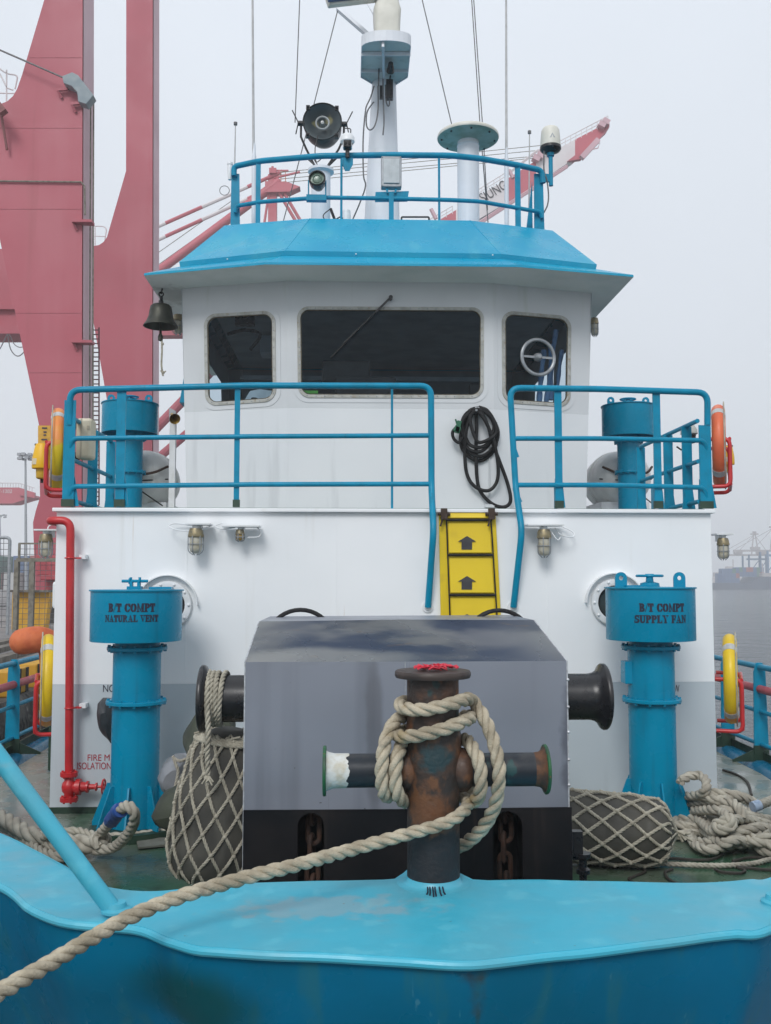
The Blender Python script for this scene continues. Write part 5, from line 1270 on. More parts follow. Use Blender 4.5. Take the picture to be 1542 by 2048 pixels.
lifebuoy(cUL, .70, buoy_m, 'orange topped lifebuoy fading to yellow, on the upper left railing'); lifebuoy(cUR, .72, buoy_o, 'all orange lifebuoy hanging on the upper right railing')
lifebuoy(cLL, .76, buoy_y, 'yellow lifebuoy low on the left side of the deckhouse, before the orange tube'); lifebuoy(cLR, .76, buoy_y, 'yellow lifebuoy low on the right side of the deckhouse, against the water')
holder(cUL, .70, -1, 'red tube holder round the upper left lifebuoy'); holder(cUR, .72, 1, 'red tube holder round the upper right orange lifebuoy')
holder(cLL, .76, -1, 'red tube holder round the lower left yellow lifebuoy'); holder(cLR, .76, 1, 'red tube holder round the lower right yellow lifebuoy')
# smoke floats
def float_light(px_, py0, py1, y, r, label):
    a = Yp(px_, py0, y); b = Yp(px_, py1, y); h = a.z - b.z; t = thing('marker_float', label, 'marker float', b, 'yellow man overboard floats')
    mb = MB(); mb.lathe([(0, h), (r * .62, h), (r * .74, h * .96), (r, h * .60), (r * 1.02, h * .36), (r * .98, h * .33), (0, h * .33)], b, n=28); mb.build('dome', yellowm, t)
    mb = MB(); mb.lathe([(0, .33 * h), (r * .62, .33 * h), (r * .58, .08 * h), (r * .4, .05 * h), (0, .05 * h)], b, n=24); mb.build('canister', mat('ochre_canister_' + str(px_), (.55, .33, .02), rough=.45, scale=9), t)
    mb = MB(); mb.lathe([(0, .05 * h), (r * .16, .05 * h), (r * .16, -.05 * h), (0, -.05 * h)], b, n=12); mb.build('plug', blackm, t)
    mb = MB(); mb.box(b + V((-r * .45, -r * .92, h * .5)), (r * .5, .006, h * .16)); mb.build('label_plate', cream, t, smooth=0)
    mb = MB(); mb.tube([b + V((-r * .8, 0, h * .98)), b + V((r * .8, 0, h * 1.0))], .01, 6); mb.build('clip', blackm, t)
float_light(84, 888, 962, 8.2, .085, 'yellow dome shaped marker float beside the upper left lifebuoy')
float_light(1457, 892, 948, 8.5, .055, 'small yellow marker float outside the upper right lifebuoy')
# cream box and lamp on the side railings
bx = Yp(172, 879, 8.1); t = thing('plastic_box', 'tall cream plastic box fixed inside the left corner of the upper railing', 'box', bx - V((0, 0, .17)))
mb = MB(); mb.box(bx, (.135, .16, .345)); mb.build('case', cream, t, smooth=0, bevel=.025)
mb = MB(); mb.box(bx + V((-.02, -.082, 0)), (.012, .006, .33)); mb.box(bx + V((.04, -.082, .09)), (.02, .012, .03)); mb.build('trim', mat('cream_trim', (.48, .43, .33), rough=.5), t, smooth=0)
mb = MB(); mb.box(bx + V((-.09, .02, .12)), (.06, .05, .06)); mb.box(bx + V((-.09, .02, -.14)), (.06, .05, .06)); mb.build('mount', blackm, t, smooth=0)
fl = Yp(1378, 868, 8.7); t = thing('deck_lamp', 'grey hooded lamp behind the right corner of the upper railing', 'lamp', fl - V((0, 0, .1)))
mb = MB(); mb.lathe([(0, .085), (.05, .08), (.075, .04), (.078, 0), (.06, -.01)], fl, n=24); mb.build('hood', mat('lamp_hood_grey', (.42, .43, .40), rough=.45), t)
mb = MB(); mb.lathe([(0, -.09), (.055, -.085), (.062, -.01), (0, -.01)], fl, n=20); mb.tube(catmull([fl + V((0, 0, -.08)), fl + V((-.06, 0, -.15)), fl + V((-.12, 0, -.12))]), .008, 6); mb.build('lamp_body', blackm, t)

# ------------------------------------------------------------------ life raft canisters and the bits behind the wheelhouse
for sgn, px_, lab in ((-1, 297, 'white liferaft canister with a rusty chain, left of the wheelhouse'), (1, 1232, 'white liferaft canister behind the right upper vent')):
    c = Yp(px_, 962, 12.0); t = thing('liferaft', lab, 'liferaft', V((c.x, c.y, ZD)), 'liferaft canisters on the upper deck'); r = .36
    mb = MB(); mb.lathe([(0, -.66), (r * .35, -.64), (r * .7, -.55), (r * .93, -.38), (r, -.2), (r, -.02), (r * 1.04, -.02), (r * 1.04, .02), (r, .02), (r, .2), (r * .93, .38), (r * .7, .55), (r * .35, .64), (0, .66)], c, (0, 1, 0), 36)
    mb.build('canister', mat('canister_white_' + str(px_), (.80, .80, .78), (.70, .70, .68), rough=.4, scale=4, streaks=[((.3, .24, .16), .5, 6, 2, .6, .75)]), t)
    mb = MB(); mb.tube(catmull([c + V((-r * .85, -.5, .12)), c + V((-.1, -.70, .0)), c + V((r * .5, -.66, .03)), c + V((r * .9, -.45, .13))]), .015, 6); mb.build('lashing_chain', rust, t)
    mb = MB(); mb.tube(catmull([c + V((-r * .9, -.42, -.02)), c + V((0, -.72, -.07)), c + V((r * .9, -.42, -.02))]), .008, 6); mb.tube([c + V((-.1, -.70, -.08)), c + V((.3, -.6, -.36))], .008, 6); mb.build('strap', blackm, t)
    mb = MB(); mb.box((c.x, c.y, ZD + (c.z - r - ZD) / 2 + .02), (.6, .8, max(.04, c.z - r - ZD + .08))); mb.build('cradle', white3, t, smooth=0)
hp = Yp(344, 1000, 11.4); t = thing('signal_post', 'white post with a small brass horn between the liferaft and the wheelhouse', 'post', V((hp.x, hp.y, ZD)))
mb = MB(); mb.box((hp.x, 11.4, (ZD + Yp(0, 842, 11.4).z) / 2), (.07, .07, Yp(0, 842, 11.4).z - ZD)); mb.build('column', white3, t, smooth=0)
mb = MB(); hh = Yp(346, 832, 11.3); mb.lathe([(0, -.06), (.02, -.06), (.03, .04), (.06, .10), (.065, .11)], hh, (.35, -.8, -.45), 20); mb.build('horn', mat('brass_horn', (.42, .28, .06), rough=.3, metal=.7), t)
mb = MB(); mb.prism([Yp(338, 815, 11.4), Yp(352, 822, 11.4), Yp(352, 830, 11.4), Yp(338, 842, 11.4)], (0, .02, 0)); mb.build('bracket', galv, t, smooth=0)
mb = MB(); mb.prism([Yp(359, 805, 12.5), Yp(370, 740, 12.5), Yp(380, 740, 12.5), Yp(380, 805, 12.5)], (0, .3, 0)); tag(mb.build('funnel_fairing', rail_blue, smooth=0), 'small blue pointed plate showing behind the left edge of the wheelhouse', 'fairing')

# ------------------------------------------------------------------ wheelhouse
YWH = 9.2; TN = math.tan(R_(15)); ZT = 4.77
wh = thing('wheelhouse', 'white wheelhouse with three dark windows under a bright blue roof', 'wheelhouse', (.08, 10.8, ZD))
xcl, xcr = Yp(575, 700, YWH).x, Yp(987, 700, YWH).x
LT = V((-2.015, YWH + (-.0 + xcl + 2.015) * TN, ZT)); RT = V((2.165, YWH + (2.165 - xcr) * TN, ZT))
LB = V((-1.92, YWH + (xcl + 1.92) * TN, ZD)); RB = V((2.065, YWH + (2.065 - xcr) * TN, ZD))
nC = V((0, -1, 0)); nL = V((-TN, -1, 0)).normalized(); nR = V((TN, -1, 0)).normalized()
zs = Yp(771, 817, YWH).z
def lz(a, b, z): return a.lerp(b, (z - a.z) / (b.z - a.z))
CLB, CLT, CRB, CRT = V((xcl, YWH, ZD)), V((xcl, YWH, ZT)), V((xcr, YWH, ZD)), V((xcr, YWH, ZT))
panels = [(LB, LT, CLB, CLT, nL, [(408, 629), (551, 621), (553, 803), (411, 813)]), (CLB, CLT, CRB, CRT, nC, [(594, 613), (968, 615), (967, 797), (596, 796)]), (CRB, CRT, RB, RT, nR, [(1003, 621), (1142, 633), (1140, 815), (1004, 806)])]
def rq(quad, inset, r, n=7):
    """rounded quad in photo pixels, counter-clockwise from the middle of its right side"""
    Wd = (quad[1][0] - quad[0][0] + quad[2][0] - quad[3][0]) / 2; Ht = (quad[3][1] - quad[0][1] + quad[2][1] - quad[1][1]) / 2
    x0, y0, x1, y1 = inset, inset, Wd - inset, Ht - inset; pts = [(x1, (y0 + y1) / 2)]
    for cx_, cy_, a0 in ((x1 - r, y0 + r, 0), (x0 + r, y0 + r, 90), (x0 + r, y1 - r, 180), (x1 - r, y1 - r, 270)):
        for k in range(n + 1):
            a = R_(a0 + 90 * k / n); pts.append((cx_ + r * math.cos(a), cy_ - r * math.sin(a)))
        if a0 == 90: pts.append((x0, (y0 + y1) / 2))
    out = []
    for x, y in pts:
        u, v = x / Wd, y / Ht
        X = (quad[0][0] * (1 - u) + quad[1][0] * u) * (1 - v) + (quad[3][0] * (1 - u) + quad[2][0] * u) * v
        Y = (quad[0][1] * (1 - u) + quad[1][1] * u) * (1 - v) + (quad[3][1] * (1 - u) + quad[2][1] * u) * v
        out.append((X, Y))
    return out
for i, (B0, T0, B1, T1, nn, quad) in enumerate(panels):
    p0 = CLB if i < 2 else CRB
    a, b = lz(B0, T0, zs), lz(B1, T1, zs); back = -nn * .05
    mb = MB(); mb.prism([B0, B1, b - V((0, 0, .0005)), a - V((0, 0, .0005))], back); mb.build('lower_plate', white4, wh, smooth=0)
    hole = [hit(x, y, p0, nn) for x, y in rq(quad, 5, 20)]; n = len(hole); li = 1 + 8 + 8
    zm = hole[0].z; pl_, pr_ = lz(B0, T0, hole[li].z), lz(B1, T1, hole[0].z)
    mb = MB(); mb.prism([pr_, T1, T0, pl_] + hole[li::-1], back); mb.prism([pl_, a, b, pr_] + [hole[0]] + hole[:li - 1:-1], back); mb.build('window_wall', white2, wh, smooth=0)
    fo = [hit(x, y, p0, nn) + nn * .001 for x, y in rq(quad, 0, 24)]; fi = [hit(x, y, p0, nn) + nn * .001 for x, y in rq(quad, 6.5, 18)]
    mb = MB(); mb.ring([p + nn * .012 for p in fo], [p + nn * .012 for p in fi], -nn * .012)
    wd_ = mb.build('window', framem, wh, smooth=0, bevel=.003)
    # the welded coaming outside the frame
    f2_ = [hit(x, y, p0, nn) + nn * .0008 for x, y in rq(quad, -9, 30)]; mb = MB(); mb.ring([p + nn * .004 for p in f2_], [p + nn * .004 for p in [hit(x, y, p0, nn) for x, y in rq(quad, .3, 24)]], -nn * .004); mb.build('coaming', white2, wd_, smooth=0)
    mb = MB(); mid = [hit(x, y, p0, nn) + nn * .0125 for x, y in rq(quad, 3.6, 21, 4)]; mid = resample(mid + [mid[0]], .085)
    for p in mid: mb.ball(p, .0075, 6)
    mb.build('bolts', galv, wd_)
    si = [hit(x, y, p0, nn) + nn * .004 for x, y in rq(quad, 6.3, 18)]; sj = []
    for k, (x, y) in enumerate(rq(quad, 8.3, 16)): sj.append(hit(x, y, p0, nn) + nn * (.004 + .003 * mnoise.noise(V((x * .2, y * .2, 0)))) + V((1, 0, 0)) * .006 * mnoise.noise(V((x * .11, y * .11, 5))))
    mb = MB(); mb.ring(si, sj, -nn * .01); mb.build('sealant', rubberline, wd_, smooth=0)
    gp = [hit(x, y, p0, nn) - nn * .012 for x, y in rq(quad, 6, 18)]
    mb = MB(); mb.add(gp, [tuple(range(len(gp)))]); mb.build('glass', pane, wd_, smooth=0)
    if i == 2:  # clear view screen
        c = hit(1075, 715, p0, nn) + nn * .012; mb = MB(); mb.torus(c, nn, w(36, YWH + .2), .019, 48, 10)
        u_ = V((0, 0, 1)).cross(nn).normalized(); mb.bar(c - u_ * .17, c + u_ * .17, .022, .012, (0, 0, 1)); mb.lathe([(0, -.02), (.045, -.02), (.04, .02), (.02, .045), (0, .05)], c, nn, 20); mb.build('clear_view_screen', galv, wd_)
    if i == 1:
        mb = MB(); a_, b_ = hit(781, 598, p0, nn) + nn * .05, hit(686, 690, p0, nn) + nn * .035; m__ = a_.lerp(b_, .32)
        mb.bar(a_, m__, .019, .016); mb.tube([m__, b_], .007, 8); mb.lathe([(0, -.05), (.02, -.05), (.02, .02), (0, .02)], a_, nn, 12); wp = mb.build('wiper', black, wd_, smooth=0)
        mb = MB(); b2 = hit(662, 716, p0, nn) + nn * .022; mb.bar(m__ + (b_ - m__) * .5 + nn * -.008, b2, .012, .02); mb.build('wiper_blade', blackm, wd_, smooth=0)
# sides, back, interior
YB2 = 13.2
mb = MB()
for (b_, t_) in ((LB, LT), (RB, RT)):
    Q = lambda y, z: V((b_.x + (t_.x - b_.x) * (z - ZD) / (ZT - ZD), y, z))
    ya, yz_ = b_.y + .012, YB2
    for (y0_, y1_, z0_, z1_) in ((ya, yz_, ZD, 3.55), (ya, yz_, 4.42, ZT), (ya, ya + .35, 3.55, 4.42), (ya + 1.5, ya + 1.75, 3.55, 4.42), (ya + 2.9, yz_, 3.55, 4.42)): mb.add([Q(y0_, z0_), Q(y1_, z0_), Q(y1_, z1_), Q(y0_, z1_)], [(0, 1, 2, 3)])  # unseen side openings, added to let daylight into the cabin
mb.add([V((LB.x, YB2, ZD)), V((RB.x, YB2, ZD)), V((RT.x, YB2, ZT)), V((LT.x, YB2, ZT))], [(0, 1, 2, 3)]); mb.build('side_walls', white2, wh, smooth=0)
mb = MB()
mb.box((.08, 12.9, 3.6), (3.7, .04, 2.2)); mb.box((.08, 11.2, 4.72), (3.7, 3.2, .04)); mb.box((.08, 11.2, ZD + .05), (3.7, 3.2, .04)); mb.build('lining', interior, wh, smooth=0)
mb = MB(); mb.box((.0, 9.65, 3.15), (2.6, .5, 1.0)); mb.box((-.15, 9.75, 3.78), (.62, .3, .26)); mb.box((-.35, 9.8, 3.98), (.5, .25, .22)); mb.box((.55, 9.7, 3.68), (.4, .3, .1)); mb.box((1.02, 9.9, 3.75), (.14, .14, .3)); mb.build('console', console, wh, smooth=0, bevel=.02)
mb = MB(); mb.box((.6, 12.7, 3.9), (.9, .3, .8)); mb.box((-.7, 12.7, 3.9), (.7, .3, .8)); mb.box((-1.2, 11, 4.55), (.3, .3, .2)); mb.box((0, 12, 4.4), (3.4, .05, .05)); mb.build('rear_cabinet', mat('cabinet_grey', (.38, .46, .52), rough=.5), wh, smooth=0)
mb = MB()
for k, (px_, py0, py1, wd) in enumerate(((1088, 700, 806, 9), (1102, 690, 806, 8), (1112, 660, 800, 8), (1124, 700, 800, 7))):
    a_, b_ = hit(px_, py0, CRB + V((0, .14, 0)), nR), hit(px_ - 10, py1, CRB + V((0, .14, 0)), nR)
    mb.tube(catmull([a_, a_.lerp(b_, .5) + V((.02 * math.sin(k * 2), .02, 0)), b_]), [w(wd, 9.4) * .6 * (1 + .2 * math.sin(j)) for j in range(17)], 8)
mb.build('curtain', clothb, wh)
mb = MB(); q_ = [hit(x, y, CLB + V((0, .12, 0)), nL) for x, y in ((488, 802), (500, 782), (520, 778), (547, 782), (547, 802))]; mb.prism(q_, (.02, .06, 0)); mb.build('white_paper', clothw, wh, smooth=0)
mb = MB(); mb.tube(catmull([hit(455, 668, CLB + V((0, .6, 0)), nL), hit(490, 660, CLB + V((0, .6, 0)), nL), hit(520, 670, CLB + V((0, .6, 0)), nL), hit(500, 700, CLB + V((0, .6, 0)), nL)]), .02, 6); mb.box(hit(490, 640, CLB + V((0, .6, 0)), nL), (.2, .1, .12)); mb.build('ceiling_fan', black, wh)
mb = MB(); mb.box(Yp(620, 786, 9.33), (.16, .1, .03)); mb.build('green_pad', mat('green_pad_plastic', (.14, .5, .05), rough=.5), wh, smooth=0)
# roof: eave, fascia step, sloping top
E = [Zp(288, 551, ZT), Zp(530, 529, ZT), Zp(1035, 534, ZT), Zp(1267, 554, ZT)]
S1 = [Zp(361, 533, 4.90), Zp(571, 511, 4.90), Zp(1000, 517, 4.90), Zp(1191, 538, 4.90)]
TZ = 5.5; Tt = [Zp(449, 451, TZ), Zp(620, 437, TZ), Zp(940, 441, TZ), Zp(1105, 461, TZ)]
YBK2 = 13.6
def ring6(r, xi=0, z=None): 
    r = [p.copy() for p in r]
    return r + [V((r[3].x + xi, YBK2, r[3].z)), V((r[0].x - xi, YBK2, r[0].z))]
up = lambda r, dz, g=0: [V((p.x + (g if p.x > 0 else -g), p.y - g, p.z + dz)) for p in r]
mb = MB(); mb.loft([ring6(up(E, .0)), ring6(up(E, .022))]); mb.loft([ring6(up(E, .022)), ring6(S1)]); mb.build('eave', roof_blue, wh, smooth=0)
mb = MB(); mb.loft([ring6(up(S1, -.002, .004)), ring6(up(S1, .042, .012))]); mb.loft([ring6(up(S1, .042, .012)), ring6(Tt)]); mb.add(ring6(Tt), [tuple(range(6))]); mb.build('roof_top', roof_blue, wh, smooth=0)
mb = MB(); Ei = up(E, -.001); mb.loft([ring6(Ei), [LT + V((0, 0, -.001)), CLT + V((0, 0, -.001)), CRT + V((0, 0, -.001)), RT + V((0, 0, -.001)), V((RT.x, YB2, ZT)), V((LT.x, YB2, ZT))]]); mb.build('soffit', soffit, wh, smooth=0)
mb = MB()
for a_, b_ in ((S1[1], Tt[1]), (S1[2], Tt[2])): mb.tube([a_ + V((0, 0, .05)), b_], .005, 6)
mb.build('roof_seam', roof_blue, wh)
mb = MB()
for q in ((712, 511), (985, 513), (756, 519), (455, 521)): mb.ball(Zp(q[0], q[1], 4.91) + V((0, -.012, .01)), .008, 8)
mb.build('roof_studs', white3, wh)

# ------------------------------------------------------------------ bell, hose
bt = Yp(322, 610, 9.45); bell = thing('ship_bell', 'dark bronze ship bell with a knotted lanyard under the left eave', 'bell', Yp(322, 655, 9.45))
h = bt.z - Yp(322, 653, 9.45).z
mb = MB(); mb.lathe([(0, 0), (.085, -.0), (.105, -.02), (.112, -.06), (.122, -h * .55), (.142, -h * .78), (.165, -h * .93), (.172, -h), (.160, -h), (.13, -h * .8), (.10, -h * .4)], bt, n=40); mb.build('bell_body', bronze, bell, smooth=50)
mb = MB(); mb.lathe([(0, 0), (.025, 0), (.025, .04), (.018, .05), (.018, .09), (0, .09)], bt, n=16); mb.torus(bt + V((0, 0, .11)), (0, 1, 0), .022, .008, 20, 6); mb.tube([bt + V((0, 0, .12)), V((bt.x, bt.y + .05, ZT))], .010, 8); mb.build('hanger', black, bell)
mb = MB(); mb.lathe([(0, 0), (.012, 0), (.012, -.12), (.026, -.15), (.024, -.19), (0, -.2)], bt + V((0, 0, -h * .78)), n=14); mb.build('clapper', bronze, bell)
ln = [Yp(323, 668, 9.45), Yp(324, 700, 9.45), Yp(323, 730, 9.45), Yp(326, 752, 9.45)]
mb = MB(); mb.rope(catmull(ln, 8), .010); mb.ball(Yp(325, 688, 9.45), .016, 8); mb.ball(ln[-1] + V((0, 0, .035)), .019, 8)
mb.tube([ln[-1] + V((0, 0, .03)), ln[-1] + V((-.025, 0, .055))], .007, 6); mb.tube([ln[-1] + V((0, 0, .03)), ln[-1] + V((.028, 0, .05))], .007, 6); mb.build('lanyard', netrope, bell)
hs = thing('hose', 'coiled black water hose with a green nozzle on the wheelhouse front', 'hose', Yp(955, 1010, 9.15))
mb = MB(); rh = .0175
def HP(x, y, d): return Yp(x, y, YWH - d)
lp = []
for k in range(4):
    rx, ry, cx_, cy_ = 38 - 1.5 * k, 54 - 5.5 * k, 957 + 3 * math.sin(k * 2), 868 - 3.5 * k
    for j in range(12):
        a = -math.pi / 2 + 2 * math.pi * j / 12; lp.append(HP(cx_ + rx * math.cos(a) * (.93 + .09 * math.sin(3 * a + k)), cy_ + ry * math.sin(a), .03 + .02 * k + .012 * math.sin(j + k)))
mb.tube(catmull(lp, 5), rh, 10)
mb.tube(catmull([HP(952, 822, .06), HP(953, 850, .07), HP(952, 900, .06), HP(954, 955, .05), HP(962, 985, .05), HP(985, 1008, .04), HP(1008, 1014, .04), HP(1021, 1002, .05), HP(1016, 970, .05), HP(1000, 925, .06), HP(985, 885, .08), HP(975, 850, .1), HP(955, 818, .10), HP(935, 850, .11), HP(930, 900, .07), HP(932, 940, .06), HP(942, 965, .06), HP(960, 979, .07), HP(980, 980, .07), HP(994, 962, .07), HP(996, 930, .08), HP(988, 885, .10), HP(972, 845, .12), HP(955, 824, .12), HP(940, 835, .13), HP(948, 870, .13), HP(960, 885, .13), HP(990, 870, .12), HP(991, 845, .12)], 8), rh, 10)
mb.tube(catmull([HP(925, 875, .1), HP(918, 885, .1), HP(908, 878, .1), HP(905, 865, .1), HP(911, 856, .1)], 6), rh * .9, 10); mb.build('coils', blackm, hs)
mb = MB(); a_ = HP(913, 866, .12); mb.bar(a_, HP(919, 842, .12), .045, .04); mb.bar(HP(908, 856, .12), HP(920, 862, .12), .06, .04); mb.tube([HP(915, 852, .12), HP(911, 838, .13)], .009, 6); mb.build('nozzle', mat('green_nozzle', (.012, .12, .06), rough=.4), hs, smooth=0, bevel=.008)
mb = MB(); mb.box(HP(953, 822, .05), (.04, .12, .06)); mb.tube([HP(953, 820, .0), HP(953, 820, .16)], .012, 8); mb.build('hook', galv, hs, smooth=0)
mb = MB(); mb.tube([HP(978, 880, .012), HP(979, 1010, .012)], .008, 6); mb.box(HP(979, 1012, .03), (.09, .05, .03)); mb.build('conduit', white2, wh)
# ------------------------------------------------------------------ roof rail and the gear on the roof
def yr(px_):
    if px_ < 620: return 9.74 + (620 - px_) * .0021
    if px_ > 940: return 9.76 + (px_ - 940) * .0021
    return 9.75
RP = lambda a, b, d=0: Yp(a, b, yr(a) + d)
rt = thing('roof_railing', 'blue railing along the front of the wheelhouse roof', 'railing', V((.1, 9.75, TZ)))
mb = MB(); mb.tube(rnd([RP(468, 352), RP(468, 333), RP(520, 322), RP(640, 312), RP(780, 310), RP(900, 311), RP(960, 317), RP(1035, 330), RP(1084, 341), RP(1086, 366)], .07), .031, 14); mb.build('top_rail', rail_blue, rt, smooth=60)
mb = MB(); mb.tube(rnd([RP(470, 425), RP(473, 412), RP(520, 404), RP(640, 395), RP(780, 397), RP(900, 400), RP(960, 403), RP(1035, 416), RP(1080, 424), RP(1084, 436)], .05), .022, 12); mb.build('lower_rail', rail_blue, rt, smooth=60)
for px_, py, wd in ((517, 324, .05), (1035, 332, .06)):
    mb = MB(); a = RP(px_, py); mb.box((a.x, a.y, (a.z + TZ) / 2), (wd, .014, a.z - TZ)); mb.build('post', rail_blue, rt, smooth=0)
for px_, py in ((683, 312), (878, 312)):
    mb = MB(); a = RP(px_, py); mb.cyl((a.x, a.y, TZ), a, .0125, n=8); mb.build('post', rail_blue, rt)
for px_, py0, wd in ((471, 345, 20), (1079, 345, 22)):
    mb = MB(); a = RP(px_, py0); ww = w(wd, a.y); mb.prism([V((a.x - ww / 2, a.y + .03, TZ - .05)), V((a.x + ww / 2, a.y + .03, TZ - .05)), V((a.x + ww / 2 - .015, a.y + .03, a.z)), V((a.x - ww / 2 + .005, a.y + .03, a.z))], (0, .02, 0))
    if px_ > 900: mb.prism([V((a.x - .16, a.y + .12, TZ - .05)), V((a.x - ww / 2, a.y + .12, TZ - .05)), V((a.x - ww / 2, a.y + .12, a.z - .05))], (0, .02, 0))
    mb.build('end_plate', rail_blue, rt, smooth=0)
# flood light on its stub
fp = RP(783, 342, -.06); t = thing('floodlight', 'square grey floodlight facing forward on the middle of the roof rail', 'floodlight', V((fp.x, fp.y, TZ)))
mb = MB(); mb.box(fp + V((0, .06, 0)), (.215, .10, .335)); mb.build('housing', galv, t, smooth=0, bevel=.012)
mb = MB(); mb.box(fp + V((0, .004, .0)), (.165, .016, .26)); mb.build('lens', mat('floodlight_lens', (.50, .54, .56), (.42, .46, .48), rough=.25, scale=6, waves=((90, 90, 6), .4)), t, smooth=0, bevel=.004)
mb = MB()
for s_ in (-.095, .095):
    for q in (-.155, .155): mb.ball(fp + V((s_, .008, q)), .008, 6)
mb.build('screws', galv, t)
mb = MB(); z0 = RP(783, 386).z; mb.box((fp.x, fp.y + .06, (TZ - .03 + z0) / 2), (.05, .05, z0 - TZ + .03)); mb.prism([RP(751, 384), RP(818, 382), RP(815, 402), RP(750, 403)], (0, .02, 0)); mb.bar(fp + V((-.05, .04, -.17)), fp + V((-.04, .04, -.22)), .02, .01); mb.bar(fp + V((.05, .04, -.17)), fp + V((.04, .04, -.22)), .02, .01); mb.build('mount', rail_blue, t, smooth=0)
# horn lamp on the lower rail
hl = RP(634, 356, -.12); t = thing('signal_lamp', 'small round black signal lamp with green lens below the searchlight', 'lamp', hl - V((0, 0, .09)))
mb = MB(); mb.lathe([(0, .20), (.05, .19), (.085, .10), (.09, .0), (.075, -.012), (.072, .03)], hl, (0.06, 1, -.1), 32); mb.build('housing', black, t)
mb = MB(); mb.lathe([(0, .012), (.02, .010), (.045, .018), (.072, .02)], hl, (0.06, 1, -.1), 28); mb.torus(hl + V((0, .012, 0)), (0, 1, 0), .042, .005, 24, 6); mb.build('lens', mat('green_lamp_lens', (.14, .22, .17), (.08, .13, .1), rough=.2, scale=12), t)
mb = MB()
for sx in (-.09, .09): mb.tube(rnd([hl + V((sx, .06, 0)), hl + V((sx, .06, -.17)), hl + V((sx * .6, .06, -.21))], .03), .007, 6)
mb.box(RP(633, 397, -.035) , (.21, .07, .06)); mb.build('yoke', rail_blue, t)
# searchlight on a white column
YSL = 10.7; sc = Yp(645, 246, YSL); t = thing('searchlight', 'big round black searchlight on a white column on the wheelhouse roof', 'searchlight', V((sc.x, YSL, TZ)))
axs = V((-.04, -1.0, .02)).normalized(); r = .222
mb = MB(); mb.lathe([(0, -.38), (r * .4, -.37), (r * .75, -.30), (r * .95, -.18), (r, -.05), (r, .02), (r * 1.03, .02), (r * 1.03, .04), (r * .985, .045), (r * .98, .0)], sc, axs, 44); mb.build('drum', lampblack, t, smooth=45)
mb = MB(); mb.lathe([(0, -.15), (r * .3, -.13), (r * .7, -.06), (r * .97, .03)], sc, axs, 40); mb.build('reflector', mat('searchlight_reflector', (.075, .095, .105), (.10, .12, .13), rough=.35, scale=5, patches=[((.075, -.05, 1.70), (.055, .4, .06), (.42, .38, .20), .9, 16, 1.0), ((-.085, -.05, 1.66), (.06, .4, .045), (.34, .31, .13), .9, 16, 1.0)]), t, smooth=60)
mb = MB(); mb.lathe([(0, .02), (.02, .018), (.026, -.02), (.026, -.10)], sc, axs, 20); mb.torus(sc, axs, .075, .012, 32, 8); mb.build('bulb', mat('bulb_glass', (.36, .38, .38), rough=.15, scale=9), t)
mb = MB()
for k in range(4):
    a = R_(45 + 90 * k); x_ = V((1, 0, 0)); y_ = axs.cross(x_).normalized(); p = sc + axs * .02 + (x_ * math.cos(a) + y_ * math.sin(a)) * r * 1.06; mb.box(p, (.045, .05, .05)); mb.ball(p + axs * .03, .018, 8)
mb.build('clamps', black, t)
mb = MB(); base = Yp(642, 340, YSL); 
for sx in (-1, 1):
    e = sc + V((sx * r * 1.12, 0, -.01)); mb.tube([e, e + V((0, 0, -.16)), e + V((-sx * .06, 0, -.30)), base + V((sx * .06, 0, .02))], .013, 8); mb.lathe([(0, -.04), (.03, -.04), (.03, .04), (0, .04)], e, (1, 0, 0), 12); mb.tube([e + V((sx * .06, 0, -.13)), e + V((sx * .03, -.02, 0)), e + V((sx * .1, -.03, .14))], .007, 6)
mb.tube([base + V((-.2, 0, .17)), base + V((-.02, -.03, .0))], .01, 6); mb.tube([base + V((.23, 0, .2)), base + V((.05, -.03, .0))], .012, 6)
mb.tube(catmull([sc + V((-.05, -.1, -.2)), sc + V((-.08, -.1, -.35)), base + V((-.05, -.1, .05)), base + V((.02, -.1, .12)), base + V((-.08, -.1, .1)), base]), .006, 6); mb.build('yoke', black, t)
mb = MB(); mb.lathe([(0, .0), (.105, 0), (.11, .01), (.11, base.z - TZ - .05), (.15, base.z - TZ - .03), (.15, base.z - TZ), (0, base.z - TZ + .01)], V((base.x, YSL, TZ)), n=32); mb.build('column', mastw, t)
# CCTV camera on a bracket
cc = RP(695, 284, -.05); t = thing('security_camera', 'white security camera beside the searchlight, on a blue rail bracket', 'camera', RP(695, 320, -.05))
mb = MB(); mb.lathe([(0, .085), (.05, .08), (.072, .05), (.076, -.0), (.06, -.02)], cc, n=24); mb.build('hood', white3, t)
mb = MB(); mb.box(cc + V((0, -.02, -.045)), (.085, .10, .085)); mb.build('camera_body', black, t, smooth=0, bevel=.015)
mb = MB(); mb.box(cc + V((0, -.01, -.045)), (.10, .10, .075)); mb.build('camera_shell', white3, t, smooth=0, bevel=.02)
mb = MB()
for s_ in (-.022, .022): mb.lathe([(0, .01), (.016, .008), (.018, 0)], cc + V((s_, -.07, -.045)), (0, -1, 0), 14)
mb.build('lenses', blackm, t)
mb = MB(); mb.tube([cc + V((0, 0, -.08)), cc + V((0, 0, -.17))], .022, 10); mb.tube(catmull([cc + V((.03, 0, .08)), cc + V((.03, 0, .14)), cc + V((-.03, 0, .15))]), .006, 6); mb.build('stem', black, t)
mb = MB(); mb.prism([RP(683, 315, -.02), RP(706, 315, -.02), RP(706, 328, -.02), RP(699, 341, -.02), RP(690, 341, -.02), RP(684, 328, -.02)], (0, .015, 0)); mb.build('bracket', rail_blue, t, smooth=0)
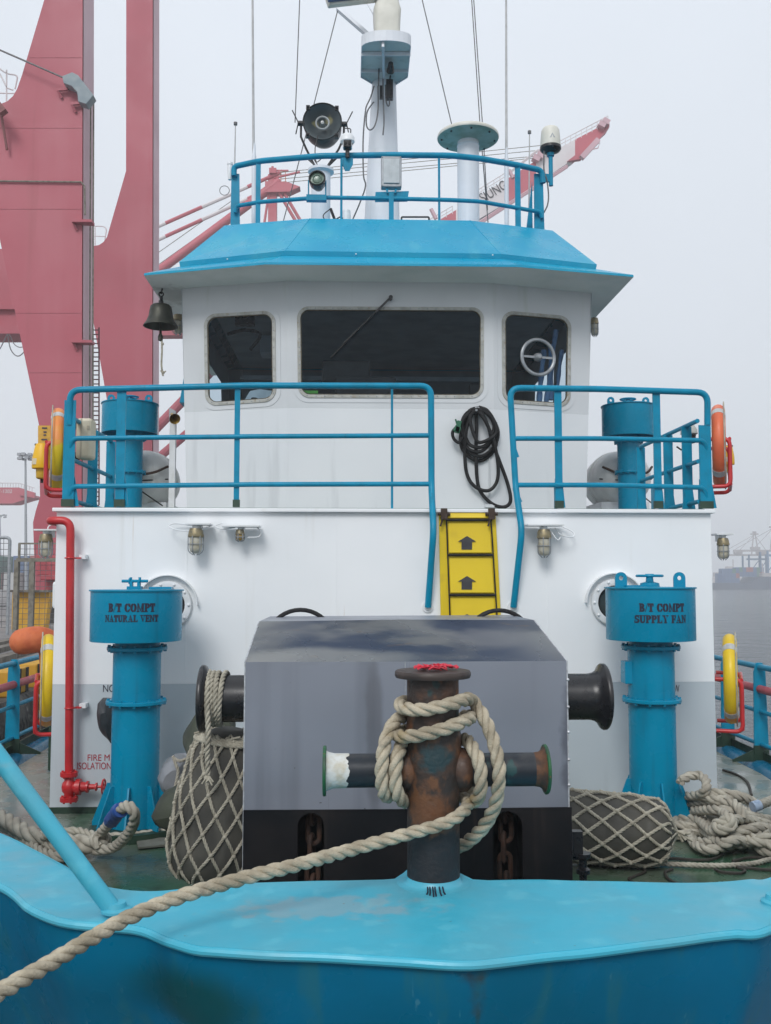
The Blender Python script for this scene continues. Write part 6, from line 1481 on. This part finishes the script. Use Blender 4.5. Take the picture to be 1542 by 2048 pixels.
# mast with its platform and radar
YM2 = 11.8; mt = thing('mast', 'white tapered mast carrying a platform and radar above the wheelhouse', 'mast', V((Yp(763, 440, YM2).x, YM2, TZ)))
mb = MB(); lo, hi = Yp(762, 440, YM2), Yp(768, 165, YM2); rl, rh_ = w(42, YM2), w(25, YM2)
ring = lambda c, rx, ry: [c + V((rx * math.cos(2 * math.pi * k / 32), ry * math.sin(2 * math.pi * k / 32), 0)) for k in range(32)]
lo2 = V((lo.x, lo.y, TZ - .1)); mb.loft([ring(lo2, rl, rl * .7), ring(hi, rh_, rh_ * .7), ring(hi + V((0, 0, .35)), rh_ * .8, rh_ * .6)]); mb.build('column', mastw, mt, smooth=60)
zP = Zp(773, 170, 0).z; ph = Yp(773, 166, YM2).z
Zq = lambda a, b, dz=0: Zp(a, b, ph + dz)
fr = []
for k in range(13):
    a = math.pi * (1 - k / 12); fr.append(Zq(773 + 48 * math.cos(a), 90 - 12 * math.sin(a)))
plat = [Zq(722, 152), Zq(724, 90)] + fr[1:-1] + [Zq(821, 90), Zq(815, 152), Zq(790, 168), Zq(752, 170)]
mb = MB(); mb.prism(plat, (0, 0, .02)); mb.build('platform', mat('platform_underside', (.62, .66, .64), (.54, .58, .56), rough=.45, scale=3, streaks=[((.25, .30, .28), .6, 4, 4, .55, .7)]), mt, smooth=0)
mb = MB()
for a, b in zip(plat, plat[1:] + plat[:1]): mb.bar(a + V((0, 0, .045)), b + V((0, 0, .045)), .13, .012, (0, 0, 1))
mb.build('platform_rim', mastw, mt, smooth=0)
mb = MB(); c1_, c2_ = Zq(723, 108, -.03), Zq(821, 108, -.03); mb.bar(c1_, c2_, .05, .012, (0, 0, 1)); c1_, c2_ = Zq(722, 142, -.02), Zq(816, 142, -.02); mb.bar(c1_, c2_, .04, .012, (0, 0, 1)); mb.bar(Zq(768, 166, -.09), Zq(766, 84, -.02), .12, .03, (0, 0, 1)); mb.build('stiffener', mastw, mt, smooth=0)
rb_ = V((plat[0].x * .5 + plat[-3].x * .5 + .02, (plat[2].y + plat[0].y) / 2, ph + .02))
RZ = lambda a, b: Yp(a, b, rb_.y)
mb = MB(); k0 = RZ(775, 62).z; rr_ = [(745 + 805) / 2]
c = V((rb_.x, rb_.y, k0)); W0 = w(28, rb_.y)
def sq(z, hw, hd, b=.35): 
    o = []
    for k in range(24):
        a = 2 * math.pi * k / 24; ca, sa = math.cos(a), math.sin(a); o.append(V((c.x + hw * math.copysign(abs(ca) ** b, ca), c.y + hd * math.copysign(abs(sa) ** b, sa), z)))
    return o
zz = lambda py: RZ(775, py).z
mb.loft([sq(ph + .02, W0 * .9, .16), sq(zz(52), W0 * .98, .18), sq(zz(30), W0 * 1.03, .2), sq(zz(20), W0 * .92, .18), sq(zz(-4), W0 * .72, .14), sq(zz(-26), W0 * .55, .11)])
mb.build('radar_housing', radarw, mt, smooth=50)
mb = MB(); zb2 = zz(-6) ; A_, B_ = Yp(655, 9, rb_.y - .35), Yp(905, -20, rb_.y + .3); 
mb.bar(A_ + V((0, 0, .03)), B_ + V((0, 0, .03)), .12, .10, (0, 0, 1)); mb.build('radar_scanner', radarw, mt, smooth=0, bevel=.02)
mb = MB(); mb.bar(A_ + V((.0, -.08, .035)), B_ + V((0, -.08, .035)), .10, .05, (0, 0, 1)); mb.build('scanner_face', radarblue, mt, smooth=0, bevel=.01)
mb = MB(); mb.bar(Yp(676, 18, rb_.y + .25), Yp(738, 72, rb_.y + .05), .05, .05); mb.tube([Yp(735, 8, rb_.y + .2), Yp(752, 38, rb_.y)], .01, 6); mb.build('platform_brace', mastw, mt, smooth=0)
mb = MB(); q = Zq(781, 139, -.1); mb.lathe([(0, .12), (.03, .1), (.045, .0), (.05, -.03), (0, -.03)], q, (0, -.8, .2), 20); mb.tube([q + V((0, .05, -.05)), Yp(779, 168, YM2 - .35)], .012, 6); mb.box(Yp(779, 180, YM2 - .32), (.085, .08, .24)); mb.box(Yp(763, 185, YM2 - .3), (.05, .05, .16)); mb.build('mast_horn', black, mt)
mb = MB()
for pts in ([(748, 172), (741, 195), (733, 212), (731, 222), (728, 250), (726, 290), (727, 350), (731, 372), (720, 405), (705, 440)], [(756, 172), (756, 220), (750, 250), (740, 260), (733, 250), (734, 225), (744, 208), (748, 204)], [(766, 90), (766, 180), (768, 240), (766, 270)], [(771, 170), (772, 200), (776, 212), (779, 205), (776, 178)], [(760, 92), (758, 130), (757, 172)]):
    mb.tube(catmull([Yp(a, b, YM2 - .34) for a, b in pts], 6), .009, 6)
mb.build('mast_cables', wire_m, mt)
# satellite antenna disc on its column
YD2 = 10.6; dc = Yp(936, 276, YD2); t = thing('disc_antenna', 'wide flat white disc antenna with stained underside on a white column', 'antenna', V((dc.x, YD2, TZ)))
R2 = w(64, YD2); mb = MB(); mb.lathe([(0, .085), (R2 * .55, .075), (R2 * .88, .05), (R2 * .985, .025), (R2, .0), (R2 * .985, -.012)], dc, n=56); mb.build('disc_top', radarw, t, smooth=60)
mb = MB(); mb.lathe([(R2 * .985, -.012), (R2 * .7, -.035), (R2 * .40, -.05), (0, -.05)], dc, n=56); mb.build('disc_underside', dish_u, t, smooth=60)
mb = MB(); mb.lathe([(.12, -.04), (.125, -.09), (.13, -.10), (.125, -.105), (.125, TZ - dc.z)], dc, n=40); mb.build('column', mastw, t, smooth=40)
mb = MB()
for k in range(8): mb.box(dc + V((math.cos(k * .785) * R2 * .86, math.sin(k * .785) * R2 * .86, -.03)), (.02, .02, .012))
mb.build('disc_clips', black, t, smooth=0)
# dome antenna at the right end of the roof rail
dm = RP(1101, 294, .06); t = thing('dome_antenna', 'white dome antenna on a blue bracket at the right end of the roof rail', 'antenna', dm - V((0, 0, .3)))
r = w(21, dm.y); hh_ = w(43, dm.y); mb = MB(); mb.lathe([(0, hh_), (r * .45, hh_ * .985), (r * .75, hh_ * .92), (r * .88, hh_ * .80), (r * .95, hh_ * .5), (r, hh_ * .1), (r * .98, 0)], dm, n=36); mb.build('dome', radarw, t, smooth=60)
mb = MB(); mb.lathe([(r * .98, 0), (r * 1.04, -.0), (r * 1.04, -.03), (r * .9, -.05), (r * .5, -.065), (0, -.065)], dm, n=36); mb.build('dome_base', black, t)
mb = MB(); mb.prism([dm + V((-.03, -r * .97, .06)), dm + V((.03, -r * .97, .06)), dm + V((0, -r * .955, .115))], (0, .01, 0)); mb.build('grey_triangle_mark', galv, t, smooth=0)
mb = MB(); p0 = dm + V((0, 0, -.07)); pe = RP(1103, 372, .06); mb.tube([p0, V((p0.x, p0.y, pe.z))], .024, 12); mb.lathe([(0, 0), (.04, 0), (.04, -.035), (0, -.035)], p0, n=16); mb.bar(V((p0.x, p0.y, RP(1100, 352).z)), V((RP(1082, 352).x, p0.y - .02, RP(1100, 352).z)), .085, .03, (0, 0, 1)); mb.build('bracket', rail_blue, t)
mb = MB(); mb.tube(catmull([RP(1088, 302, .05), RP(1088, 340, .05), RP(1094, 362, .05), RP(1097, 390, .05), RP(1095, 410, .05), RP(1088, 425, .05)]), .008, 6); mb.build('cable', wire_m, t)
# small sensors at the left end of the roof rail
sp = RP(460, 340, .02); t = thing('rail_sensor', 'small white sensor pot at the left end of the roof rail', 'sensor', sp - V((0, 0, .1)))
mb = MB(); mb.lathe([(0, .085), (.03, .083), (.032, .06), (.026, .05), (.03, .0), (.02, -.11), (0, -.11)], sp, n=20); mb.build('pot', white3, t); mb = MB(); mb.torus(RP(449, 381, .02), (0, 1, 0), .052, .004, 28, 5); mb.build('wire_loop', wire_m, t)
def whip(px0, py0, px1, py1, y, label, r0=.012, fat=None):
    b, e = Yp(px0, py0, y), Yp(px1, py1, y); t = thing('whip_antenna', label, 'antenna', b, 'whip antennas on the roof'); mb = MB(); mb.tube([b, e], [r0, r0 * .6], 8); mb.build('whip', whip_m, t)
    if fat is not None:
        mb = MB(); m__ = Yp(px0, fat, y); mb.tube([V((b.x, b.y, TZ - .02)), m__], .026, 12); mb.tube([m__, m__ + V((0, 0, .15))], [.022, .014], 10); mb.box(V((b.x, b.y, TZ + .06)), (.12, .05, .03)); mb.build('mount_tube', mastw, t)
    else:
        mb = MB(); mb.lathe([(0, 0), (.02, 0), (.02, .03), (0, .03)], e, n=10); mb.build('tip', wire_m, t)
whip(508, 440, 504, -160, 10.6, 'very tall thin whip antenna left of the searchlight', .017, 312)
whip(1013, 450, 1012, -160, 10.6, 'very tall thin whip antenna right of the disc antenna', .017, 318)
whip(469, 340, 471, 250, 10.05, 'short whip antenna at the left end of the roof rail', .009)
whip(1058, 440, 1059, 267, 10.3, 'short whip antenna beside the white dome antenna', .010)
wt = []
for pts, y, lab in ((((600, -20), (590, 245)), 10.7, 'pale stay wire coming down to the left side of the searchlight'), (((675, 22), (630, 200), (566, 445)), 11.2, 'thin stay wire passing behind the searchlight to the roof'),
                    (((842, -10), (905, 256)), 10.7, 'stay wire slanting down to the disc antenna'), (((942, -20), (960, 250), (976, 445)), 11.0, 'left stay wire of the pair beside the disc antenna column'), (((946, -20), (965, 250), (975, 420)), 11.05, 'right stay wire of the pair beside the disc antenna column')):
    mb = MB(); mb.tube([Yp(a, b, y) for a, b in pts], .0065, 5); tag(mb.build('stay_wire', wire_m), lab, 'wire', 'stay wires above the roof')
mb = MB(); c = Yp(672, 428, 10.2); mb.tube([c + V((0, 0, -.1)), c + V((-.06, 0, .06))], .016, 8); mb.tube(catmull([c + V((-.06, 0, .06)), c + V((-.14, 0, -.02)), c + V((-.1, 0, -.1))]), .006, 6); mb.tube(catmull([c + V((0, 0, -.06)), c + V((.06, 0, -.03)), c + V((.08, 0, -.1))]), .008, 6); tag(mb.build('roof_fitting', black), 'small dark clamp and cable standing on the roof left of the mast', 'fitting')
mb = MB(); mb.tube(rnd([RP(803, 440, .1), RP(803, 434, .1), RP(858, 434, .1), RP(858, 440, .1)], .02), .010, 6); tag(mb.build('grab_bar', black), 'low black grab bar on the roof edge between the floodlight and disc antenna', 'grab bar')
mb = MB(); c = Yp(693, 430, 10.8); mb.lathe([(0, .06), (.045, .05), (.05, 0), (.05, -.12), (0, -.12)], c, n=20); tag(mb.build('roof_cowl', white3), 'small white cowl on the roof behind the railing, left of the mast', 'cowl')

# ------------------------------------------------------------------ main deck side rails
def side_rail(sgn):
    lab = 'blue main deck side railing with a red middle pipe on the %s side' % ('left' if sgn < 0 else 'right')
    xs = sgn * 3.86; t = thing('side_railing', lab, 'railing', (xs, 10.3, 0), 'main deck side railings')
    for z, r, m, nm in ((.95, .030, rail_blue, 'top_rail'), (.725, .042, mat('faded_red_rail_%d' % sgn, (.45, .085, .10), (.40, .07, .085), rough=.4, scale=5), 'red_rail'), (.50, .022, rail_blue, 'lower_rail'), (.17, .022, rail_blue, 'lower_rail')):
        mb = MB(); mb.tube([V((xs, 8.6, z)), V((xs, 26, z))], r, 12); mb.build(nm, m, t, smooth=60)
    ys = (9.55, 11.4, 13.2, 15.0, 17.0, 19.0) if sgn > 0 else (8.9, 10.3, 11.75, 13.3, 15.0, 17.0, 19.0)
    if sgn > 0: ys = (9.6, 10.45) + ys[2:]
    for y in ys:
        mb = MB(); pr_ = [V((xs - .075, y, .10)), V((xs + .075, y, .10)), V((xs + .06, y, .9)), V((xs + .03, y, .99)), V((xs - .03, y, .99)), V((xs - .06, y, .9))]
        mb.prism(pr_, (0, .016, 0)); po = mb.build('post', rail_blue, t, smooth=0)
        mb = MB(); mb.prism([V((xs - .075, y - .003, .0)), V((xs + .075, y - .003, .0)), V((xs + .077, y - .003, .16)), V((xs - .077, y - .003, .16))], (0, .022, 0)); mb.prism([V((xs - sgn * .075, y + .004, 0)), V((xs - sgn * .30, y + .004, 0)), V((xs - sgn * .30, y + .004, .02)), V((xs - sgn * .075, y + .004, .12))], (0, .012, 0)); mb.build('post_foot', darkgreen, po, smooth=0)
side_rail(-1); side_rail(1)
# orange elbow shaped float beyond the left rail
op = catmull([Yp(46, 1283, 9.3), Yp(62, 1280, 9.3), Yp(84, 1280, 9.35), Yp(101, 1292, 9.4), Yp(106, 1318, 9.4), Yp(107, 1360, 9.4), Yp(107, 1420, 9.4)], 8)
t = thing('float_tube', 'bent orange foam float tube behind the lower left lifebuoy', 'float', op[-1])
mb = MB(); mb.tube(op, .125, 20); mb.ball(op[0], .125, 20); mb.v = [p + V((0, 0, .006 * mnoise.noise(p * 14))) for p in mb.v]; mb.build('tube', orange, t, smooth=70)
mb = MB(); mb.tube([op[-1], V((op[-1].x, op[-1].y, .01))], .04, 10); mb.build('stand', darkgreen, t)

# ------------------------------------------------------------------ loose gear on the foredeck
def deck_rope(name, pts, R, m, label, group=None, n=6, pitch=None):
    mb = MB()
    for path in pts: mb.rope(catmull([Zp(a, b, max(z, R)) for a, b, z in path], 8), R, pitch, n)
    return tag(mb.build(name, m, smooth=60, fix=False), label, 'rope', group)
A = [[(1332, 1640, .06), (1360, 1637, .10), (1395, 1640, .12), (1430, 1665, .14), (1480, 1668, .12), (1542, 1690, .10), (1620, 1710, .05)],
     [(1336, 1652, .05), (1372, 1648, .07), (1380, 1670, .05), (1392, 1690, .05), (1420, 1700, .06), (1460, 1690, .07), (1500, 1685, .09), (1524, 1670, .12)],
     [(1420, 1610, .18), (1450, 1628, .26), (1464, 1642, .24), (1462, 1655, .2), (1440, 1660, .18), (1432, 1648, .2), (1460, 1640, .24), (1500, 1640, .2), (1560, 1655, .12)],
     [(1360, 1563, .40), (1380, 1552, .42), (1402, 1552, .42), (1413, 1564, .40), (1411, 1580, .36), (1398, 1590, .3), (1380, 1600, .2)],
     [(1390, 1598, .24), (1425, 1586, .32), (1470, 1590, .32), (1500, 1600, .28), (1515, 1610, .24), (1545, 1600, .2), (1600, 1580, .1)],
     [(1380, 1606, .2), (1425, 1602, .28), (1465, 1606, .3), (1480, 1620, .28), (1485, 1640, .22)],
     [(1375, 1592, .26), (1405, 1592, .3), (1440, 1600, .3), (1480, 1594, .28)],
     [(1386, 1622, .16), (1440, 1620, .26), (1500, 1632, .2), (1545, 1640, .14), (1600, 1640, .1)],
     [(1330, 1668, .035), (1365, 1670, .05), (1400, 1665, .05), (1430, 1674, .05), (1480, 1676, .05)],
     [(1380, 1630, .1), (1410, 1645, .12), (1450, 1672, .12), (1490, 1660, .16), (1530, 1655, .16), (1580, 1676, .1)],
     [(1542, 1668, .16), (1520, 1680, .12), (1515, 1695, .06), (1545, 1705, .05), (1600, 1700, .05)],
     [(1400, 1655, .06), (1440, 1685, .10), (1475, 1680, .12), (1510, 1690, .06), (1560, 1688, .05)]]
deck_rope('rope_pile', A, .034, ropew, 'big tangled heap of thick pale rope on the deck beside the right vent', 'ropes on the foredeck')
mb = MB(); c = Zp(1512, 1612, .26); mb.lathe([(0, -.03), (.037, -.03), (.037, .03), (0, .03)], c, (1, .3, .2), 14); tag(mb.build('blue_tape_band', mat('faded_blue_tape', (.36, .44, .55), (.22, .30, .42), rough=.6, scale=30)), 'pale blue taped band on the rope heap at the right', 'tape')
rrnd = random.Random(11); B = []
for k in range(9):
    cx_, cy_ = rrnd.uniform(1400, 1560), rrnd.uniform(1612, 1672); z = .04 + .05 * rrnd.random(); rx, ry = rrnd.uniform(40, 90), rrnd.uniform(12, 24); a0 = rrnd.uniform(0, 6)
    B.append([(cx_ + rx * math.cos(a0 + j * .62), cy_ + ry * math.sin(a0 + j * .62), z + .03 * math.sin(j)) for j in range(8)])
deck_rope('rope_coil', B, .030, ropew, 'loose coils of pale rope lying under the big rope heap at the right', 'ropes on the foredeck')
deck_rope('heaving_line', [[(1155, 1716, .02), (1200, 1721, .02), (1280, 1725, .02), (1360, 1729, .02), (1440, 1731, .02), (1505, 1727, .02), (1560, 1716, .02), (1700, 1705, .02)]], .0165, ropew, 'single thin pale line lying straight across the deck in front of the right fender', 'ropes on the foredeck')
mb = MB()
for path in ([(1240, 1722), (1290, 1740), (1270, 1752), (1258, 1758), (1275, 1768), (1310, 1775)], [(1345, 1738), (1330, 1745), (1340, 1760), (1370, 1772), (1400, 1782)], [(1160, 1714), (1230, 1712), (1330, 1716), (1410, 1720), (1440, 1712), (1445, 1705)], [(1430, 1738), (1445, 1744), (1480, 1746), (1490, 1740), (1475, 1734), (1520, 1738), (1600, 1745)], [(1465, 1722), (1500, 1715), (1540, 1716)]):
    mb.tube(catmull([Zp(a, b, .011) for a, b in path], 8), .0095, 6)
mb.tube(catmull([Zp(1446, 1540, .01), Zp(1475, 1550, .01), Zp(1495, 1565, .01), Zp(1503, 1590, .01)]), .012, 6)
tag(mb.build('thin_hose', mat('dark_hose_rubber', (.045, .040, .032), rough=.6, scale=9)), 'thin dark hose looping over the green deck at the right', 'hose')
C_ = [[(-60, 1620, .12), (-10, 1632, .12), (20, 1645, .12), (60, 1668, .11), (100, 1678, .10), (150, 1684, .10), (185, 1690, .09), (205, 1682, .1)],
      [(-40, 1640, .07), (20, 1660, .06), (60, 1690, .05), (100, 1710, .05), (130, 1714, .05), (133, 1702, .06), (105, 1695, .07), (90, 1680, .10), (95, 1668, .16), (110, 1672, .17), (130, 1690, .13)]]
mb = MB()
for path in C_[:1]: mb.rope(catmull([Zp(*p) for p in path], 8), .055, .42, 9)
for path in C_[1:]: mb.rope(catmull([Zp(*p) for p in path], 8), .034, None, 6)
eye = [(190, 1700, .06), (225, 1695, .10), (250, 1675, .22), (266, 1650, .34), (269, 1628, .43), (262, 1615, .47), (250, 1613, .46), (236, 1624, .40), (222, 1642, .29), (205, 1662, .18), (190, 1676, .12), (176, 1684, .1)]
mb.rope(catmull([Zp(*p) for p in eye], 8), .034, None, 7)
mb.rope(catmull([Zp(*p) for p in [(120, 1700, .05), (160, 1702, .05), (205, 1690, .07), (215, 1676, .12), (200, 1668, .15), (188, 1680, .13), (200, 1698, .08)]], 8), .032, None, 6)
mb.rope(catmull([Zp(*p) for p in [(90, 1668, .05), (150, 1662, .05), (200, 1672, .05), (260, 1672, .04), (300, 1667, .04), (350, 1663, .04)]], 8), .030, None, 6)
tag(mb.build('mooring_rope_eye', ropew, smooth=60, fix=False), 'thick pale mooring rope with a spliced eye lying on deck at the left', 'rope', 'ropes on the foredeck')
bt_ = [Zp(*p) for p in [(243, 1619, .43), (236, 1624, .40), (229, 1633, .345), (222, 1642, .29)]]; mb = MB(); mb.tube(catmull(bt_, 6), .047, 12); mb.v = [p + V((mnoise.noise(p * 30), mnoise.noise(p * 31), mnoise.noise(p * 29))) * .008 for p in mb.v]
tag(mb.build('blue_wrapping', mat('blue_tape', (.02, .075, .30), (.03, .10, .34), rough=.5, scale=20)), 'bright blue wrapping round the eye of the left mooring rope', 'wrapping')
mb = MB(); mb.prism([Zp(272, 1680, .012), Zp(336, 1678, .012), Zp(338, 1692, .012), Zp(276, 1698, .012)], (0, 0, .012)); tag(mb.build('wooden_board', mat('grey_board', (.16, .165, .14), (.12, .12, .10), rough=.8, scale=9), smooth=0), 'flat grey board lying on the green deck left of the net fender', 'board')

def drape(name, base_px, y, pts, depth, m, label, cat, amp=.03, nx=26, seed=0):
    """a lumpy cloth volume: a pixel outline swept front to back and pushed by noise"""
    loop = resample([Yp(a, b, y) for a, b in pts] + [Yp(*pts[0], y)], .035); n = len(loop); c = sum(loop, V((0, 0, 0))) / n
    mb = MB(); rings = []
    for k in range(9):
        u = k / 8; s_ = math.sin(math.pi * (.06 + .88 * u)) ** .5; dy = (u - .5) * depth; ring = []
        for p in loop:
            q = c + (p - c) * s_; q = V((q.x, y + dy, q.z)); f = mnoise.noise(V((q.x * 6, q.y * 5 + seed, q.z * 3.5))); g = mnoise.noise(V((q.x * 14, q.y * 9 + seed, q.z * 4)))
            q += V((f * amp, g * amp, (f + g) * amp * .4)); q.z = max(q.z, .004); ring.append(q)
        rings.append(ring)
    mb.loft(rings); mb.add(rings[0], [tuple(range(n))]); mb.add(rings[-1], [tuple(range(n))])
    return tag(mb.build(name, m, smooth=35), label, cat)
drape('black_bag', None, 7.42, [(204, 1398), (226, 1396), (236, 1420), (234, 1488), (212, 1474), (197, 1450), (191, 1430), (193, 1408)], .22, blackbag, 'crumpled black plastic bag hanging on the wall behind the left vent', 'bag', .03, seed=3)
drape('canvas_cover', None, 6.35, [(366, 1462), (400, 1412), (440, 1400), (470, 1440), (470, 1600), (440, 1670), (366, 1655), (372, 1560), (376, 1500), (360, 1474)], .55, canvas, 'tall olive canvas cover bunched up behind the net fender', 'canvas', .045, seed=8)
drape('canvas_heap', None, 6.2, [(308, 1622), (330, 1585), (370, 1560), (420, 1555), (430, 1660), (380, 1672), (350, 1655), (318, 1640)], .5, canvas, 'low olive canvas heap on deck between the left vent and net fender', 'canvas', .05, seed=14)
drape('grey_bundle', None, 6.75, [(318, 1556), (330, 1520), (352, 1504), (378, 1506), (392, 1540), (380, 1590), (345, 1600), (326, 1580)], .35, greycanvas, 'rounded grey cloth bundle tied with cord beside the left vent', 'bundle', .03, seed=21)
mb = MB(); mb.rope(catmull([Yp(346, 1512, 6.52), Yp(352, 1530, 6.5), Yp(356, 1545, 6.5), Yp(350, 1575, 6.5)], 6), .011); mb.rope(catmull([Yp(346, 1516, 6.52), Yp(360, 1522, 6.5), Yp(372, 1518, 6.52)], 6), .011); tag(mb.build('tie_cord', ropew, smooth=60, fix=False), 'short pale cord tied round the grey cloth bundle', 'cord')
